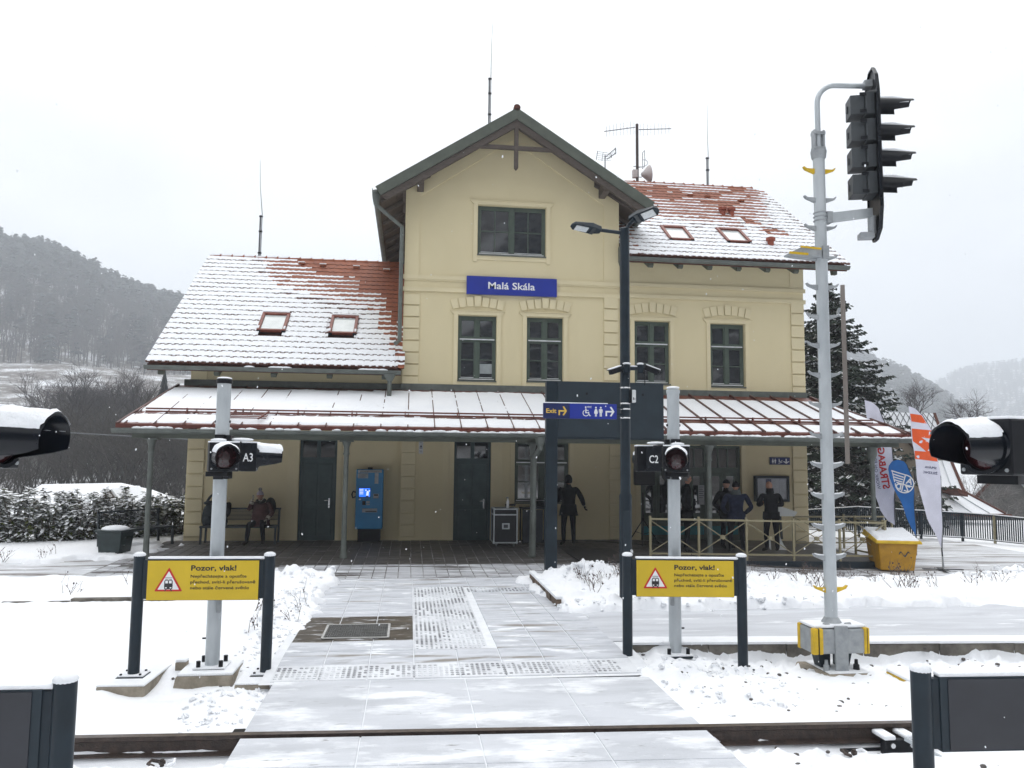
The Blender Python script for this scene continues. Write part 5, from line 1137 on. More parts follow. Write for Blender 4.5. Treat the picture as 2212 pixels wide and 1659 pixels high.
# base cabinet
cx0, cx1 = A(1737, 1380, TY).x - tx0, A(1857, 1380, TY).x - tx0; zc0, zc1 = SZ(1404), SZ(1350)
b = MB(); b.box(cx0 + .012, cx1 - .012, -.205, .165, zc0, zc1 - .01); b.build('cabinet', m_galvd, ts, bevel=.02)
b = MB()
for ya, yb in ((-.215, -.145), (.115, .175)): b.box(cx0, cx0 + .07, ya, yb, zc0 - .005, zc1 + .005); b.box(cx1 - .07, cx1, ya, yb, zc0 - .005, zc1 + .005)
b.box(cx0 + .075, cx0 + .13, -.2145, -.15, zc0 - .004, zc1 + .003); b.build('yellow_frame', m_yelp, ts, bevel=.015)
b = MB(); b.box(cx0 + .068, cx0 + .076, -.2165, -.19, zc0, zc1); b.box(cx1 - .035, cx1 - .028, -.2165, -.19, zc0, zc1); b.build('door_gap', m_black, ts)
b = MB(); b.box(cx0 + .02, cx1 - .02, -.18, .16, zc1 + .0, zc1 + .035); b.build('cabinet_snow', m_snowcap, ts, bevel=.015)
b = MB(); b.lathe([(.11, zc1 - .03), (.12, zc1 + .03), (.095, zc1 + .07), (r_, zc1 + .10)], 16); b.box(-.08, .08, -.225, -.19, zc0 - .20, zc1 + .03)
for s_ in (-1, 1): b.tube([(s_ * .10, -.12, zc1 + .02), (s_ * .17, -.13, zc1 + .03)], .03, 8)
b.build('foot_casting', m_galvd, ts, bevel=.008)
for s_ in (-1, 1): b = MB(); b.prism([(s_ * .06, zc0), (s_ * .22, zc0), (s_ * .17, zc0 - .20), (s_ * .06, zc0 - .20)], -.06, .10); b.build('foot_web', m_anth2, ts)
for x_ in (-.17, -.10, .12, .2): b = MB(); b.lathe([(.038, .0), (.034, .07), (.022, .08), (.018, .13)], 10, (x_, -.17 if x_ in (-.17, .2) else .05, zc0 - .20)); b.build('anchor_bolt', m_galvd if x_ == -.17 else m_black, ts, smooth=True)
b = MB(); zf_ = zc0 - .2; b.add([(-.30, -.38, zf_ - .15), (.42, -.38, zf_ - .15), (.38, .3, zf_ - .15), (-.36, .3, zf_ - .15), (-.2, -.30, zf_), (.30, -.30, zf_), (.28, .3, zf_), (-.30, .3, zf_)], [(0, 3, 2, 1), (4, 5, 6, 7), (0, 1, 5, 4), (1, 2, 6, 5), (2, 3, 7, 6), (3, 0, 4, 7)]); b.build('foundation', m_concrete, ts, bevel=.015)
b = MB(); b.box(-.2, .30, -.29, .28, zf_ - .002, zf_ + .015); b.build('foundation_snow', m_snowcap, ts, bevel=.012)
# narrow board seen edge-on
pt, pbm = A(1819, 615, 9.15), A(1826, 1002, 9.15); t = thing('edge_on_board', 'narrow tall brown board seen edge-on beside the rungs of the tall signal', 'board', (pt.x + .006, 9.15, 0))
b = MB(); b.M = RZ(-30); b.box(-.026, .026, 0, .5, pbm.z, pt.z); b.M = None; b.build('board', mat('aged_board', (.16, .135, .12), .6, scale=3, col2=(.24, .21, .19), stretch=(1, 1, .3)), t, bevel=.004); b = MB()
for z_ in (pt.z - .35, pbm.z + .35): b = MB(); b.bar((-.14, -.15, z_), (-.02, .1, z_), .03, .04); b.build('arm', m_galvd, t)
# ================================================================== LAMP POST WITH CAMERAS AND EXIT SIGN
LY = 12.05; lp = A(1352, 1312, LY); lz0 = .02
t = thing('street_lamp', 'dark post carrying two flat LED lamp heads above the station forecourt', 'street lamp', (lp.x, LY, lz0))
def LZ(py, px=1348): return A(px, py, LY).z - lz0
H = LZ(492); zk = LZ(1068)
b = MB(); b.lathe([(.098, -.1), (.098, zk - .02), (.080, zk + .03), (.078, H - .02), (.06, H)], 20); b.build('pole', m_anth, t, smooth=True)
b = MB(); b.box(-.06, .05, -.1, -.085, zk - .95, zk - .25); b.build('service_door', m_anth2, t, bevel=.006); b = MB(); b.lathe([(.035, 0), (.035, .012), (.02, .012)], 14, (0, 0, 0)); o = b.build('door_lock', m_chrome, t); o.matrix_local = T(.06, -.085, LZ(1190)) @ Matrix.Rotation(math.pi / 2, 4, 'X')
def lamp_head(M):
    b = MB(); b.add([(-.02, -.06, -.02), (.15, -.11, -.03), (.46, -.10, -.02), (.52, -.03, -.015), (.52, .03, -.015), (.46, .10, -.02), (.15, .11, -.03), (-.02, .06, -.02)] + [(-.02, -.05, .05), (.15, -.09, .06), (.46, -.08, .03), (.51, -.02, .015), (.51, .02, .015), (.46, .08, .03), (.15, .09, .06), (-.02, .05, .05)],
                    [tuple(range(7, -1, -1)), tuple(range(8, 16))] + [(i, (i + 1) % 8, (i + 1) % 8 + 8, i + 8) for i in range(8)])
    o = b.build('lamp_head', m_anth, t, bevel=.008); o.matrix_local = M
    b = MB(); b.box(.22, .44, -.07, .07, -.034, -.022); b.build('led_panel', mat('led_panel', (.62, .65, .66), .25, var=.1, scale=30) if 'led_panel' not in bpy.data.materials else bpy.data.materials['led_panel'], o)
    b = MB(); b.box(.10, .16, -.09, .09, -.04, -.028); b.build('hinge_bar', m_dgrey, o)
    b = MB(); b.box(.02, .45, -.07, .07, .045, .062) if False else b.ell((.2, 0, .045), (.22, .07, .022), 10, 5); b.build('snow_cap', m_snowcap, o, smooth=80)
hl = A(1292, 500, LY); hl_x = hl.x - lp.x
b = MB(); b.tube([(0, 0, H - .09), (-.40, -.03, LZ(498, 1292))], .030, 10); b.build('arm', m_anth, t, smooth=True); lamp_head(T(-.42, -.03, LZ(499, 1288)) @ RZ(188) @ Matrix.Rotation(math.radians(-6), 4, 'Y') @ Matrix.Rotation(math.radians(14), 4, 'X') @ Matrix.Diagonal((.95, .95, 1.15, 1)))
b = MB(); b.tube([(0, 0, H - .06), (.08, .02, H + .06), (.13, -.1, LZ(478, 1370))], .030, 10); b.build('arm', m_anth, t, smooth=True); lamp_head(T(.10, -.02, LZ(476, 1365)) @ RZ(-40) @ Matrix.Rotation(math.radians(-12), 4, 'Y') @ Matrix.Rotation(math.radians(-26), 4, 'X') @ Matrix.Diagonal((.95, .95, 1.15, 1)))
# cameras on the post
zc = LZ(797); ct_ = thing('camera_bracket', 'bracket arm with two snowy surveillance cameras on the lamp post', 'security camera', (lp.x, LY, lz0)); b = MB(); b.lathe([(.09, zc - .03), (.09, zc + .03)], 16); b.tube([(-.12, -.09, zc), (.26, -.09, zc)], .030, 10); b.lathe([(.055, zc - .07), (.055, zc + .05), (.03, zc + .07)], 14, (.0, -.10, 0)); b.lathe([(.05, zc - .07), (.05, zc + .05), (.03, zc + .07)], 14, (.22, -.10, 0)); b.build('bracket', m_anth, ct_, smooth=True)
for (px, py, a, e_) in ((1328, 802, 205, 18), (1408, 801, -20, 22)):
    p_ = A(px, py, LY - .1); b = MB(); M = T(p_.x - lp.x, -.12, p_.z - lz0) @ RZ(a) @ Matrix.Rotation(math.radians(e_), 4, 'Y') @ Matrix.Diagonal((.85, .85, .85, 1))
    b.box(-.14, .12, -.045, .045, -.04, .045); b.box(-.16, .16, -.05, .05, .045, .055); b.cyl((.12, 0, 0), (.135, 0, 0), .032, n=12); o = b.build('camera', m_black, ct_, bevel=.012); o.matrix_local = M
    b = MB(); b.box(-.15, .14, -.046, .046, .056, .078); b.build('snow_cap', m_snowcap, o, bevel=.014)
    b = MB(); b.tube([(-.13, 0, -.02), (-.2, .0, .02), (-.3, 0, .03)], .018, 6) if False else b.tube([(-.12, 0, -.03), (-.20, .0, .0)], .016, 6); b.build('mount', m_anth, o)
b = MB(); b.cyl((.30, -.08, zc - .02), (.31, -.05, zc - .26), .008, n=6); b.build('cable', m_black, ct_)
b = MB()
for s_, w_ in ((0, .09),): b.ell((0, -.10, zc + .075), (.07, .06, .02), 10, 5); b.ell((.22, -.10, zc + .075), (.06, .055, .02), 10, 5); b.ell((.11, -.09, zc + .035), (.08, .03, .015), 10, 5)
b.build('bracket_snow', m_snowcap, ct_, smooth=80)
# white box strapped to the post
p_ = A(1369, 856, LY - .05); bt = thing('radio_box', 'small white box strapped to the dark lamp post', 'junction box', (p_.x, LY - .03, p_.z)); b = MB(); b.box(-.035, .03, -.05, .05, -.10, .10); b.build('case', mat('white_case', (.66, .68, .69), .45, var=.05), bt, bevel=.012); b = MB(); b.box(-.075, -.034, -.045, .045, -.105, .105); b.build('backplate', m_black, bt, bevel=.005); b = MB(); b.box(-.02, -.005, -.052, -.05, -.06, -.02); b.box(.005, .014, -.052, -.05, -.06, -.03); b.build('print', m_dgrey, bt)
b = MB()
for z_ in (LZ(838), LZ(872), LZ(884), LZ(903)): b.lathe([(.0795, z_ - .012), (.086, z_), (.0795, z_ + .012)], 18)
b.build('steel_strap', m_chrome, t, smooth=True)
# exit sign
x0, x1, z0, z1 = RCT(1173, 872, 1331, 905, LY - .05); t = thing('exit_sign', 'blue Exit and toilets direction sign with arrows hung on the lamp post', 'sign', (x0, LY - .06, z0)); w, h = x1 - x0, z1 - z0
b = MB(); b.box(0, w, -.03, .03, 0, h); b.build('panel', m_navy, t, bevel=.004); b = MB(); b.box(w * .355, w - .003, -.033, -.029, .003, h - .003); b.build('blue_field', m_blue, t); b = MB(); b.box(0, w * .88, -.03, .03, h - .002, h + .014); b.build('snow_cap', m_snowcap, t, bevel=.008); [(lambda b, u: b.box(w, w + .10, -.015, .015, h * u, h * (u + .15)) and b.build('bracket', m_anth, t))(MB(), u) for u in (.25, .7)]
text('Exit', h * .40, m_gold, t, (w * .032, -.0345, h * .36), .02, sx=1.1)
def arrow(cx, cz_, s, m, y):
    b = MB(); th = s * .17
    b.box(cx - s * .5, cx - s * .5 + th, y, y + .003, cz_ - s * .5, cz_ + s * .08); b.box(cx - s * .5 + th, cx + s * .40, y, y + .003, cz_ + s * .08 - th, cz_ + s * .08)
    for u in (1, -1): b.prism([(cx + s * .5, cz_ + s * .0 + .0), (cx + s * .5 - th * 1.3, cz_), (cx - s * .02, cz_ + u * s * .48), (cx + s * .14, cz_ + u * s * .54)], y - .001 * u, y + .003)
    b.build('arrow', m, t)
arrow(w * .26, h * .5, h * .56, m_gold, -.0355); arrow(w * .905, h * .5, h * .60, m_white, -.0365)
def person_sign(cx, zb, hh, m, parent, y, woman):
    b = MB(); b.prism(ring(14, hh * .095, cx, zb + hh * .90), y, y + .003); k = hh
    if woman: P = [(-.09, .76), (.09, .76), (.20, .40), (.155, .385), (.10, .56), (.19, .28), (.09, .28), (.09, 0), (.015, 0), (.015, .28), (-.015, .28), (-.015, 0), (-.09, 0), (-.09, .28), (-.19, .28), (-.10, .56), (-.155, .385), (-.20, .40)]
    else: P = [(-.12, .76), (.12, .76), (.19, .70), (.19, .40), (.14, .40), (.13, .66), (.11, .66), (.11, 0), (.015, 0), (.015, .38), (-.015, .38), (-.015, 0), (-.11, 0), (-.11, .66), (-.13, .66), (-.14, .40), (-.19, .40), (-.19, .70)]
    b.prism([(cx + u * k, zb + v * k) for u, v in P], y + .0005, y + .003); return b.build('person_symbol', m, parent)
person_sign(w * .712, h * .17, h * .64, m_white, t, -.0365, True); person_sign(w * .778, h * .17, h * .64, m_white, t, -.0365, False)
def wheelchair(cx, zb, k, m, parent, y):
    b = MB(); b.prism(ring(12, .085 * k, cx - .02 * k, zb + .90 * k), y, y + .003); o_, i_ = ring(20, .33 * k, cx, zb + .33 * k, math.radians(120), math.radians(385)), ring(20, .26 * k, cx, zb + .33 * k, math.radians(120), math.radians(385))
    for a in range(20): b.prism([o_[a], o_[a + 1], i_[a + 1], i_[a]], y, y + .003)
    P = lambda *q: b.prism([(cx + u * k, zb + v * k) for u, v in q], y + .0004, y + .003)
    P((-.06, .78), (.05, .78), (.05, .40), (-.06, .40)); P((.05, .62), (.26, .62), (.26, .55), (.05, .55)); P((-.06, .40), (.28, .40), (.28, .31), (-.06, .31)); P((.20, .36), (.29, .36), (.46, .04), (.38, .0)); P((.40, .0), (.50, .05), (.50, .10), (.40, .07)); b.build('wheelchair_symbol', m, parent)
wheelchair(w * .575, h * .17, h * .66, m_white, t, -.0365); text('WC', h * .17, m_white, t, (w * .592, -.0345, h * .72), .02)
# ================================================================== INFORMATION BOARD ON A POST
IY = 15.15; ip = A(1189, 1242, IY); t = thing('information_board', 'large dark blank back of an information board on one square post', 'information board', (ip.x, IY, .05))
x0, x1, z0, z1 = RCT(1181, 826, 1432, 946, IY); xo = ip.x; zo = .05
b = MB(); pw0, pw1 = A(1178, 1050, IY).x - xo, A(1203, 1050, IY).x - xo; b.box(pw0, pw1, -.06, .10, -.1, z1 - zo - .002); b.build('post', m_anth, t, bevel=.008)
b = MB(); b.box(pw1 + .002, x1 - xo, -.05, .09, z0 - zo, z1 - zo); b.build('panel', m_anth2, t, bevel=.006); b = MB()
for fx in (.27, .80):
    b.box(pw1 + (x1 - xo - pw1) * fx - .022, pw1 + (x1 - xo - pw1) * fx + .022, -.053, -.045, z1 - zo - .26, z1 - zo - .215)
b.build('slot', m_black, t); b = MB(); b.box(pw0 - .004, x1 - xo, -.055, .095, z0 - zo - .03, z0 - zo - .001); b.build('lower_edge', m_anth, t)
# ================================================================== THINGS UNDER AND BESIDE THE CANOPY
def bench(loc, rz, L, label):
    t = thing('bench', label, 'bench', loc, rz, 'dark steel station benches'); hl_ = L / 2          # faces -y
    for s_ in (-1, 1):
        x = s_ * (hl_ - .04); b = MB(); b.bar((x, .24, 0), (x, .30, .86), .045, .05, (1, 0, 0)); b.build('back_post', m_bench, t); b = MB(); b.bar((x, -.24, 0), (x, -.22, .43), .045, .05, (1, 0, 0)); b.build('leg', m_bench, t)
    b = MB(); b.box(-hl_, hl_, -.25, -.20, .40, .455); b.build('front_rail', m_bench, t, bevel=.006); b = MB(); b.box(-hl_ + .02, hl_ - .02, .25, .29, .40, .44); b.build('rear_rail', m_bench, t)
    b = MB(); b.box(-hl_, hl_, .275, .315, .82, .865); b.build('top_rail', m_bench, t)
    for k in range(8): b = MB(); z = .56 + .033 * k; b.box(-hl_ + .06, hl_ - .06, .262 + .0045 * k, .275 + .0045 * k, z, z + .016); b.build('back_slat', m_bench, t)
    for k in range(9): b = MB(); y = -.185 + .047 * k; b.box(-hl_ + .03, hl_ - .03, y, y + .025, .43, .448); b.build('seat_slat', m_bench, t)
    return t
xa, xb = A(433, 1150, 20.45).x, A(600, 1150, 20.45).x
bench_y = 20.55; bw = bench(((xa + xb) / 2, bench_y, zp1(-4, 20.5)), 0, xb - xa, 'long dark steel bench against the yellow wall left of the first door')
p = A(300, 1165, 19.9); bench((p.x - .06, 19.95, zp1(p.x, 19.9)), math.radians(58), 1.75, 'dark steel bench dusted with snow standing before the laurel shrubs')
# planter tub / grit bin on the left
p = A(247, 1200, 18.6); t = thing('planter_tub', 'dark green tapered tub with a heap of snow on top, left of the canopy', 'planter', (p.x, 18.6, zp1(p.x, 18.6)), math.radians(-14)); m_tub = mat('tub_green', (.018, .032, .033), .45, var=.2, scale=6)
b = MB(); 
def frust(b, w0, d0, w1, d1, z0, z1, m=0): b.add([(-w0, -d0, z0), (w0, -d0, z0), (w0, d0, z0), (-w0, d0, z0), (-w1, -d1, z1), (w1, -d1, z1), (w1, d1, z1), (-w1, d1, z1)], [(0, 3, 2, 1), (4, 5, 6, 7), (0, 1, 5, 4), (1, 2, 6, 5), (2, 3, 7, 6), (3, 0, 4, 7)], m)
frust(b, .25, .21, .29, .25, .06, .52); b.build('body', m_tub, t, bevel=.015); b = MB(); frust(b, .32, .28, .33, .29, .51, .56); b.build('rim', m_tub, t, bevel=.01)
b = MB(); b.ell((.0, 0, .56), (.31, .27, .09), 18, 8); o = b.build('snow_heap', m_snowcap, t, smooth=80)
for x in (-.21, .21): b = MB(); b.box(x - .04, x + .04, -.17, -.09, 0, .061); b.build('foot', m_black, t)
b = MB(); b.box(.30, .325, -.12, .12, .36, .40); b.box(.29, .315, -.12, .12, .22, .25); b.build('side_rib', m_tub, t)
# ---- ticket machine
x0, x1, z0, z1 = RCT(768, 1014, 827, 1143, 20.75); t = thing('ticket_machine', 'bright blue ticket machine with a lit screen between the two doors', 'ticket machine', ((x0 + x1) / 2, 20.75, zp1(-1, 20.8))); w = (x1 - x0) / 2; zb = z0 - zp1(-1, 20.8); zt = z1 - zp1(-1, 20.8)
m_tb = mat('machine_blue', (.010, .20, .44), .4, var=.06, scale=3)
b = MB(); b.box(-w, w, 0, .42, zb, zt); b.build('body', m_tb, t, bevel=.02); b = MB(); b.box(-w + .07, w - .05, .06, .40, -.02, zb); b.build('plinth', m_black, t)
hh = zt - zb; Q = lambda u0, v0, u1, v1, d, m, nm, bev=0: (lambda b: b.box(-w + 2 * w * u0, -w + 2 * w * u1, -d, .004, zt - hh * v1, zt - hh * v0) and b.build(nm, m, t, bevel=bev))(MB())
Q(.06, .012, .94, .055, .006, mat('machine_strip', (.42, .43, .43), .5, var=.05), 'title_strip'); text('JIZDENKY/TICKETS', .058, m_dgrey, t, (0, -.009, zt - hh * .05), .02, 'CENTER')
Q(.06, .065, .44, .15, .004, m_galvd, 'notice_sheet'); Q(.68, .062, .82, .24, .005, m_galvd, 'notice_sheet')
for k in range(4): Q(.09, .075 + .018 * k, .40 - .05 * (k % 2), .081 + .018 * k, .0055, m_dgrey, 'notice_line')
Q(.10, .30, .54, .47, .010, m_navy, 'screen_frame', .005)
m_scr = mat('screen_glow', (.02, .16, .85), .3, var=.2, scale=6, emit=.9); m_scrw = mat('screen_white', (.55, .62, .95), .3, var=.1, emit=.8); m_scrk = mat('screen_dark', (.01, .01, .05), .3)
Q(.12, .315, .525, .46, .0125, m_scr, 'screen')
b = MB(); sx = lambda u: -w + 2 * w * u; sz = lambda v: zt - hh * v
for v in (.33, .355, .38, .405): b.box(sx(.14), sx(.28), -.0145, -.012, sz(v + .012), sz(v))
b.prism([(sx(.38), sz(.44)), (sx(.47), sz(.45)), (sx(.48), sz(.38)), (sx(.44), sz(.355)), (sx(.40), sz(.375))], -.015, -.012); b.prism(ring(8, .02, sx(.37), sz(.35)), -.0152, -.012); b.prism(ring(8, .018, sx(.50), sz(.36)), -.0152, -.012); b.build('screen_picture', m_scrw, t)
b = MB(); b.prism(ring(8, .02, sx(.425), sz(.345)), -.0158, -.012); b.prism([(sx(.36), sz(.458)), (sx(.48), sz(.458)), (sx(.46), sz(.44)), (sx(.39), sz(.44))], -.0158, -.012); b.build('screen_figure', m_scrk, t)
Q(.12, .49, .20, .515, .008, m_white, 'card_label'); Q(.25, .53, .37, .60, .010, m_black, 'keypad', .004); Q(.40, .53, .52, .565, .010, m_galvd, 'coin_plate'); Q(.40, .575, .52, .60, .010, m_galvd, 'coin_plate')
Q(.65, .41, .84, .485, .010, m_galvd, 'note_slot', .004); Q(.67, .418, .82, .444, .013, m_black, 'slot_mouth'); Q(.25, .655, .80, .72, .012, m_galvd, 'ticket_tray', .006); Q(.37, .695, .78, .712, .014, m_black, 'tray_mouth')
b = MB(); b.tube([(-w, .1, zt - hh * .39), (-w - .07, .08, zt - hh * .37), (-w - .10, .06, zt - hh * .42), (-w - .08, .08, zt - hh * .48), (-w, .1, zt - hh * .46)], .02, 8); b.build('card_reader', m_black, t, smooth=True); b = MB(); b.box(-.06, .06, .1, .3, zt, zt + .05); b.build('aerial_box', m_black, t)
# ---- flight case, tables, bottle
FY = 19.6; x0, x1, z0, z1 = RCT(1067, 1098, 1128, 1168, FY); g0 = zp1(3, FY); t = thing('flight_case', 'black flight case with silver edges on castors beside the second door', 'case', (x0, FY, g0 + .0)); w = x1 - x0 - .13; d = .62; zb, zt = .10, z1 - g0 - .02
m_case = mat('case_black', (.012, .013, .016), .45, var=.2, scale=10); b = MB(); b.box(.0, w, 0, d, zb, zt); b.build('box', m_case, t); b = MB(); e = .03
for x in (0, w):
    for y in (0, d): b.box(x - e / 2, x + e / 2, y - e / 2, y + e / 2, zb, zt)
for z in (zb, zt, zt - .14):
    for y in (0, d): b.box(0, w, y - e / 2 - .001, y + e / 2, z - e / 2, z + e / 2)
    for x in (0, w): b.box(x - e / 2 - .001, x + e / 2, 0, d, z - e / 2 + .001, z + e / 2 - .001)
b.build('edge_profile', m_galv, t); b = MB()
for x in (0, w):
    for z in (zb, zt): b.ell((x, 0, z), (.035, .03, .035), 8, 6)
b.build('ball_corner', m_galv, t); b = MB(); b.box(w * .35, w * .68, -.012, 0, zb + (zt - zb) * .40, zb + (zt - zb) * .58); b.build('latch_plate', m_galv, t, bevel=.01); b = MB(); b.box(w * .42, w * .61, -.016, -.010, zb + (zt - zb) * .44, zb + (zt - zb) * .54); b.build('latch', m_dgrey, t, bevel=.006)
b = MB(); 
for k in range(6): b.box(w, w + .012, .1 + .09 * k, .13 + .09 * k, zb + .12, zb + .22)
b.build('side_fitting', m_galvd, t)
for x in (.07, w - .07):
    for y in (.08, d - .08): b = MB(); b.cyl((x - .02, y, .05), (x + .02, y, .05), .05, n=12); b.box(x - .03, x + .03, y - .03, y + .03, .05, zb); b.build('castor', m_galvd, t)
o = thing('bottle', 'pale spray bottle standing on the black flight case', 'bottle', (x0 + w * .62, FY + .15, g0 + zt + .015)); b = MB(); b.lathe([(.035, 0), (.036, .17), (.016, .21), (.016, .24)], 12); b.build('body', m_white, o, smooth=True); b = MB(); b.box(-.04, .02, -.012, .012, .24, .275); b.build('spray_head', m_galvd, o, bevel=.006)
o = thing('cable_coil', 'coil of black cable lying on the flight case behind the bottle', 'cable', (x0 + w * .8, FY + .42, g0 + zt + .015)); b = MB(); r = random.Random(4)
b.tube([(.13 * math.cos(a * .9) + r.uniform(-.02, .02), .1 * math.sin(a * .9), .03 + .05 * abs(math.sin(a * .37))) for a in range(26)], .009, 6); b.build('cable', m_black, o, smooth=True)
TBY = 20.2; x0, x1, z0, z1 = RCT(1128, 1098, 1196, 1166, TBY); g0 = zp1(3.5, TBY); t = thing('folding_table', 'folding table with a grey cloth front behind the middle canopy column', 'table', (x0, TBY, g0)); w = x1 - x0; zt = z1 - g0
m_cloth = mat('grey_cloth', (.055, .062, .075), .9, var=.15, scale=5); b = MB(); b.box(0, w, 0, .6, zt - .03, zt); b.build('table_top', m_black, t)
for k in range(3):
    b = MB(); b.box(w * k / 3 + .012, w * (k + 1) / 3 - .012, -.006, .004, .02, zt - .04); b.build('cloth_panel', m_cloth, t)
for x in (.03, w - .03):
    for y in (.05, .55): b = MB(); b.cyl((x, y, 0), (x, y, zt - .03), .015, n=8); b.build('leg', m_black, t)
o = thing('mixing_desk', 'low black sound desk lying on the folding table', 'sound desk', (x0 + .62, TBY + .3, g0 + zt)); b = MB(); b.prismx([(-.2, 0), (.25, 0), (.25, .14), (-.2, .05)], -.28, .28); b.build('body', m_black, o, bevel=.01)
b = MB()
for i in range(7):
    for j in range(3): b.cyl((-.22 + .07 * i, -.1 + .1 * j, .06 + .02 * j), (-.22 + .07 * i, -.1 + .1 * j, .09 + .02 * j), .012, n=6)
b.build('knobs', m_dgrey, o, kind='stuff')
# ---- speaker on a tripod
SY = 19.9; x0, x1, z0, z1 = RCT(1366, 992, 1411, 1048, SY); g0 = zp1(6.1, SY); xc = A(1389, 1100, SY).x
t = thing('speaker_stand', 'black tripod stand under a loudspeaker, behind the dark lamp post', 'speaker stand', (xc, SY, g0)); b = MB(); b.cyl((0, 0, .25), (0, 0, 1.35), .018, n=10); b.build('pole', m_black, t); b = MB(); b.lathe([(.035, .62), (.035, .70)], 10); b.build('collar', m_black, t)
for a in (10, 130, 250): c, s_ = math.cos(math.radians(a)), math.sin(math.radians(a)); b = MB(); b.tube([(0, 0, .66), (.46 * c, .46 * s_, .02)], .013, 8); b.tube([(0, 0, .28), (.25 * c, .25 * s_, .33)], .008, 6); b.build('leg', m_black, t)
o = thing('loudspeaker', 'black loudspeaker box on a tripod beside the glazed entrance', 'loudspeaker', (xc, SY, g0 + 1.3)); hx = (x1 - x0) / 2; zz0, zz1 = .0, z1 - z0; b = MB(); b.prismz([(-hx, -.16), (hx, -.16), (hx * .7, .2), (-hx * .7, .2)], z0 - g0 - 1.3, z1 - g0 - 1.3); b.build('cabinet', m_black, o, bevel=.02)
b = MB(); b.box(-hx + .03, hx - .03, -.166, -.155, z0 - g0 - 1.26, z1 - g0 - 1.34); b.build('grille', mat('speaker_grille', (.02, .02, .022), .7, var=.4, scale=90), o)
b = MB(); b.tube([(xc + .05, SY - .1, g0 + .02), (xc - .5, SY - .2, g0 + .015), (xc - 1.1, SY + .1, g0 + .015), (xc - 1.7, SY + .6, g0 + .015), (4.2, 20.5, g0 + .02)], .012, 6); b.build('cable', m_black, smooth=True, label='black cable snaking along the wall foot to the loudspeaker', category='cable') if False else None
o = thing('floor_cable', 'black cable running along the foot of the wall to the loudspeaker', 'cable', (xc, SY, g0)); b = MB(); b.tube([(.05, -.1, .012), (-.45, .3, .012), (-.9, .75, .014), (-1.4, .9, .012), (-2.0, .95, .012), (-2.3, .7, .012)], .011, 6); b.build('cable', m_black, o, smooth=True)
# ---- signs on the wall
x0, x1, z0, z1 = RCT(1663, 988, 1706, 1004, FW_Y - .03); t = thing('toilet_sign', 'small blue toilet and baby-changing sign with a down arrow on the wall', 'sign', ((x0 + x1) / 2, FW_Y - .03, z0)); w, h = x1 - x0, z1 - z0; b = MB(); b.box(-w / 2, w / 2, -.012, .025, 0, h); b.build('panel', m_navy, t)
person_sign(-w * .36, h * .18, h * .64, m_white, t, -.0155, True); person_sign(-w * .24, h * .18, h * .64, m_white, t, -.0155, False)
b = MB(); b.prism(ring(8, h * .06, -w * .045, h * .76), -.0155, -.012); b.prism([(-w * .06, h * .68), (-w * .02, h * .68), (-w * .02, h * .40), (-w * .06, h * .36)], -.0155, -.012); b.prism([(-w * .08, h * .22), (w * .11, h * .40), (w * .11, h * .33), (-w * .08, h * .15)], -.0155, -.012); b.prism(ring(8, h * .06, w * .10, h * .56), -.0155, -.012); b.prism([(w * .0, h * .44), (w * .08, h * .54), (w * .08, h * .47), (w * .0, h * .37)], -.0156, -.012); b.build('changing_symbol', m_white, t)
b = MB(); cx = w * .31; b.box(cx - .018, cx + .018, -.0155, -.012, h * .28, h * .82); b.prism([(cx, h * .14), (cx + .10, h * .46), (cx + .055, h * .48), (cx, h * .30)], -.016, -.012); b.prism([(cx, h * .14), (cx - .10, h * .46), (cx - .055, h * .48), (cx, h * .30)], -.0158, -.012); b.build('arrow', m_white, t)
x0, x1, z0, z1 = RCT(905, 945, 914, 980, FT_Y - .02); t = thing('prohibition_sticker', 'narrow white no-smoking notice high on the wall beside the second door', 'notice', ((x0 + x1) / 2, FT_Y - .02, z0)); w, h = x1 - x0, z1 - z0; b = MB(); b.box(-w / 2, w / 2, -.006, .018, 0, h); b.build('panel', mat('notice_white', (.55, .56, .56), .5), t)
o_, i_ = ring(20, w * .36, 0, h * .84), ring(20, w * .27, 0, h * .84); b = MB()
for k in range(20): b.prism([o_[k], o_[(k + 1) % 20], i_[(k + 1) % 20], i_[k]], -.0085, -.006)
b.prism([(-w * .22, h * .88), (-w * .17, h * .90), (w * .22, h * .80), (w * .17, h * .78)], -.009, -.006); b.build('red_ring', m_red, t); b = MB(); b.box(-w * .18, w * .18, -.008, -.006, h * .835, h * .85); b.prism([(-w * .32, h * .38), (w * .32, h * .38), (0, h * .56)], -.0085, -.006); b.box(-w * .32, w * .32, -.0085, -.006, h * .31, h * .34)
for k in range(3): b.box(-w * .3, w * .3, -.008, -.006, h * (.66 + .025 * k), h * (.668 + .025 * k)); b.box(-w * .3, w * .3, -.008, -.006, h * (.1 + .04 * k), h * (.11 + .04 * k))
b.build('print', m_dgrey, t)
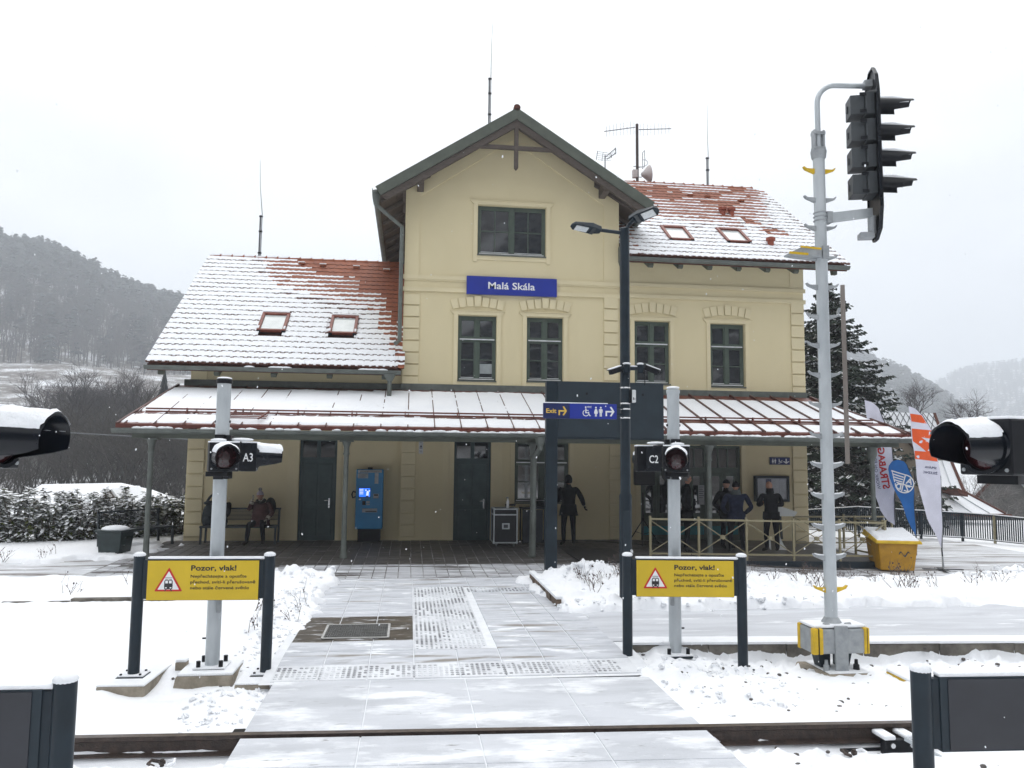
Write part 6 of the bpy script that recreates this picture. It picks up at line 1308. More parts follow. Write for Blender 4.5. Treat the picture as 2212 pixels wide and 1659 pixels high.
# ---- timetable case on the wall
x0, x1, z0, z1 = RCT(1631, 1028, 1705, 1084, FW_Y - .1); t = thing('timetable_case', 'dark framed timetable case on the wall in front of the bald man', 'notice board', ((x0 + x1) / 2, FW_Y - .1, z0)); w, h = (x1 - x0) / 2, z1 - z0; f = .07; b = MB(); b.box(-w, -w + f, -.03, .10, 0, h); b.box(w - f, w, -.03, .10, 0, h); b.box(-w + f, w - f, -.029, .10, 0, f); b.box(-w + f, w - f, -.029, .10, h - f, h); b.build('frame', m_anth, t, bevel=.008); b = MB(); b.box(-w + f, w - f, .02, .08, f, h - f); b.build('backing', mat('case_paper', (.36, .38, .44), .5, var=.08), t)
m_pap = mat('sheet_paper', (.46, .48, .52), .6, var=.1, scale=5); r = random.Random(6)
for k, (u0, u1, v0, v1) in enumerate(((.02, .27, .05, .95), (.30, .48, .55, .97), (.30, .48, .05, .50), (.52, .74, .05, .95), (.77, .97, .08, .92))):
    a0, a1 = -w + f + (2 * w - 2 * f) * u0, -w + f + (2 * w - 2 * f) * u1; c0, c1 = f + (h - 2 * f) * v0, f + (h - 2 * f) * v1; b = MB(); b.box(a0, a1, .014, .021, c0, c1); b.build('poster', m_pap if k != 1 else m_navyink, t); b = MB(); n = int((c1 - c0) / .03)
    if k != 1:
        for j in range(1, n): b.box(a0 + .02, a1 - .02 - r.random() * .08, .0125, .015, c0 + .03 * j, c0 + .03 * j + .008)
        b.build('print_lines', m_galvd, t, kind='stuff')
g = MB(); g.quad((-w + f, -.012, f), (w - f, -.012, f), (w - f, -.012, h - f), (-w + f, -.012, h - f)); m_cg = bpy.data.materials.new('case_glass'); m_cg.use_nodes = True; nt2 = m_cg.node_tree; bs = nt2.nodes['Principled BSDF']; bs.inputs['Base Color'].default_value = (.8, .85, .9, 1); bs.inputs['Roughness'].default_value = .03; bs.inputs['Transmission Weight'].default_value = .0; bs.inputs['Alpha'].default_value = .12; g.build('pane', m_cg, t)
# paper notices hung in the entrance doors
for k, (px0, py0, px1, py1, lab) in enumerate(((1441, 940, 1442, 941, ''),)): pass
for px0, py0, px1, py1, lab in ((1508, 1048, 1522, 1090, 'white paper notice taped inside the left pane of the glazed entrance'), (1560, 1052, 1571, 1090, 'pale paper notice taped inside the right pane of the glazed entrance')):
    x0, x1, z0, z1 = RCT(px0, py0, px1, py1, FW_Y + .09); t = thing('door_notice', lab, 'notice', ((x0 + x1) / 2, FW_Y + .078, (z0 + z1) / 2)); b = MB(); b.box((x0 - x1) / 2, (x1 - x0) / 2, 0, .003, (z0 - z1) / 2, (z1 - z0) / 2); b.build('sheet', mat('notice_sheet', (.40, .42, .44), .6) if 'notice_sheet' not in bpy.data.materials else bpy.data.materials['notice_sheet'], t); b = MB()
    for j in range(6): b.box((x0 - x1) / 2 + .02, (x1 - x0) / 2 - .02 - .03 * (j % 2), -.002, .0005, (z1 - z0) / 2 - .06 - .06 * j, (z1 - z0) / 2 - .045 - .06 * j)
    b.build('print_lines', m_dgrey, t, kind='stuff')
# ---- ramp with railing
RYF = 17.36; rx0, rx1 = A(1405, 1200, RYF).x, A(1914, 1215, RYF).x
t = thing('ramp', 'x', 'y'); del t['label']; del t['category']; t['kind'] = 'structure'; zr = lambda x: .035 - .10 * (x - rx0) / (rx1 - rx0)
b = MB(); b.add([(rx0 + 1.3, RYF - .07, -.5), (rx1 + .06, RYF - .07, -.5), (rx1 + .06, FW_Y, -.5), (rx0 + 1.3, FW_Y, -.5), (rx0 + 1.3, RYF - .07, zr(rx0 + 1.3)), (rx1 + .06, RYF - .07, zr(rx1)), (rx1 + .06, FW_Y, zr(rx1) + .06), (rx0 + 1.3, FW_Y, .085)], [(0, 3, 2, 1), (4, 5, 6, 7), (0, 1, 5, 4), (1, 2, 6, 5), (2, 3, 7, 6), (3, 0, 4, 7)])
b.build('deck', m_paver, t); b = MB(); b.add([(rx0 + 1.3, RYF - .085, -.45), (rx1 + .075, RYF - .085, -.45), (rx1 + .075, RYF - .06, -.45), (rx0 + 1.3, RYF - .06, -.45), (rx0 + 1.3, RYF - .085, zr(rx0 + 1.3) - .01), (rx1 + .075, RYF - .085, zr(rx1) + .012), (rx1 + .075, RYF - .06, zr(rx1) + .012), (rx0 + 1.3, RYF - .06, zr(rx0 + 1.3) - .01)], [(0, 3, 2, 1), (4, 5, 6, 7), (0, 1, 5, 4), (1, 2, 6, 5), (2, 3, 7, 6), (3, 0, 4, 7)]); b.build('side_plate', m_anth2, t)
def railing(p0, p1, n, h, zf_, label):
    t = thing('railing', label, 'railing', (p0[0], p0[1], 0), math.atan2(p1[1] - p0[1], p1[0] - p0[0]), 'beige ramp railings'); L = math.hypot(p1[0] - p0[0], p1[1] - p0[1]); z = lambda s: zf_(p0[0] + (p1[0] - p0[0]) * s / L)
    for k in range(n + 1): s = L * k / n; b = MB(); b.box(s - .024, s + .024, -.024, .024, z(s) - .03, z(s) + h + .03); b.build('post', m_beige, t, bevel=.004)
    for dz, nm in ((h - .04, 'top_rail'), (.13, 'bottom_rail')): b = MB(); b.bar((0, 0, z(0) + dz), (L, 0, z(L) + dz), .045, .04); b.build(nm, m_beige, t)
    for k in range(n):
        s0, s1 = L * k / n + .024, L * (k + 1) / n - .024; b = MB(); b.bar((s0, -.008, z(s0) + .17), (s1, -.008, z(s1) + h - .08), .014, .018); b.build('diagonal', m_beige, t); b = MB(); b.bar((s0, .008, z(s0) + h - .08), (s1, .008, z(s1) + .17), .014, .018); b.build('diagonal', m_beige, t)
        sm_ = (s0 + s1) / 2; b = MB(); zc = (z(sm_) + .17 + z(sm_) + h - .08) / 2; b.tube([(sm_, -.03, zc), (sm_, .03, zc)], .05, 16); b.build('boss', m_beige, t)
    return t
hr = A(1407, 1117, RYF).z - zr(rx0)
railing((rx0, RYF), (rx1, RYF), 5, hr, zr, 'beige railing with crossed bars along the front of the ramp')
railing((rx1 + .0, RYF + .08), (rx1 + .0, RYF + 1.25), 1, hr, lambda x: zr(rx1), 'short beige railing closing the right end of the ramp')
railing((rx1 - .9, 20.0), (rx1 + 1.9, 20.0), 2, hr - .08, lambda x: zr(rx1) + .03, 'beige railing at the back of the ramp beside the building corner')
# display stand / white angular sculpture board behind the bald man
SY2 = 19.3; t = thing('easel_board', 'white angular folded board stand beside the bald man', 'display stand', (A(1690, 1150, SY2).x, SY2, zr(rx1) + .09)); px = lambda a, c: ((A(a, c, SY2).x - t.location.x), (A(a, c, SY2).z - t.location.z)); m_brd = mat('white_board', (.62, .64, .63), .5, var=.05, scale=3)
b = MB(); b.prism([px(1681, 1092), px(1722, 1106), px(1716, 1115), px(1681, 1115)], -.02, .02); b.build('upper_board', m_brd, t); b = MB(); b.prism([px(1676, 1143), px(1693, 1178), px(1707, 1196), px(1678, 1196)], -.02, .02); b.prism([px(1660, 1150), px(1664, 1168), px(1666, 1190), px(1659, 1178)], -.018, .018); b.build('lower_board', m_brd, t); b = MB(); a_, c_ = px(1686, 1115), px(1690, 1165); b.bar((a_[0], .03, a_[1]), (c_[0], .03, c_[1]), .05, .05); b.build('strut', m_dgrey, t)
# ---- grit bin
t = thing('grit_bin', 'yellow grit bin with snow-covered sloping lid beyond the ramp', 'grit bin', (A(1935, 1210, 17.0).x, 17.15, zp1(10.9, 17)), math.radians(-16))
b = MB(); b.add([(-.36, -.40, .0), (.36, -.40, 0), (.36, .46, 0), (-.36, .46, 0), (-.43, -.48, .62), (.43, -.48, .62), (.43, .54, .72), (-.43, .54, .72)], [(0, 3, 2, 1), (4, 5, 6, 7), (0, 1, 5, 4), (1, 2, 6, 5), (2, 3, 7, 6), (3, 0, 4, 7)]); b.build('body', m_yel2, t, bevel=.03); b = MB(); b.add([(-.50, -.56, .61), (.50, -.56, .61), (.50, .58, .72), (-.50, .58, .72), (-.48, -.54, .68), (.48, -.54, .68), (.45, .50, .86), (-.45, .50, .86)], [(0, 3, 2, 1), (4, 5, 6, 7), (0, 1, 5, 4), (1, 2, 6, 5), (2, 3, 7, 6), (3, 0, 4, 7)]); b.build('lid', m_yelp, t, bevel=.02)
X, Y = np.meshgrid(np.linspace(-.46, .46, 24), np.linspace(-.52, .52, 24)); Z = .68 + .18 * (Y + .54) / 1.04 + .03 + .035 * fbm(X * 3, Y * 3, 1.4, 3); ed = np.minimum(np.minimum(X + .46, .46 - X), np.minimum(Y + .52, .52 - Y)); Z -= .05 * sm(.05, 0, ed); link('lid_snow', grid_mesh('lid_snow', X, Y, Z, m_snowcap), t)
b = MB(); r = random.Random(3)
for k in range(9): x = .02 + .026 * k; b.prism([(x, .36 + .05 * math.sin(k)), (x + .03, .37 + .05 * math.sin(k + 1)), (x + .03, .40 + .05 * math.sin(k + 1.4)), (x, .385 + .05 * math.sin(k + .3))], -.463, -.43)
o = b.build('dirt_mark', m_dgrey, t)
# ---- feather flags
FZ = [(3380, 1540, 2.2425)]
def fpx(x, y): return (3380 + x / 2.2425) / 1.82278, (1540 + y / 2.2425) / 1.82278
def flag(Y, outline, m, label, base_px, polepts, prints=()):
    pts = [A(*fpx(*q), Y) for q in outline]; bp = A(*base_px, Y); gz_ = zp1(bp.x, Y); t = thing('feather_flag', label, 'flag', (bp.x, Y, gz_), 0, 'feather flags')
    wave = lambda x, z: .035 * math.sin(x * 5 + z * 2.2) + .02 * math.sin(z * 5 - x * 8)
    bm = bmesh.new(); vs_ = [bm.verts.new((p.x - bp.x, 0, p.z - gz_)) for p in pts]; bm.faces.new(vs_); bmesh.ops.triangulate(bm, faces=bm.faces[:])
    for k in range(4): bmesh.ops.subdivide_edges(bm, edges=[e for e in bm.edges if e.calc_length() > .12], cuts=1, use_grid_fill=True)
    bmesh.ops.triangulate(bm, faces=bm.faces[:]); sc = outline
    for v in bm.verts: v.co.y = wave(v.co.x, v.co.z)
    bmesh.ops.recalc_face_normals(bm, faces=bm.faces[:]); me = bpy.data.meshes.new('cloth'); bm.to_mesh(me); bm.free(); me.materials.append(m); o = link('cloth', me, t); so = o.modifiers.new('s', 'SOLIDIFY'); so.thickness = .003; so.offset = 0
    def put(me_, nm):
        bm = bmesh.new(); bm.from_mesh(me_); 
        for k in range(2): bmesh.ops.subdivide_edges(bm, edges=[e for e in bm.edges if e.calc_length() > .15], cuts=1)
        bmesh.ops.triangulate(bm, faces=bm.faces[:])
        for v in bm.verts: v.co.y = wave(v.co.x, v.co.z) - .006
        bm.to_mesh(me_); bm.free(); return link(nm, me_, t)
    for f in prints: f(put, bp, gz_)
    b = MB(); pp = [A(*fpx(*q), Y) for q in polepts]; b.tube([(p.x - bp.x, wave(p.x - bp.x, p.z - gz_) + .004, p.z - gz_) for p in pp], [.017] * 2 + [.010] * (len(pp) - 2), 8); b.build('pole', m_dgrey, t, smooth=True)
    return t
def poly_print(Y, pts, m, nm):
    def f(put, bp, gz_):
        P = [A(*fpx(*q), Y) for q in pts]; bm = bmesh.new(); bm.faces.new([bm.verts.new((p.x - bp.x, 0, p.z - gz_)) for p in P]); me = bpy.data.meshes.new(nm); bm.to_mesh(me); bm.free(); me.materials.append(m); put(me, nm)
    return f
def text_print(Y, s, size, m, at, ang, bold, sx=1.0):
    def f(put, bp, gz_):
        me = text_mesh(s, size, m, bold, 0, 'LEFT'); p = A(*fpx(*at), Y); me.transform(T(p.x - bp.x, 0, p.z - gz_) @ Matrix.Rotation(math.radians(ang), 4, 'Y') @ Matrix.Diagonal((-1, 1, 1, 1)) @ FRONT @ Matrix.Diagonal((sx, 1, 1, 1))); put(me, 'lettering')
    return f
m_fw = mat('flag_white', (.66, .66, .76), .8, var=.05, scale=4); m_fb = mat('flag_blue', (.012, .13, .42), .8, var=.08, scale=4)
Y1 = 16.9; Y2 = 19.0; Y3 = 18.4
flag(Y1, [(430, 130), (500, 160), (570, 215), (640, 340), (690, 560), (715, 760), (735, 950), (745, 1150), (752, 1400), (720, 1345), (620, 1130), (570, 980), (530, 780), (497, 570), (470, 360), (445, 230)], m_fw, 'white and orange feather flag with mirrored railway lettering on a floor base', (2037, 1226), [(755, 1560), (750, 1400), (743, 1150), (734, 950), (714, 760), (690, 560), (640, 340), (572, 215), (500, 160), (430, 130)],
     [poly_print(Y1, [(442, 200), (556, 213), (575, 240), (600, 288), (458, 268)], m_orange, 'orange_stripe'), poly_print(Y1, [(467, 330), (640, 348), (648, 425), (545, 408), (660, 500), (686, 575), (692, 622), (499, 598), (494, 527), (586, 535), (482, 442)], m_orange, 'orange_letter'), 
      text_print(Y1, 'SPRÁVA', .074, m_navyink, (678, 690), 6, .02), text_print(Y1, 'ŽELEZNIC', .074, m_navyink, (684, 737), 6, .02, .93)])
flag(Y2, [(50, 75), (110, 95), (180, 155), (240, 290), (290, 470), (310, 700), (322, 900), (330, 1187), (270, 1150), (190, 1050), (150, 920), (130, 760), (123, 500), (65, 220)], m_fw, 'white feather flag with red mirrored lettering, partly behind the canopy corner', (1944, 1195), [(332, 1500), (330, 1187), (322, 900), (310, 700), (290, 470), (240, 290), (180, 155), (110, 95), (50, 75)],
     [text_print(Y2, 'STRABAG', .245, m_red, (224, 866), 81.5, .03, 1.02), text_print(Y2, 'WORK ON PROGRESS', .118, m_navyink, (178, 868), 82, .0, 1.08)])
def azd(put, bp, gz_):
    c = A(*fpx(408, 818), Y3); cx, cz_ = c.x - bp.x, c.z - gz_; R_ = .24; tl = math.radians(-16)
    def addp(P, nm):
        bm = bmesh.new()
        for poly in P: bm.faces.new([bm.verts.new((cx + x * math.cos(tl) - z * math.sin(tl), 0, cz_ + x * math.sin(tl) + z * math.cos(tl))) for x, z in poly])
        me = bpy.data.meshes.new(nm); bm.to_mesh(me); bm.free(); me.materials.append(m_white); put(me, nm)
    o_, i_ = ring(28, R_), ring(28, R_ * .88); P = [[o_[k], o_[(k + 1) % 28], i_[(k + 1) % 28], i_[k]] for k in range(28) if not 7 < k < 15]
    o2 = [(-R_ * .2, R_), (-R_ * 1.75, R_ * .98), (-R_ * 1.75, R_ * .86), (-R_ * .2, R_ * .88)]; P.append(o2); P.append([(-R_ * 1.75, R_ * .98), (-R_ * 1.05, -R_ * .15), (-R_ * .95, -R_ * .08), (-R_ * 1.6, R_ * .9)]); addp(P, 'logo_outline')
    P = [[(-R_ * (1.45 - .18 * k), R_ * (.70 - .26 * k)), (R_ * -.18, R_ * (.70 - .26 * k)), (R_ * -.18, R_ * (.58 - .26 * k)), (-R_ * (1.38 - .18 * k), R_ * (.58 - .26 * k))] for k in range(3)] + [[(-.14 * R_, R_ * .85), (-.02 * R_, R_ * .85), (-.02 * R_, -R_ * .85), (-.14 * R_, -R_ * .85)], [(-R_ * .8, -.02 * R_), (R_ * .85, -.02 * R_), (R_ * .85, -.14 * R_), (-R_ * .8, -.14 * R_)]]; addp(P, 'logo_bars')
    for s, dx, dz in (('A', .72, .10), ('Z', .68, -.72), ('D', -.16, -.72)):
        me = text_mesh(s, R_ * .85, m_white, .03, 0); me.transform(T(cx, 0, cz_) @ Matrix.Rotation(-tl, 4, 'Y') @ T(dx * R_, 0, dz * R_) @ Matrix.Diagonal((-1, 1, 1, 1)) @ FRONT); put(me, 'lettering')
flag(Y3, [(265, 690), (272, 660), (300, 620), (350, 605), (400, 618), (430, 650), (470, 760), (495, 900), (505, 1050), (512, 1287), (470, 1210), (400, 1030), (330, 880), (275, 760)], m_fb, 'blue drop-shaped flag with a white round logo between two white flags', (1991, 1200), [(514, 1450), (512, 1287), (505, 1050), (495, 900), (470, 760), (430, 650), (400, 618), (350, 605)], [azd])
p = A(2037, 1226, Y1); t = thing('flag_base', 'flat black crossed floor plate holding the orange and white flag', 'flag base', (p.x, Y1, zp1(p.x, Y1))); b = MB(); b.bar((-.42, .12, .012), (.42, -.10, .012), .11, .014); b.bar((-.10, -.3, .011), (.10, .3, .011), .11, .012); b.build('plate', m_black, t); b = MB(); b.cyl((0, 0, .01), (0, 0, .3), .018, n=8); b.build('socket', m_galvd, t)

# ================================================================== PEOPLE
m_skin = mat('skin', (.36, .19, .13), .55, var=.12, scale=14); m_hairg = mat('hair_grey', (.16, .15, .15), .8, var=.3, scale=40); m_dark = mat('coat_black', (.010, .010, .012), .85, var=.4, scale=12, bump=.3, bscale=25)
m_dnavy = mat('coat_navy', (.014, .017, .035), .85, var=.3, scale=12, bump=.3, bscale=25); m_trous = mat('trousers_black', (.011, .011, .014), .9, var=.3, scale=14, bump=.3, bscale=20); m_shoe = mat('shoe_dark', (.012, .011, .011), .5, var=.3, scale=20)
m_puff = mat('coat_mauve', (.085, .042, .040), .7, var=.25, scale=9, bump=.3, bscale=20); m_cuff = mat('fur_cuff', (.36, .33, .28), .95, var=.2, scale=50); m_hat = mat('hat_pale', (.36, .32, .37), .95, var=.12, scale=40); m_eye = mat('eye_dark', (.02, .015, .012), .4); m_lip = mat('lips', (.26, .09, .08), .6); m_sole = mat('sole_white', (.6, .61, .62), .6)
for _m in (m_dark, m_dnavy, m_trous, m_puff, m_hat): _m.node_tree.nodes['Principled BSDF'].inputs['Specular IOR Level'].default_value = .08
def skin_graph(verts, edges, sub=2):
    """verts: list of (pos, rx, ry); edges: index pairs; grown into one surface"""
    me = bpy.data.meshes.new('g'); me.from_pydata([v[0] for v in verts], edges, []); o = bpy.data.objects.new('g', me); COL.objects.link(o)
    s = o.modifiers.new('s', 'SKIN'); s.branch_smoothing = .6
    for i, v in enumerate(verts): me.skin_vertices[0].data[i].radius = (v[1], v[2]); me.skin_vertices[0].data[i].use_root = (i == 0)
    d = o.modifiers.new('d', 'SUBSURF'); d.levels = sub; d.render_levels = sub
    dg = bpy.context.evaluated_depsgraph_get(); r = bpy.data.meshes.new_from_object(o.evaluated_get(dg)); bpy.data.objects.remove(o)
    V = [tuple(v.co) for v in r.vertices]; F = [tuple(p.vertices) for p in r.polygons]; bpy.data.meshes.remove(r); return V, F
def head_geo(c, r, face_dir, tilt=0):
    """head shape with nose, brow, ears; c centre, r half width"""
    V = []; F = []; n, k = 18, 14; R3 = Matrix.Rotation(face_dir, 3, 'Z') @ Matrix.Rotation(tilt, 3, 'X')
    for i in range(k + 1):
        t = math.pi * i / k; z = -math.cos(t)
        for j in range(n):
            a = 2 * math.pi * j / n; x, y = math.cos(a) * math.sin(t), math.sin(a) * math.sin(t); fr = max(0, -y)
            w = 1.0 - .28 * max(0, -z) ** 1.3; X_ = x * r * w; Y_ = y * r * (1.22 if y > 0 else 1.12) * (1 - .12 * max(0, -z)); Z_ = z * r * 1.42
            if fr > .5 and abs(x) < .25 and -.35 < z < .15: Y_ -= r * .22 * (1 - abs(x) * 4) * (1 - abs(z + .15) * 2)
            if fr > .6 and .18 < abs(x) < .55 and -.02 < z < .22: Y_ += r * .07
            V.append(R3 @ Vector((X_, Y_, Z_)) + Vector(c))
    for i in range(k):
        for j in range(n): F.append((i * n + j, i * n + (j + 1) % n, (i + 1) * n + (j + 1) % n, (i + 1) * n + j))
    def L(p): return R3 @ Vector((p[0] * r, p[1] * r, p[2] * r)) + Vector(c)
    return V, F, L, R3
def hand_geo(wrist, direc, palm_n, s=1.0, curl=.5):
    w = Vector(wrist); d = Vector(direc).normalized(); n = Vector(palm_n); n = (n - d * n.dot(d)).normalized(); side = d.cross(n)
    vs_ = [(tuple(w), .026 * s, .021 * s), (tuple(w + d * .045 * s), .036 * s, .018 * s)]; es = [(0, 1)]
    for i, (o_, L) in enumerate(((-.030, .068), (-.010, .080), (.011, .075), (.031, .058))):
        k = len(vs_); b_ = w + d * .088 * s + side * o_ * s; m_ = b_ + (d * math.cos(curl) + n * math.sin(curl)) * L * .5 * s; e_ = m_ + (d * math.cos(curl * 2.1) + n * math.sin(curl * 2.1)) * L * .5 * s
        vs_ += [(tuple(b_), .0105 * s, .0105 * s), (tuple(m_), .0092 * s, .0092 * s), (tuple(e_), .0078 * s, .0078 * s)]; es += [(1, k), (k, k + 1), (k + 1, k + 2)]
    k = len(vs_); b_ = w + d * .03 * s - side * .038 * s + n * .006; vs_ += [(tuple(b_), .013 * s, .012 * s), (tuple(b_ + (d * .7 - side * .5 + n * .4) * .04 * s), .0105 * s, .0105 * s), (tuple(b_ + (d * .9 - side * .35 + n * .6) * .07 * s), .009 * s, .009 * s)]; es += [(1, k), (k, k + 1), (k + 1, k + 2)]
    return skin_graph(vs_, es, 1)
def person(label, loc, rz, H, J, mats, coat_hem=None, hat=None, hair=None, face=0.0, tilt=0, bulk=1.0, hands='both', extras=None, group=None, head_r=.078):
    """J: joints in local metres (facing -y): pelvis chest neck head shoulders elbows wrists hips knees ankles toes"""
    t = thing('person', label, 'person', loc, rz, group); bu = bulk
    P, C, N = Vector(J['pelvis']), Vector(J['chest']), Vector(J['neck']); vs_ = [(tuple(P), .165 * bu, .125 * bu), (tuple(P.lerp(C, .5)), .16 * bu, .125 * bu), (tuple(C), .175 * bu, .125 * bu), (tuple(N - Vector((0, 0, .05))), .085 * bu, .075 * bu), (tuple(N + Vector((0, 0, .03))), .056, .058), (tuple(Vector(J['head']) - Vector((0, 0, .05))), .050, .052)]
    es = [(0, 1), (1, 2), (2, 3), (3, 4), (4, 5)]; ids = {}
    for s_ in ('L', 'R'):
        S, E, W = J['sh' + s_], J['el' + s_], J['wr' + s_]; k = len(vs_)
        vs_ += [(S, .075 * bu, .07 * bu), (tuple(Vector(S).lerp(Vector(E), .5)), .062 * bu, .06 * bu), (E, .056 * bu, .054 * bu), (tuple(Vector(E).lerp(Vector(W), .5)), .052 * bu, .05 * bu), (W, .040 * bu, .038 * bu)]; es += [(2, k), (k, k + 1), (k + 1, k + 2), (k + 2, k + 3), (k + 3, k + 4)]; ids[s_] = k + 4
        Hp, K, An, To = J['hi' + s_], J['kn' + s_], J['an' + s_], J['to' + s_]; k = len(vs_); hl_ = Vector(An) - (Vector(To) - Vector(An)).normalized() * .05
        vs_ += [(Hp, .098, .10), (tuple(Vector(Hp).lerp(Vector(K), .5)), .086, .088), (K, .066, .068), (tuple(Vector(K).lerp(Vector(An), .45)), .062, .064), (An, .048, .05), (tuple(Vector(An) + (Vector(To) - Vector(An)) * .45), .044, .038), (To, .040, .028)]; es += [(0, k), (k, k + 1), (k + 1, k + 2), (k + 2, k + 3), (k + 3, k + 4), (k + 4, k + 5), (k + 5, k + 6)]
    V, F = skin_graph(vs_, es); nf = len(F)
    coat, trouser, shoe, skinm, glove = mats; ml = [coat, trouser, shoe, skinm, glove]; mi = []
    cen = [sum((Vector(V[i]) for i in f), Vector()) / len(f) for f in F]; hem_z = P.z - .02; legs = [(Vector(J['hi' + s_]), Vector(J['kn' + s_]), Vector(J['an' + s_]), Vector(J['to' + s_])) for s_ in 'LR']
    def dseg(p, a, b): ab = b - a; u = max(0, min(1, (p - a).dot(ab) / max(ab.dot(ab), 1e-9))); return (p - a - ab * u).length, u
    for c in cen:
        dl = min(min(dseg(c, l[0].lerp(l[1], .25), l[1])[0], dseg(c, l[1], l[2])[0]) for l in legs); df = min(dseg(c, l[2] - Vector((0, 0, .02)), l[3])[0] for l in legs); db = min(dseg(c, P, C)[0], *[dseg(c, Vector(J['sh' + s_]), Vector(J['el' + s_]))[0] for s_ in 'LR'], *[dseg(c, Vector(J['el' + s_]), Vector(J['wr' + s_]))[0] for s_ in 'LR'])
        m_ = 3 if c.z > N.z + .045 and (c - N).length < .25 else 2 if df < .062 and c.z < max(legs[0][2].z, legs[1][2].z) + .03 else 1 if dl < db * .9 else 0; mi.append(m_)
    hv, hf, L, R3 = head_geo(J['head'], head_r, face, tilt); n0 = len(V); V += [tuple(v) for v in hv]; F += [tuple(i + n0 for i in f) for f in hf]; mi += [3] * len(hf)
    b = MB()
    for s_ in (-1, 1):   # ears
        b.ell(L((s_ * 1.0, .08, -.05)), (.012, .018, .028), 8, 5)
    n0 = len(V); V += b.v; F += [tuple(i + n0 for i in f) for f in b.f]; mi += [3] * len(b.f)
    for s_ in 'LR':
        if hands == 'both' or s_ in hands:
            d = Vector(J['wr' + s_]) - Vector(J['el' + s_]); pn = Vector((1 if s_ == 'L' else -1, 0, 0)) if abs(d.normalized().x) < .8 else Vector((0, 0, -1)); hv, hf = hand_geo(J['wr' + s_], d, pn); n0 = len(V); V += hv; F += [tuple(i + n0 for i in f) for f in hf]; mi += [4] * len(hf)
    me = bpy.data.meshes.new('body'); me.from_pydata(V, [], F); [me.materials.append(m) for m in ml]; me.polygons.foreach_set('material_index', mi); me.polygons.foreach_set('use_smooth', [True] * len(F)); me.update(); bo = link('body', me, t)
    b = MB()
    for s_ in (-1, 1): b.ell(L((s_ * .36, -1.02, .10)), (.012, .008, .008), 8, 5)
    b.build('eyes', m_eye, t, smooth=80); b = MB(); b.ell(L((0, -1.0, -.62)), (.022, .010, .007), 8, 5); b.build('mouth', m_lip, t, smooth=80)
    if hair:
        b = MB(); n, k = 18, 9; c = Vector(J['head']); r = head_r * 1.06; vv = []
        for i in range(k + 1):
            ti = (math.pi * .62) * i / k
            for j in range(n):
                a = 2 * math.pi * j / n; x, y, z = math.cos(a) * math.sin(ti), math.sin(a) * math.sin(ti), math.cos(ti)
                if y < -.2: z = max(z, .52 if hair != 'fringe' else .9)
                vv.append(R3 @ Vector((x * r, y * r * 1.2, z * r * 1.40)) + c)
        b.add(vv, [(i * n + j, (i + 1) * n + j, (i + 1) * n + (j + 1) % n, i * n + (j + 1) % n) for i in range(k) for j in range(n)]); b.build('hair', m_hairg, t, smooth=80)
    if hat:
        hm, pom, low, big = hat; b = MB(); n, k = 20, 9; c = Vector(J['head']); r = head_r * big; vv = []
        for i in range(k + 1):
            ti = low * i / k
            for j in range(n): a = 2 * math.pi * j / n; vv.append(R3 @ Vector((math.cos(a) * math.sin(ti) * r, math.sin(a) * math.sin(ti) * r * 1.15, math.cos(ti) * r * 1.42)) + c)
        b.add(vv, [(i * n + j, (i + 1) * n + j, (i + 1) * n + (j + 1) % n, i * n + (j + 1) % n) for i in range(k) for j in range(n)]); ho = b.build('hat', hm, t, smooth=80)
        so = ho.modifiers.new('s', 'SOLIDIFY'); so.thickness = .012; so.offset = -1
        if pom: b = MB(); b.ell(c + R3 @ Vector((0, .0, r * 1.42 + .03)), (.048, .048, .045), 12, 8); b.build('pompom', m_hairg, ho, smooth=80)
    if coat_hem:                                   # skirt of the coat, open below
        w0, d0, zt_, w1, d1, zb_, m_ = coat_hem; b = MB(); n, k = 22, 6; vv = []
        for i in range(k + 1):
            u = i / k
            for j in range(n): a = 2 * math.pi * j / n; q = 1 + .035 * math.sin(3 * a + 4 * u) * u; vv.append((P.x + (w0 + (w1 - w0) * u) * math.cos(a) * q, P.y + (d0 + (d1 - d0) * u) * math.sin(a) * q, zt_ + (zb_ - zt_) * u + .008 * math.sin(5 * a) * u))
        b.add(vv, [(i * n + j, (i + 1) * n + j, (i + 1) * n + (j + 1) % n, i * n + (j + 1) % n) for i in range(k) for j in range(n)]); co = b.build('coat_skirt', m_, t, smooth=80); so = co.modifiers.new('s', 'SOLIDIFY'); so.thickness = .015
    if extras: extras(t, J, L, R3)
    return t
def stand(h=1.76, spread=.12, lean=0, arms='down', sh=.20):
    k = h / 1.76; z = lambda v: v * k; J = dict(pelvis=(0, 0, z(.96)), chest=(0, -lean * .4, z(1.30)), neck=(0, -lean * .7, z(1.50)), head=(0, -lean - .02, z(1.645)))
    for s_, n in ((1, 'L'), (-1, 'R')):
        J['sh' + n] = (s_ * sh, -lean * .5, z(1.43)); J['hi' + n] = (s_ * .095, 0, z(.90)); J['kn' + n] = (s_ * spread * .95, -.02, z(.50)); J['an' + n] = (s_ * spread, .02, z(.09)); J['to' + n] = (s_ * spread * 1.3, -.15, .035)
        if arms == 'down': J['el' + n] = (s_ * (sh + .07), .03, z(1.13)); J['wr' + n] = (s_ * (sh + .06), -.04, z(.90))
        if arms == 'pockets': J['el' + n] = (s_ * (sh + .13), .07, z(1.14)); J['wr' + n] = (s_ * (sh - .0), -.10, z(.97))
        if arms == 'front': J['el' + n] = (s_ * (sh + .10), -.04, z(1.16)); J['wr' + n] = (s_ * .10, -.27, z(1.20))
    return J
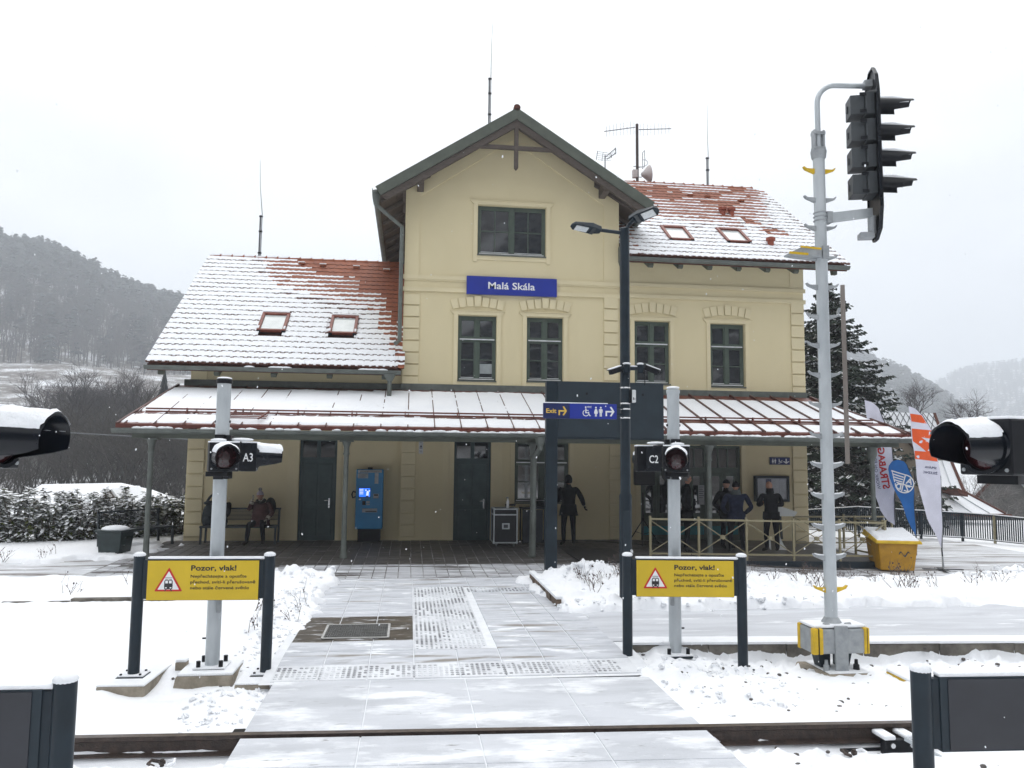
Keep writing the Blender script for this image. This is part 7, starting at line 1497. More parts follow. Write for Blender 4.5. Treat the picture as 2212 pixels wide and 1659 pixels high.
# bald man in a black jacket reading the timetable (seen from behind)
YB = 18.55; p = A(1668, 1195, YB); zg_ = zr(p.x) + .06
def collar(t, J, L, R3):
    b = MB(); c = Vector(J['neck']); b.M = T(*c); b.lathe([(.105, -.03), (.088, .06), (.082, .085), (.07, .06)], 18); b.M = None; b.build('collar', m_dark, t, smooth=True)
person('bald man in black jacket and trousers standing at the timetable case', (p.x, YB, zg_), math.pi, 1.78, stand(A(1668, 1040, YB).z - zg_ - .0, .14, .08, 'front', .215), (m_dark, m_trous, m_shoe, m_skin, m_skin), (.205, .16, .98, .215, .165, .80, m_dark), None, None, .1, .22, 1.12, 'both', collar)
# man in a navy jacket with cap, back to the viewer, and the companion facing him
p = A(1592, 1192, 18.3); zg_ = zr(p.x) + .05; J = stand(A(1592, 1041, 18.3).z - zg_, .15, .02, 'pockets', .22)
def hoodcollar(t, J, L, R3):
    b = MB(); c = Vector(J['neck']); b.M = T(*c); b.lathe([(.13, -.05), (.12, .02), (.09, .06), (.075, .04)], 18); b.M = None; b.build('collar', mat('collar_grey', (.05, .06, .06), .9), t, smooth=True)
person('man in a dark navy jacket and black knit cap with hands in pockets, back turned', (p.x, 18.3, zg_), math.pi * .93, 1.75, J, (m_dnavy, m_trous, m_shoe, m_skin, m_skin), (.215, .17, 1.0, .235, .18, .78, m_dnavy), (m_dark, False, 1.75, 1.14), None, -.1, .1, 1.14, '', hoodcollar)
p = A(1570, 1185, 19.1); zg_ = zr(p.x) + .07; person('person in black coat and dark cap facing the viewer, half hidden by the navy jacket', (p.x, 19.1, zg_), .25, 1.74, stand(A(1572, 1036, 19.1).z - zg_, .11, 0, 'pockets', .2), (m_dark, m_trous, m_shoe, m_skin, m_dark), (.20, .16, 1.0, .21, .165, .82, m_dark), (m_dark, False, 1.42, 1.12), None, .15, 0, 1.08, '')
# man with glasses in a long dark coat behind the C2 post
p = A(1484, 1190, 18.8); zg_ = zp1(p.x, 18.8) + .0
def glasses(t, J, L, R3):
    b = MB()
    for s_ in (-1, 1): b.tube([L((s_ * .36 + .26 * math.cos(a), -1.16, .10 + .22 * math.sin(a))) for a in np.linspace(0, 6.283, 13)], .0035, 5, caps=False); b.tube([L((s_ * .62, -1.12, .12)), L((s_ * 1.03, .05, .08))], .0035, 5)
    b.tube([L((-.12, -1.18, .12)), L((.12, -1.18, .12))], .0035, 5); b.build('glasses', m_black, t)
person('grey-haired man with glasses in a black coat behind the post lettered C2', (p.x, 18.8, zg_), 1.15, 1.80, stand(A(1484, 1024, 18.8).z - zg_, .10, .02, 'pockets', .205), (m_dark, m_trous, m_shoe, m_skin, m_dark), (.20, .165, 1.02, .235, .18, .72, m_dark), None, 'short', .2, 0, 1.1, '', glasses)
# hooded figure at the tall window
p = A(1228, 1168, 19.75); zg_ = zp1(p.x, 19.75); J = stand(A(1222, 1027, 19.75).z - zg_, .13, .0, 'down', .20); J['elR'] = (-.34, .02, 1.18); J['wrR'] = (-.42, -.06, .99); J['elL'] = (.24, -.12, 1.15); J['wrL'] = (.20, -.32, 1.12)
J = {k: ((-v[0], v[1], v[2]) if False else v) for k, v in J.items()}
person('person in black hooded coat standing at the tall glazed window, arm held out', (p.x, 19.75, zg_), math.pi, 1.76, J, (m_dark, m_trous, m_shoe, m_skin, m_dark), (.195, .15, 1.04, .25, .20, .76, m_dark), (m_dark, False, 2.2, 1.28), None, 0, 0, 1.28, 'both')
# ---- seated woman in pale bobble hat
p = A(561, 1150, bench_y - .1); gb = zp1(-4, 20.5); zt_ = A(561, 1057, bench_y - .1).z - gb
J = dict(pelvis=(0, .02, .56), chest=(.01, -.02, .88), neck=(.0, -.05, 1.06), head=(-.02, -.09, 1.19), shL=(.185, -.02, 1.0), shR=(-.185, -.02, 1.0), elL=(.30, -.06, .76), wrL=(.20, -.22, .62), elR=(-.25, -.22, .84), wrR=(-.16, -.25, 1.07), hiL=(.10, -.08, .52), hiR=(-.10, -.08, .52), knL=(.15, -.44, .50), knR=(-.17, -.46, .50), anL=(.17, -.36, .10), anR=(-.17, -.60, .10), toL=(.20, -.52, .04), toR=(-.24, -.74, .04))
def seated(t, J, L, R3):
    b = MB()
    for c, d in ((J['wrR'], Vector(J['elR']) - Vector(J['wrR'])), (J['wrL'], Vector(J['elL']) - Vector(J['wrL']))): c = Vector(c); d = d.normalized(); b.tube([c + d * .015, c + d * .05, c + d * .085], [.052, .062, .054], 12)
    b.build('fur_cuff', m_cuff, t, smooth=80); b = MB(); c = Vector(J['neck']); b.tube([c + Vector((.10 * math.cos(a), -.03 + .11 * math.sin(a), .0 + .03 * math.sin(a))) for a in np.linspace(0, 6.283, 20)], .034, 8, caps=False); b.build('hood_rim', mat('hood_dark', (.03, .026, .022), .95), t, smooth=80); b = MB(); b.tube([c + Vector((-.03, -.13, .03)), c + Vector((.03, -.15, -.0)), c + Vector((.09, -.12, .07))], .014, 6); b.build('scarf_edge', m_cuff, t, smooth=80)
    b = MB(); n = 16                                 # quilted body of the coat, ribbed in rolls
    prof = [(.15, 1.0), (.195, .94), (.185, .905), (.215, .86), (.20, .82), (.225, .77), (.21, .73), (.235, .68), (.222, .64), (.25, .58), (.235, .53), (.255, .47), (.235, .43)]
    vv = []
    for r_, z in prof:
        for j in range(n): a = 2 * math.pi * j / n; vv.append((r_ * .98 * math.cos(a), -.05 - (.16 * max(0, .62 - z) if math.sin(a) < 0 else 0) + r_ * .78 * math.sin(a) - .25 * max(0, .58 - z), z))
    b.add(vv, [(i * n + j, (i + 1) * n + j, (i + 1) * n + (j + 1) % n, i * n + (j + 1) % n) for i in range(len(prof) - 1) for j in range(n)]); co = b.build('quilted_coat', m_puff, t, smooth=60); so = co.modifiers.new('s', 'SOLIDIFY'); so.thickness = .012
    b = MB(); b.prismx([(.17, .62), (.24, .66), (.24, 1.0), (.15, 1.02)], -.02, .24) if False else None
person('seated woman in mauve quilted coat and pale bobble hat, hand raised to her cheek', (p.x, bench_y, gb), -.08, 1.6, J, (m_puff, m_trous, m_shoe, m_skin, m_cuff), None, (m_hat, True, 1.38, 1.16), None, .1, .05, 1.0, 'both', seated)
# backpack on her shoulder side
o = thing('backpack', 'dark rucksack worn behind the shoulder of the seated woman', 'backpack', (p.x + .20, bench_y + .12, gb + .76)); b = MB(); b.ell((0, 0, .14), (.14, .09, .24), 12, 8); b.build('bag', mat('bag_dark', (.022, .022, .020), .85), o, smooth=80)
# ---- person sitting behind the A3 post, with a bag on the bench
p = A(478, 1150, bench_y - .1); J2 = dict(pelvis=(0, .02, .56), chest=(-.02, .02, .86), neck=(-.02, -.02, 1.06), head=(-.02, -.06, 1.20), shL=(.17, -.02, 1.0), shR=(-.17, -.02, 1.0), elL=(.18, -.12, .74), wrL=(.08, -.32, .62), elR=(-.18, -.12, .74), wrR=(-.08, -.32, .62), hiL=(.09, -.08, .52), hiR=(-.09, -.08, .52), knL=(.09, -.46, .52), knR=(-.08, -.46, .52), anL=(.06, -.78, .10), anR=(-.07, -.60, .10), toL=(.18, -.90, .06), toR=(-.06, -.76, .04))
def sole(t, J, L, R3):
    a, c = Vector(J['anL']), Vector(J['toL']); d = (c - a); d.z = 0; d.normalize(); b = MB(); b.bar(a - d * .06 + Vector((0, 0, -.085)), c + d * .05 + Vector((0, 0, -.045)), .085, .022); b.build('shoe_sole', m_sole, t)
person('person in dark clothes sitting on the bench behind the post lettered A3', (p.x - .02, bench_y, gb), .0, 1.65, J2, (m_dark, m_trous, m_shoe, m_skin, m_skin), None, (m_dark, False, 1.5, 1.12), None, 0, 0, .92, 'both', sole)
p = A(455, 1100, bench_y); o = thing('rucksack', 'bulky dark rucksack propped on the bench at the left of the post lettered A3', 'rucksack', (p.x, bench_y - .02, gb + .46)); m_ruck = mat('rucksack_dark', (.012, .018, .022), .85, var=.4, scale=10)
b = MB(); b.lathe([(.17, 0), (.19, .08), (.19, .25), (.17, .38), (.13, .46), (.08, .52), (.10, .55)], 14); o2 = b.build('bag', m_ruck, o, smooth=60); b = MB(); b.ell((0, -.15, .14), (.12, .07, .12), 12, 8); b.build('pocket', m_ruck, o, smooth=80); b = MB(); b.ell((0, -.02, .54), (.17, .14, .06), 12, 6); b.build('top_flap', m_ruck, o, smooth=80); b = MB(); b.tube([(-.1, .0, .56), (-.02, -.02, .68), (.06, 0, .78), (.10, .02, .72)], [.03, .035, .02, .01], 8); b.bar((.20, -.05, .40), (.36, -.06, .56), .02, .02); b.build('strap', m_ruck, o, smooth=80)
# ================================================================== ROOF AERIALS AND RODS
m_rod = mat('rod_grey', (.13, .14, .15), .5, metal=.3, var=.1)
def rod(px, ptop, pmid, pbot, Y, label):
    b0 = A(px[1], pbot, Y); zt = A(px[0], ptop, Y).z - b0.z; zm = A(px[1], pmid, Y).z - b0.z; t = thing('lightning_rod', label, 'lightning rod', (b0.x, Y, b0.z - .3), 0, 'lightning rods on the roofs'); dx = A(px[0], ptop, Y).x - b0.x
    b = MB(); b.tube([(0, 0, 0), (.0, 0, zm + .3)], .028, 8); b.build('mast', m_rod, t); b = MB(); b.tube([(.05, 0, 0), (.05, 0, zm + .36), (dx * .5, 0, (zm + zt) / 2 + .3), (dx, 0, zt + .3)], [.014, .013, .008, .005], 6); b.build('rod', m_rod, t); b = MB()
    for u in (.3, .7, .98): b.box(-.04, .075, -.035, .035, (zm + .3) * u - .02, (zm + .3) * u + .02)
    b.build('clamp', m_black, t); return t
rod((1066, 1056), 28, 168, 262, 24.5, 'thin lightning rod behind the left slope of the middle gable'); rod((562, 559), 345, 465, 562, 26.05, 'thin lightning rod on the ridge of the lower left roof'); rod((1529, 1528), 225, 340, 414, 26.05, 'thin lightning rod on the ridge of the upper right roof')
AY = 27.0; b0 = A(1377, 402, AY); t = thing('aerial_mast', 'aerial mast with two comb antennas and a white dish behind the gable', 'antenna', (b0.x, AY, b0.z - 1.2)); ax = lambda px, py: (A(px, py, AY).x - b0.x, 0, A(px, py, AY).z - b0.z + 1.2)
b = MB(); b.tube([(0, 0, 0), ax(1376, 268)], .055, 10); b.build('mast', mat('mast_brown', (.075, .06, .055), .7, var=.3, scale=8), t, smooth=True)
def comb(pa, pb, n, hgt, side):
    a, c = Vector(ax(*pa)), Vector(ax(*pb)); b = MB(); b.tube([a, c], .016, 6); b.build('boom', m_rod, t); b = MB()
    for k in range(n): q = a.lerp(c, (k + .35) / n); b.tube([q + Vector((0, 0, -hgt * (1 - .25 * k / n))), q + Vector((0, 0, hgt * (1 - .25 * k / n)))], .006, 5)
    b.build('elements', m_rod, t, kind='stuff')
comb((1372, 275), (1305, 284), 9, .28, -1); comb((1380, 280), (1450, 278), 9, .26, 1)
b = MB(); q = Vector(ax(1386, 377)); 
prof = [(.07, 0), (.10, .05), (.18, .14), (.26, .22), (.30, .28), (.285, .285), (.02, .23)]; b.M = T(*q) @ Matrix.Rotation(math.radians(82), 4, 'Y'); b.lathe([(r * 1.08, z * 1.1) for r, z in prof], 20); b.M = T(*Vector(ax(1372, 376))); b.box(-.10, .07, -.10, .08, -.14, .14); b.M = None; b.build('dish', mat('dish_white', (.60, .55, .54), .5, var=.1, scale=4), t, smooth=True)
b = MB(); 
P = [ax(1388, 352), ax(1388, 330), ax(1392, 325), ax(1393, 345), ax(1392, 360), ax(1388, 365), ax(1388, 352)]; b.tube(P, .012, 6); b.tube([ax(1380, 362), ax(1395, 358), ax(1400, 352), ax(1396, 346), ax(1388, 345)], .010, 6)
for py in (360, 382, 398): a_, c_ = ax(1368, py - 1), ax(1386, py + 1); b.tube([a_, c_], .014, 6)
b.build('loop_antenna', m_rod, t); 
p = A(1307, 345, 25.0); t = thing('television_aerial', 'small television aerial with a grid behind the right slope of the gable', 'antenna', (p.x, 25.0, p.z - .5)); gx = lambda px, py: (A(px, py, 25.0).x - p.x, 0, A(px, py, 25.0).z - p.z + .5); b = MB(); b.tube([(0, 0, -.6), gx(1307, 335)], .02, 8)
for pa, pb in (((1307, 340), (1330, 320)), ((1311, 344), (1331, 330)), ((1330, 319), (1330, 333)), ((1319, 329), (1321, 341))): b.tube([gx(*pa), gx(*pb)], .014, 6)
b.build('boom', m_rod, t); b = MB()
for k in range(5): b.tube([gx(1290 + k * .3, 327 + 4.5 * k), gx(1316 + k, 331 + 4 * k)], .006, 5); b.tube([gx(1316 + 3 * k, 331 - 2.4 * k), gx(1319 + 3 * k, 341 - 2 * k)], .006, 5)
b.tube([gx(1291, 326), gx(1288, 345)], .012, 6); b.tube([gx(1303, 328), gx(1300, 348)], .008, 5)
b.build('reflector', m_rod, t)
# ================================================================== WIDER GROUND AND HILLS
naz, nr = 300, 110; az = np.radians(np.linspace(-180, 180, naz + 1)); rad = 24 * (2600 / 24) ** (np.linspace(0, 1, nr)); AZ, RD = np.meshgrid(az, rad); AD = np.degrees(AZ)
px2az = lambda px: YAW + math.degrees(math.atan((px - PW / 2) / FPX))
def el(px, py): d = ray(px, py); return d.z / math.hypot(d.x, d.y)
def prof(pts, D, less=0): return [px2az(x) for x, y in pts], [el(x, y) * D + CAM.z - less for x, y in pts]
D1 = 690.; L_az, L_z = prof([(-260, 440), (-100, 462), (0, 500), (60, 510), (120, 528), (180, 552), (240, 585), (300, 608), (350, 622), (420, 640), (520, 690), (640, 760), (800, 860), (900, 930)], D1, 10)
D2 = 1050.; R_az, R_z = prof([(1500, 930), (1640, 790), (1740, 735), (1840, 755), (1890, 778), (1950, 800), (2000, 826), (2040, 852), (2080, 884), (2120, 905), (2200, 930)], D2, 5)
D3 = 2250.; F_az, F_z = prof([(1900, 900), (1980, 860), (2035, 826), (2075, 806), (2110, 795), (2140, 790), (2212, 784), (2300, 770), (2500, 700)], D3, 5)
def terr(AD, RD):
    x = RD * np.sin(np.radians(AD)); y = RD * np.cos(np.radians(AD)); rg = fbm(x, y, .02, 4) - .5
    z = -.30 - 4.5 * sm(30, 62, RD) * sm(14, 24, np.abs(y) + (np.abs(x) > 20) * 0 + .0) * (np.abs(AD) < 105)
    lz = np.interp(AD, L_az, L_z, left=L_z[0], right=-5); lw = sm(14, -2, AD) * sm(-100, -60, AD)
    fld = np.where(AD < 0, 31, 22) * 1.0
    hl_ = np.where(RD < 150, -4 * sm(25, 60, RD) , 0); hL = np.interp(RD, [0, 60, 150, 300, 430, 470, D1, D1 + 200, 2600], [0, 0, 5, 20, 45, 56, 200, 210, 210])
    sc = np.clip(lz, 0, None) / 200.0; hL = np.where(RD > 430, 45 * np.minimum(1, sc * 3) + (hL - 45) * np.clip((lz - 45) / 155, 0, None), hL * np.minimum(1, sc * 3))
    zl = hL * lw
    rz = np.interp(AD, R_az, R_z, left=-5, right=-5); zr_ = np.clip(rz, 0, None) * sm(400, D2, RD) * (1 - .55 * sm(D2 + 60, D2 + 500, RD)) * (AD > 8)
    fz = np.interp(AD, F_az, F_z, left=0, right=F_z[-1]); zf_ = np.clip(fz, 0, None) * sm(1300, D3, RD) * (AD > 8) * sm(100, 60, AD)
    bw_ = sm(62, 100, np.abs(AD)); zb_ = bw_ * (128 + 26 * np.sin(np.radians(AD * 3.1)) + 14 * np.sin(np.radians(AD * 7))) * sm(45, 330, RD)
    z = z + np.maximum.reduce([zl, zr_, zf_, zb_]) + rg * np.clip((RD - 120) * .03, 0, 10)
    return z
TZ = terr(AD, RD); TZ = np.where(RD > 2560, -30, TZ)
m_hill = mat3('hill_snow', [((.70, .72, .75), 1, (1, 1, 1), 0, 1), ((.12, .105, .095), .05, (1, 1, 1), .36, .52), ((.58, .60, .62), .22, (1, 1, 1), .54, .66), ((.16, .14, .12), .6, (1, 1, 1), .58, .66)], .9, 0)
link('terrain', grid_mesh('terrain', RD * np.sin(AZ), RD * np.cos(AZ), TZ, m_hill), kind='structure')
# inner disc of ground under the station
a = np.linspace(-44, 44, 60); X, Y = np.meshgrid(a, a); Rr = np.hypot(X, Y); Zd = -.34 + 0 * X; Zd = np.where(Rr > 27, terr(np.degrees(np.arctan2(X, Y)), Rr) - .06, Zd); link('ground', grid_mesh('ground', X, Y, Zd, m_snow), kind='structure')
def tz(azd, r): return float(terr(np.array([azd]), np.array([float(r)]))[0])
def polar(azd, r): return r * math.sin(math.radians(azd)), r * math.cos(math.radians(azd))
# ================================================================== TREES
m_conif = mat('conifer_needles', (.024, .034, .036), .85, var=.4, scale=.8); m_bare = mat('bare_wood', (.062, .054, .056), .95, var=.3, scale=.6); m_thick = mat('thicket_wood', (.058, .052, .046), .95, var=.35, scale=.5)
m_frost = mat('frosted_twig', (.20, .19, .185), .95, var=.3, scale=2)
def branch(mb, p, d, L, r, depth, rnd, n=4, spread=.55, up=.12, kids=(2, 3), m=0, mt=None):
    seg = 2 if depth > 1 else 1; pts = [p]; q = p; dd = d
    for s in range(seg): dd = (dd + Vector((rnd.gauss(0, .10), rnd.gauss(0, .10), up * .5))).normalized(); q = q + dd * L / seg; pts.append(q)
    mb.tube(pts, [r * (1 - .45 * i / seg) for i in range(seg + 1)], n if depth > 1 else 3, m if depth > 1 or mt is None else mt, caps=False)
    if depth <= 0: return
    for k in range(rnd.randint(*kids) + (1 if depth >= 3 else 0)):
        u = rnd.uniform(.35, 1); a = rnd.random() * 6.283; o = Vector((math.cos(a), math.sin(a), 0)); o = (o - dd * o.dot(dd)); o = o.normalized() if o.length > .1 else Vector((1, 0, 0)); nd = (dd * (1 - spread * rnd.uniform(.6, 1.2)) + o * spread + Vector((0, 0, up))).normalized()
        branch(mb, p.lerp(q, u) if seg == 1 else (pts[1].lerp(q, max(0, u - .35) / .65) if u > .35 else pts[1]), nd, L * rnd.uniform(.55, .8), r * .55, depth - 1, rnd, n, spread, up, kids, m, mt)
def bare_proto(seed, h, depth=4, r=.016, kids=(2, 3), trunk=.35, mats=None, spread=.5):
    rnd = random.Random(seed); mb = MB(); top = Vector((rnd.gauss(0, .02) * h, rnd.gauss(0, .02) * h, trunk * h)); mb.tube([Vector((0, 0, -.3)), top * .5, top], [r * h * 1.15, r * h, r * h * .85], 6, caps=False)
    for k in range(rnd.randint(3, 4)): a = k * 2.1 + rnd.random(); branch(mb, top * rnd.uniform(.75, 1), Vector((math.cos(a) * .45, math.sin(a) * .45, 1)).normalized(), h * (1 - trunk) * rnd.uniform(.38, .5), r * h * .55, depth - 1, rnd, 4, spread, .12, kids, 0, 1 if mats else None)
    return mb
def conifer_proto(seed, h, tiers=7, pts=9, w=.19):
    rnd = random.Random(seed); mb = MB(); mb.tube([(0, 0, 0), (0, 0, h * .9)], [h * .014, h * .004], 4, caps=False)
    for i in range(tiers):
        z = h * (.16 + .82 * i / tiers); R = h * w * (1 - i / tiers) ** .8 + .15; n = pts; vs = [Vector((0, 0, z + h * .16 * (1 - .4 * i / tiers)))]
        for k in range(2 * n): a = math.pi * k / n + i; rr = R * (rnd.uniform(.75, 1.15) if k % 2 == 0 else rnd.uniform(.3, .5)); vs.append(Vector((rr * math.cos(a), rr * math.sin(a), z - (rnd.uniform(.02, .07) * h if k % 2 == 0 else 0))))
        mb.add(vs, [(0, 1 + k, 1 + (k + 1) % (2 * n)) for k in range(2 * n)])
    return mb
def to_np(mb):
    tri = []
    for f in mb.f:
        for i in range(1, len(f) - 1): tri.append((f[0], f[i], f[i + 1]))
    return np.array(mb.v, np.float32), np.array(tri, np.int32)
def scatter(name, protos, places, mats, label=None, cat=None):
    vs_, fs_, off = [], [], 0
    for k, (x, y, z, s, a) in enumerate(places):
        v, f = protos[k % len(protos)]; c, n_ = math.cos(a), math.sin(a); w = v * s; w = np.stack([w[:, 0] * c - w[:, 1] * n_ + x, w[:, 0] * n_ + w[:, 1] * c + y, w[:, 2] + z], -1); vs_.append(w); fs_.append(f + off); off += len(v)
    me = np_mesh(name, np.concatenate(vs_), np.concatenate(fs_), mats); o = link(name, me); o['kind'] = 'stuff'; return o
rF = random.Random(31)
cp = [to_np(conifer_proto(i, 1.0, 6, 6)) for i in range(5)]; cf = [to_np(conifer_proto(i + 20, 1.0, 4, 5, .2)) for i in range(4)]; pine = []
for i in range(4):   # pines with open upper crowns
    rnd = random.Random(90 + i); mb = MB(); mb.tube([(0, 0, 0), (0, 0, .9)], [.014, .006], 4, caps=False)
    for k in range(16): z = rnd.uniform(.45, .98); a = rnd.random() * 6.28; R = .15 * (1.15 - z) / .6 + .03; c = (R * .7 * math.cos(a), R * .7 * math.sin(a), z); mb.ell(c, (R * .8, R * .8, .035), 5, 3)
    pine.append(to_np(mb))
bp_ = [to_np(bare_proto(40 + i, 1.0, 3, .011, (2, 3), .45, None, .42)) for i in range(5)]
pl_c, pl_b = [], []
lo_az, hi_az = px2az(-230), px2az(560)
for k in range(3300):
    a = rF.uniform(lo_az, hi_az); r = 462 + (D1 + 10 - 462) * rF.random() ** 1.05; x, y = polar(a, r); z = tz(a, r)
    up_ = (r - 462) / (D1 - 462)
    if rF.random() < (.30 if up_ < .78 else .93) * (1 if up_ > .6 else .35): pl_c.append((x, y, z - .5, rF.uniform(11, 18), rF.random() * 6))
    else: pl_b.append((x, y, z - .5, rF.uniform(15, 21), rF.random() * 6))
for k in range(260): a = rF.uniform(lo_az, hi_az); r = D1 + rF.uniform(-6, 12); x, y = polar(a, r); pl_c.append((x, y, tz(a, r) - 1, rF.uniform(9, 17), rF.random() * 6))
scatter('conifer_forest', cp + pine, pl_c, m_conif); scatter('bare_forest', bp_, pl_b, m_bare)
pl = []
for k in range(1500): a = rF.uniform(px2az(1650), px2az(2240)); r = D2 + rF.uniform(-380, 15); x, y = polar(a, r); pl.append((x, y, tz(a, r) - 1, rF.uniform(11, 18), rF.random() * 6))
for k in range(1200): a = rF.uniform(px2az(1960), px2az(2300)); r = D3 + rF.uniform(-700, 12); x, y = polar(a, r); pl.append((x, y, tz(a, r) - 1, rF.uniform(13, 22), rF.random() * 6))
scatter('far_forest', cf, pl, m_conif)
pl = []                                          # wooded slope across the valley behind the viewer, which the windows mirror
for k in range(1100):
    a = rF.choice((-1, 1)) * rF.uniform(82, 180); r = rF.uniform(75, 340); x, y = polar(a, r); pl.append((x, y, tz(a, r) - 1, rF.uniform(12, 20), rF.random() * 6))
scatter('opposite_forest', [cp[0], bp_[0], cp[1], cp[2], bp_[1], pine[0]], pl, m_thick)
# thicket on the valley floor to the left
th_p = [to_np(bare_proto(60 + i, 1.0, 3, .010, (3, 4), .16, None, .55)) for i in range(5)]; pl = []
for k in range(760): a = rF.uniform(px2az(-200), px2az(480)); r = rF.uniform(80, 240); x, y = polar(a, r); s = rF.uniform(6, 12) + (4.5 if a > px2az(140) else 0); pl.append((x, y, tz(a, r) - .6, s, rF.random() * 6))
scatter('thicket', th_p, pl, m_thick)
# ---- single trees that can be told apart
def tree(name, seed, px, pbase_r, ptop, label, kind='bare', group=None, dens=4, trunk=.25, frost=False):
    a = px2az(px); x, y = polar(a, pbase_r); z = tz(a, pbase_r) - .3; h = (el(px, ptop) * pbase_r + CAM.z - z); t = thing(name, label, 'tree', (x, y, z), 0, group)
    rnd = random.Random(seed); mb = MB(); top = Vector((rnd.gauss(0, .02) * h, 0, trunk * h)); mb.tube([Vector((0, 0, -.3)), top * .5, top], [.016 * h, .013 * h, .011 * h], 7, caps=False); mb.build('trunk', m_bark, t, smooth=80)
    mb = MB()
    for k in range(rnd.randint(4, 5)): an = k * 1.4 + rnd.random(); branch(mb, top * rnd.uniform(.6, 1), Vector((math.cos(an) * .5, math.sin(an) * .5, 1)).normalized(), h * (1 - trunk) * rnd.uniform(.34, .44), .0095 * h, dens, rnd, 4, .5, .14, (3, 4))
    mz = max(v[2] for v in mb.v); t.scale = (h / mz,) * 3; mb.build('crown', m_frost if frost else m_bare, t); return t
for i, (px, r, pt, lb) in enumerate(((110, 150, 800, 'bare tree standing alone left of the clump, above the near signal hood'), (165, 140, 782, 'broad bare tree first from the left in the clump on the snowy field'), (215, 135, 776, 'broad bare tree in the middle of the clump on the snowy field'), (262, 138, 784, 'bare tree with upright limbs at the right of the clump'), (310, 128, 790, 'bare tree just left of the slanted roof edge'), (240, 95, 930, 'pale frosted bare tree above the laurel shrubs'), (335, 85, 960, 'frosted bare tree beside the left canopy column'), (60, 100, 960, 'frosted bare tree over the left end of the laurel shrubs'))):
    tree('bare_tree', 100 + i, px, r, pt, lb, group='bare trees beyond the station', dens=4, frost=i > 4)
def spruce_small(px, r, pt, label, seed):
    a = px2az(px); x, y = polar(a, r); z = tz(a, r); h = el(px, pt) * r + CAM.z - z; t = thing('spruce', label, 'tree', (x, y, z)); mb = MB(); mb.tube([(0, 0, 0), (0, 0, h * .95)], [h * .015, h * .004], 6); mb.build('trunk', m_bark, t); conifer_proto(seed, h, 20, 15, .17).build('crown', m_conif, t)
spruce_small(352, 110, 805, 'dark dense spruce beside the left end of the roof', 3); spruce_small(206, 118, 900, 'small dark spruce below the bare trees left of the roof', 4)
# ---- big spruce behind the building
SYY = 31.0; sp = A(1800, 1100, SYY); zt_ = A(1785, 600, SYY).z; t = thing('spruce', 'tall snow-flecked spruce rising behind the right corner of the station', 'tree', (sp.x, SYY, -1.0)); h = zt_ + 1.0
mb = MB(); mb.tube([(0, 0, 0), (0, 0, h * .98)], [.22, .03], 8); mb.build('trunk', m_bark, t)
rnd = random.Random(17); v = []; f = []; mi = []; vb = MB()
for k in range(520):
    u = rnd.random() ** .85; z = h * (.02 + .96 * u); Lb = (4.9 * (1 - u) ** .80 + .16) * rnd.uniform(.75, 1.12); a = rnd.random() * 6.283; dx, dy = math.cos(a), math.sin(a); pts = []
    for s in range(5): q = s / 4; pts.append(Vector((dx * Lb * q, dy * Lb * q, z + Lb * (-.40 * q + .24 * q * q * q) )))
    vb.tube(pts, [.03 * (1 - .8 * s / 4) for s in range(5)], 4, caps=False)
    for s in range(int(22 + 26 * Lb)):
        q = rnd.uniform(.12, 1.02); i = min(3, int(q * 4)); c = pts[i].lerp(pts[i + 1], min(1, q * 4 - i)); sl = rnd.choice((-1, 1)) * rnd.uniform(.05, .30) * (1.15 - q * .7) * min(1.2, Lb); c2 = c + Vector((-dy * sl + dx * abs(sl) * .5, dx * sl + dy * abs(sl) * .5, -abs(sl) * .35 + rnd.uniform(-.05, .03))); d = (c2 - c); w = Vector((rnd.gauss(0, 1), rnd.gauss(0, 1), rnd.gauss(0, 1))).cross(d).normalized() * rnd.uniform(.036, .070)
        n = len(v); v += [c - w, c + w, c2 + w * .6, c2 + d * .25, c2 - w * .6]; f.append((n, n + 1, n + 2)); f.append((n, n + 2, n + 4)); f.append((n + 4, n + 2, n + 3)); mi += [0 if rnd.random() > .10 else 1] * 3
vb.build('limbs', m_bark, t, kind='stuff'); me = np_mesh('needles', np.array([tuple(p) for p in v]), np.array(f), [mat('spruce_needles', (.020, .034, .022), .8, var=.45, scale=3), m_snowcap], False, mi); o = link('needles', me, t); o['kind'] = 'stuff'
# ---- snowy bushes beyond the fence and bare shrubs by the houses
def bush(px, py, Y, h, label, seed, frost=True, w=.9, zb=None, dens=4):
    p = A(px, py, Y); z0 = p.z if zb is None else zb; t = thing('bare_shrub', label, 'shrub', (p.x, Y, z0)); rnd = random.Random(seed); mb = MB()
    for k in range(9): a = k * .7 + rnd.random(); branch(mb, Vector((0, 0, 0)), Vector((math.cos(a) * w * .7, math.sin(a) * w * .7, .8)).normalized(), h * .45, .012 * h, dens, rnd, 4, .5, .08, (2, 3))
    mb.build('twigs', m_frost if frost else m_bare, t); return t
bush(2115, 1112, 40, 3.0, 'frosted bare shrub between the snowy house roof and the dark gable', 4); bush(1965, 1100, 27, 1.0, 'snow-speckled low shrub against the house behind the blue flag', 6, w=1.2); bush(2195, 1150, 36, 2.6, 'pale bare shrub at the right edge behind the metal fence', 8); bush(1850, 1100, 29, 2.4, 'dark bare shrub under the spruce behind the ramp railing', 9, False, 1.0); bush(1980, 905, 60, 3.4, 'fine bare treetop over the ridge of the snowy house', 10, False, .6); bush(2093, 925, 58, 3.2, 'small reddish bare treetop showing over the near signal', 11, False, .9)
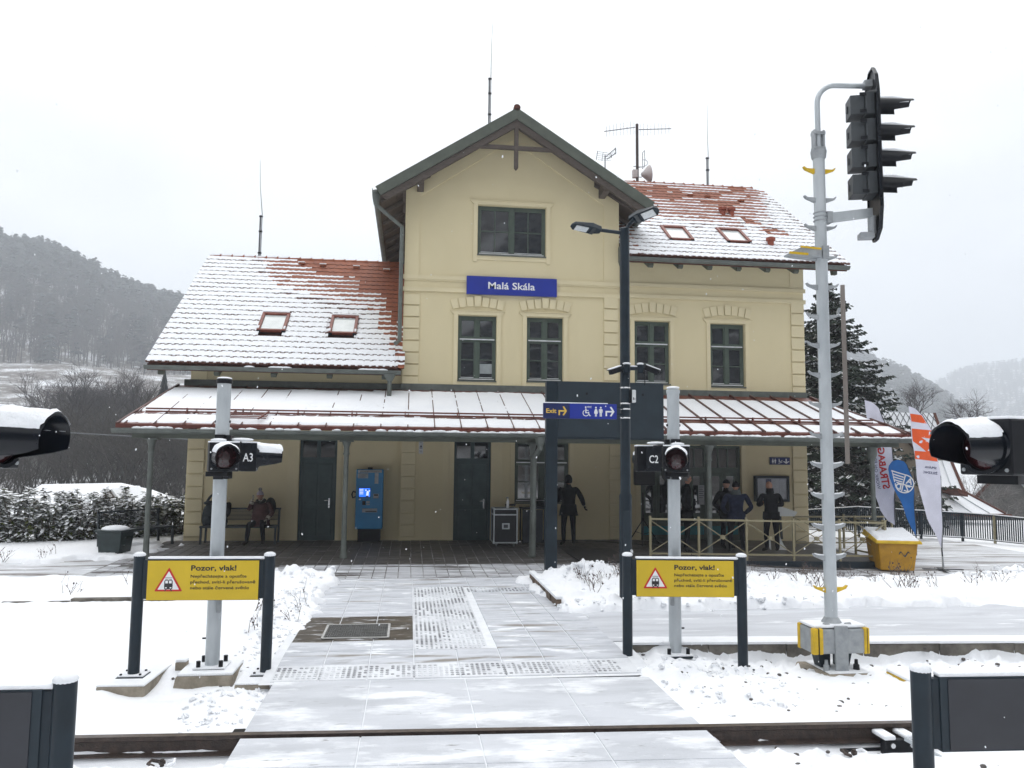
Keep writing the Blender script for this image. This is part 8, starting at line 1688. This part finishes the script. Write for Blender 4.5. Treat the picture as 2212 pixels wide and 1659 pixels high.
# ---- laurel shrubs with snow-laden leaves
m_leaf = mat('laurel_leaf', (.05, .075, .022), .45, scale=5, col2=(.12, .13, .045)); m_leafb = mat('laurel_leaf_brown', (.11, .085, .045), .6, var=.3, scale=6); rl = random.Random(41)
def laurel(x, y, z, h, w, label, seed, snow=.65):
    t = thing('laurel_shrub', label, 'shrub', (x, y, z), 0, 'laurel shrubs left of the station'); rnd = random.Random(seed); stems = MB(); v = []; f = []; mi = []
    for k in range(42):
        a = rnd.random() * 6.283; sp_ = w * math.sqrt(rnd.random()); tip = Vector((math.cos(a) * sp_, math.sin(a) * sp_ * .7, h * rnd.uniform(.45, 1.0) * (1 - .25 * sp_ / w))); b0 = Vector((tip.x * .3, tip.y * .3, 0)); mid = b0.lerp(tip, .5) + Vector((rnd.gauss(0, .06), rnd.gauss(0, .06), 0)); stems.tube([b0, mid, tip], [.014, .010, .006], 4, caps=False)
        for s in range(34):
            q = rnd.uniform(.04, 1.0) if s < 24 else rnd.uniform(.88, 1.0); c = b0.lerp(mid, q * 2) if q < .5 else mid.lerp(tip, q * 2 - 1); an = rnd.random() * 6.283; L = rnd.uniform(.12, .19); droop = rnd.uniform(-.75, .15) if q < .9 else rnd.uniform(-.5, .4); d = Vector((math.cos(an), math.sin(an), droop)).normalized(); sd = d.cross(Vector((0, 0, 1))).normalized() * L * .23; u = sd.cross(d).normalized(); n = len(v)
            P = [c, c + d * L * .35 + sd, c + d * L * .75 + sd * .8, c + d * L, c + d * L * .75 - sd * .8, c + d * L * .35 - sd, c + d * L * .5 - u * .008]
            v += P; mm = 0 if rnd.random() < .8 else 1; f += [(n, n + 1, n + 6), (n + 1, n + 2, n + 6), (n + 2, n + 3, n + 6), (n + 3, n + 4, n + 6), (n + 4, n + 5, n + 6), (n + 5, n, n + 6)]; mi += [mm] * 6
            if rnd.random() < snow * (.3 + 1.35 * (c.z / h)):
                n = len(v); e = u * .016 if u.z > 0 else -u * .016; P2 = [p_ + e * .6 for p_ in P[:6]] + [P[6] + e * 2.4]; v += P2; f += [(n, n + 1, n + 6), (n + 1, n + 2, n + 6), (n + 2, n + 3, n + 6), (n + 3, n + 4, n + 6), (n + 4, n + 5, n + 6), (n + 5, n, n + 6)]; mi += [2] * 6
    stems.build('stems', m_bark, t, kind='stuff'); me = np_mesh('foliage', np.array([tuple(p_) for p_ in v]), np.array(f), [m_leaf, m_leafb, m_snowcap], False, mi); o = link('foliage', me, t); o['kind'] = 'stuff'
for i, (px, pt, Y, lb) in enumerate(((-40, 1045, 20.6, 'laurel shrub heavy with snow, cut by the left edge of the picture'), (30, 1050, 20.6, 'snowy laurel shrub under the near signal on the left'), (105, 1040, 20.8, 'tall snow-tipped laurel shrub second from the left edge'), (168, 1038, 21.0, 'tallest laurel shrub with white tips left of the planter tub'), (225, 1052, 21.2, 'snowy laurel shrub behind the planter tub'), (282, 1050, 21.5, 'laurel shrub right behind the angled bench'), (335, 1060, 22.0, 'darker laurel shrub just right of the left canopy column'), (385, 1065, 22.4, 'dark laurel shrub against the corner of the station'))):
    p = A(px, 1160, Y); zt_ = A(px, pt, Y).z; laurel(p.x, Y, -.05, zt_ + .22, .62, lb, 200 + i, .85 if i < 6 else .35)
# ---- bare rose stems in the snow beds
def rose(seed):
    rnd = random.Random(seed); mb = MB()
    for k in range(rnd.randint(3, 6)): a = rnd.random() * 6.283; branch(mb, Vector((rnd.gauss(0, .05), rnd.gauss(0, .05), -.05)), Vector((math.cos(a) * .5, math.sin(a) * .5, 1)).normalized(), rnd.uniform(.12, .26), .0048, 2, rnd, 4, .45, .05, (1, 2))
    for k in range(8): c = mb.v[rnd.randrange(len(mb.v))]; mb.ell(c, (.011, .011, .012), 5, 4, 1)
    return mb.mesh('stems', [m_twig, mat('rose_hip', (.045, .022, .02), .6) if 'rose_hip' not in bpy.data.materials else bpy.data.materials['rose_hip']])
rm = [rose(300 + i) for i in range(7)]; rr = random.Random(9); spots = [(rr.uniform(2.9, 12.5), rr.uniform(12.5, 14.9)) for k in range(52)]
for k, (x, y) in enumerate(spots): o = link('rose_stems', rm[k % 7]); o.location = (x, y, zs(x, y)); o.rotation_euler = (rr.uniform(-.3, .3), rr.uniform(-.3, .3), rr.random() * 6); o.scale = (rr.uniform(.7, 1.25),) * 3; tag(o, 'thin bare thorny stems poking out of the snow bed right of the path', 'plant', 'bare rose stems in the right bed')
for k in range(15):
    x, y = (rr.uniform(-2.1, -1.5), rr.uniform(9.8, 12.8)) if k < 5 else (rr.uniform(-7.5, -3.2), rr.uniform(13.6, 15.2)) if k < 11 else (rr.uniform(-8.6, -6.8), rr.uniform(17.6, 18.6)); o = link('rose_stems', rm[k % 7]); o.location = (x, y, zs(x, y)); o.rotation_euler = (rr.uniform(-.3, .3), rr.uniform(-.3, .3), rr.random() * 6); o.scale = (rr.uniform(.7, 1.2),) * 3; tag(o, 'thin bare thorny stems poking out of the snow left of the path', 'plant', 'bare rose stems in the left snow')
# ================================================================== HOUSES BEYOND
m_hw = mat('house_wall', (.20, .165, .125), .9, var=.1, scale=1.5); m_hw2 = mat('house_wall_grey', (.115, .115, .11), .9, var=.12, scale=1); m_slate = mat3('slate_snow', [((.16, .16, .165), 1, (1, 1, 1), 0, 1), ((.76, .78, .81), 3, (1, 1, 1), .22, .34)], .8, .1, 30)
m_hroof = mat('roof_snow', (.80, .82, .85), .8, var=.03, scale=1)
# left: long low snow-covered roof with a small gable
HY = 34.0; t = thing('low_house', 'low house with broad snowy roof and a small timber gable behind the shrubs', 'house'); q = lambda x, y, Y=HY: A(x, y, Y)
r0, r1, e0, e1 = q(90, 1046, HY + 4), q(262, 1043, HY + 4), q(20, 1092), q(420, 1092); b = MB(); b.add([e0, e1, q(330, 1058, HY + 4), r1, r0], [(0, 1, 2, 3, 4)]); b.add([p_ + Vector((0, 0, -.3)) for p_ in (e0, e1, q(330, 1058, HY + 4), r1, r0)], [(4, 3, 2, 1, 0)]); b.build('roof', m_hroof, t)
b = MB(); b.box(e0.x + .6, e1.x - .3, HY + .5, HY + 5, -5.5, e0.z - .1); b.build('wall', m_hw2, t)
g0, g1, g2 = q(207, 1098, HY - 1.2), q(240, 1061, HY - 1.2), q(266, 1098, HY - 1.2); b = MB(); b.prism([(g0.x + .15, g0.z), (g1.x, g1.z - .1), (g2.x - .15, g2.z), (g2.x - .15, -5), (g0.x + .15, -5)], HY - 1.0, HY + 2); b.build('gable', m_hw, t); b = MB()
for a_, c_ in ((g0, g1), (g1, g2)): b.bar(a_ + Vector((0, 1.5, .06)), c_ + Vector((0, 1.5, .06)), 3.2, .14, (0, 0, 1))
b.build('gable_roof', m_hroof, t); b = MB(); 
for a_, c_ in ((g0, g1), (g1, g2)): b.bar(a_ + Vector((0, -.2, -.06)), c_ + Vector((0, -.2, -.06)), .1, .16)
b.build('barge_board', m_timber, t)
# right: house with swept snowy roof, slates above and smooth sheet below
HY = 30.0; t = thing('swept_roof_house', 'ochre house with a flared snow-covered roof behind the feather flags', 'house'); P = lambda x, y, Y=HY: A(x, y, Y)
rt, rl_ = P(2018, 893, 34), P(1905, 890, 34); s1, s2, s3 = P(2052, 990, 32.5), P(2082, 1062, 31), P(2172, 1110, 29.6); l1, l2, l3 = P(1900, 990, 32.5), P(1900, 1062, 31), P(1900, 1106, 29.6)
b = MB(); b.add([rl_, rt, s1, l1], [(0, 3, 2, 1)], 1); b.add([l1, s1, s2, l2], [(0, 3, 2, 1)]); b.add([l2, s2, s3, l3], [(0, 3, 2, 1)]); 
for k, (a_, c_) in enumerate(((rt, s1), (s1, s2), (s2, s3))): b.bar(a_, c_, .12, .10, m=2)
b.build('roof', [m_hroof, m_slate, m_tile_dark], t)
b = MB()                                        # diamond slate joints
for k in range(-6, 16):
    for s_ in (1, -1):
        a_ = rl_.lerp(rt, k / 9.0); c_ = l1.lerp(s1, (k + s_ * 3.2) / 9.0); 
        u0, u1 = 0.0, 1.0; pts_ = [a_.lerp(c_, u / 8) for u in range(9)]; 
        for p_, q_ in zip(pts_, pts_[1:]):
            m_ = (p_ + q_) / 2; uu = (m_.z - rt.z) / (s1.z - rt.z); xr_ = rt.lerp(s1, uu).x; xl_ = rl_.lerp(l1, uu).x
            if xl_ < m_.x < xr_: b.bar(p_ + Vector((0, -.02, .015)), q_ + Vector((0, -.02, .015)), .022, .02)
b.build('slate_joints', m_dgrey, t, kind='stuff'); b = MB()
for k in range(5): a_ = l1.lerp(s1, .45 + .14 * k); c_ = l2.lerp(s2, .45 + .14 * k); d_ = l3.lerp(s3, .45 + .14 * k); b.bar(a_ + Vector((0, -.01, .02)), c_ + Vector((0, -.01, .02)), .03, .03); b.bar(c_ + Vector((0, -.01, .02)), d_ + Vector((0, -.01, .02)), .03, .03)
b.build('sheet_seams', m_galv, t); b = MB()
for (x, y) in ((2035, 1083), (2050, 1101), (2079, 1101), (2109, 1102)): p_ = P(x, y, 30.2); b.box(p_.x - .08, p_.x + .08, p_.y - .1, p_.y, p_.z, p_.z + .04); b.box(p_.x - .02, p_.x + .03, p_.y - .1, p_.y, p_.z - .1, p_.z)
b.build('snow_hooks', m_black, t, kind='stuff'); b = MB(); b.bar(l3 + Vector((0, -.1, -.06)), s3 + Vector((.15, -.1, -.06)), .14, .12); b.build('gutter', m_tile_dark, t)
w0, w1 = P(1955, 980, 32.3), P(2010, 1100, 32.3); b = MB(); b.box(l1.x - 1.0, s1.x - .3, 32.4, 33.8, -5, s1.z + .9); b.build('wall', m_hw, t); b = MB(); b.prism([(P(2028, 1052, 30.9).x, P(2028, 1052, 30.9).z), (P(2048, 1063, 30.9).x, P(2048, 1063, 30.9).z), (P(2048, 1068, 30.9).x, P(2048, 1070, 30.9).z), (P(2028, 1060, 30.9).x, P(2028, 1060, 30.9).z)], 29.7, 31); b.build('porch_roof', m_tile_dark, t)
# ochre gable wall with verge nearer the station
g = [P(1905, 1105, 29), P(1905, 960, 29), P(1960, 945, 29), P(2000, 990, 29), P(2008, 1105, 29)]; b = MB(); b.prism([(p_.x, p_.z) for p_ in g], 29, 29.4); b.build('gable', m_hw, t); b = MB(); b.bar(P(1952, 938, 28.9), P(2006, 1000, 28.9), .16, .14); b.build('barge_board', m_tile_dark, t); b = MB(); p_, q_ = RCT(1975, 1010, 1995, 1045, 28.98)[:2], RCT(1975, 1010, 1995, 1045, 28.98)[2:]; b.box(p_[0], p_[1], 28.96, 29.0, q_[0], q_[1]); b.build('window', m_glass, t)
# dark gabled house at the right edge
HY = 46; t = thing('dark_gable_house', 'dark grey gabled house with snowy roof at the right edge', 'house'); ap, la, ra = P(2162, 1000, HY), P(2105, 1072, HY), P(2290, 1130, HY); b = MB(); b.prism([(ap.x, ap.z), (ra.x, ra.z), (ra.x, -6), (la.x + .3, -6), (la.x + .3, la.z)], HY, HY + 8); b.build('wall', m_hw2, t); b = MB(); b.bar(la + Vector((-.5, 4, .0)), ap + Vector((0, 4, .15)), 9, .25); b.bar(ap + Vector((0, 4, .15)), ra + Vector((0, 4, 0)), 9, .25); b.build('roof', m_hroof, t); b = MB(); b.bar(la + Vector((-.5, -.5, -.2)), ap + Vector((0, -.5, -.05)), .12, .2); b.build('barge_board', m_tile_dark, t)
w_ = thing('overhead_wire', 'thin dark wire hanging across the valley left of the station', 'wire', (0, 0, 0)); b = MB(); b.tube([A(x, 930 + .055 * (x - 60), 60) for x in (-40, 60, 160, 260, 360, 430)], .035, 4); b.build('wire', m_rod, w_)
# ================================================================== METAL FENCE ON THE RIGHT
t = thing('metal_fence', 'dark metal picket fence along the right side of the forecourt', 'fence'); F = [G(1842, 1140, -.1), G(1905, 1158, -.15), G(1990, 1164, -.2), G(2080, 1168, -.25), G(2150, 1175, -.28), G(2260, 1187, -.3), G(2420, 1200, -.3)]; F[0] = Vector((13.2, 25.0, -.1)); F[1] = Vector((14.6, 24.2, -.12))
tops = [1103, 1096, 1104, 1109, 1114, 1125, 1136]; pxs_ = [1842, 1905, 1990, 2080, 2150, 2260, 2420]; TP = [Vector((p_.x, p_.y, A(px_, ty, p_.y).z)) for p_, px_, ty in zip(F, pxs_, tops)]
for i in range(len(F) - 1):
    L = (F[i + 1] - F[i]).length; b = MB(); b.bar(TP[i], TP[i + 1], .05, .045); b.build('top_rail', m_anth, t); b = MB(); b.bar(TP[i] + Vector((0, 0, .03)), TP[i + 1] + Vector((0, 0, .03)), .05, .03); b.build('rail_snow', m_snowcap, t); b = MB(); b.bar(F[i] + Vector((0, 0, .10)), F[i + 1] + Vector((0, 0, .10)), .04, .035); b.build('bottom_rail', m_anth, t); b = MB(); b.bar(F[i] + Vector((0, 0, .12)), F[i + 1] + Vector((0, 0, .12)), .05, .03); b.build('rail_snow', m_snowcap, t)
    n = max(2, int(L / .062)); 
    for k in range(n): a_ = F[i].lerp(F[i + 1], k / n); c_ = TP[i].lerp(TP[i + 1], k / n); q_ = MB(); q_.bar(a_ + Vector((0, 0, .08)), c_, .030, .032, (F[i + 1] - F[i])); q_.build('picket', m_anth, t)
    q_ = MB(); q_.bar(F[i] + Vector((0, 0, -.3)), TP[i] + Vector((0, 0, .02)), .06, .06); q_.build('post', m_beige if i == 4 else m_anth, t)
# ================================================================== FALLING SNOW
b = MB(); r = random.Random(55)
for k in range(520):
    d = r.uniform(2.2, 17); px_, py_ = r.uniform(-60, 2270), r.uniform(-30, 1690); dd = ray(px_, py_); p_ = CAM + dd * d
    if p_.z < .15: continue
    s = r.uniform(.0022, .0052) * (1 if d > 4 else .6); b.M = T(*p_) @ Matrix.Rotation(r.uniform(-.5, .5), 4, 'Y'); b.ell((0, 0, 0), (s, s, s * r.uniform(1.0, 2.2)), 6, 4)
b.M = None; b.build('falling_snow', m_snowcap, kind='stuff')
# ================================================================== HAZE
m_hz = bpy.data.materials.new('haze'); m_hz.use_nodes = True; hn = m_hz.node_tree; hn.nodes.clear(); ho = hn.nodes.new('ShaderNodeOutputMaterial'); hv = hn.nodes.new('ShaderNodeVolumePrincipled')
hv.inputs['Color'].default_value = (.90, .945, 1, 1); hv.inputs['Density'].default_value = .0008; hv.inputs['Anisotropy'].default_value = .2; hn.links.new(hv.outputs[0], ho.inputs['Volume'])
b = MB(); b.box(-2700, 2700, -2700, 2700, -60, 330); hz = b.build('haze', m_hz, kind='stuff')
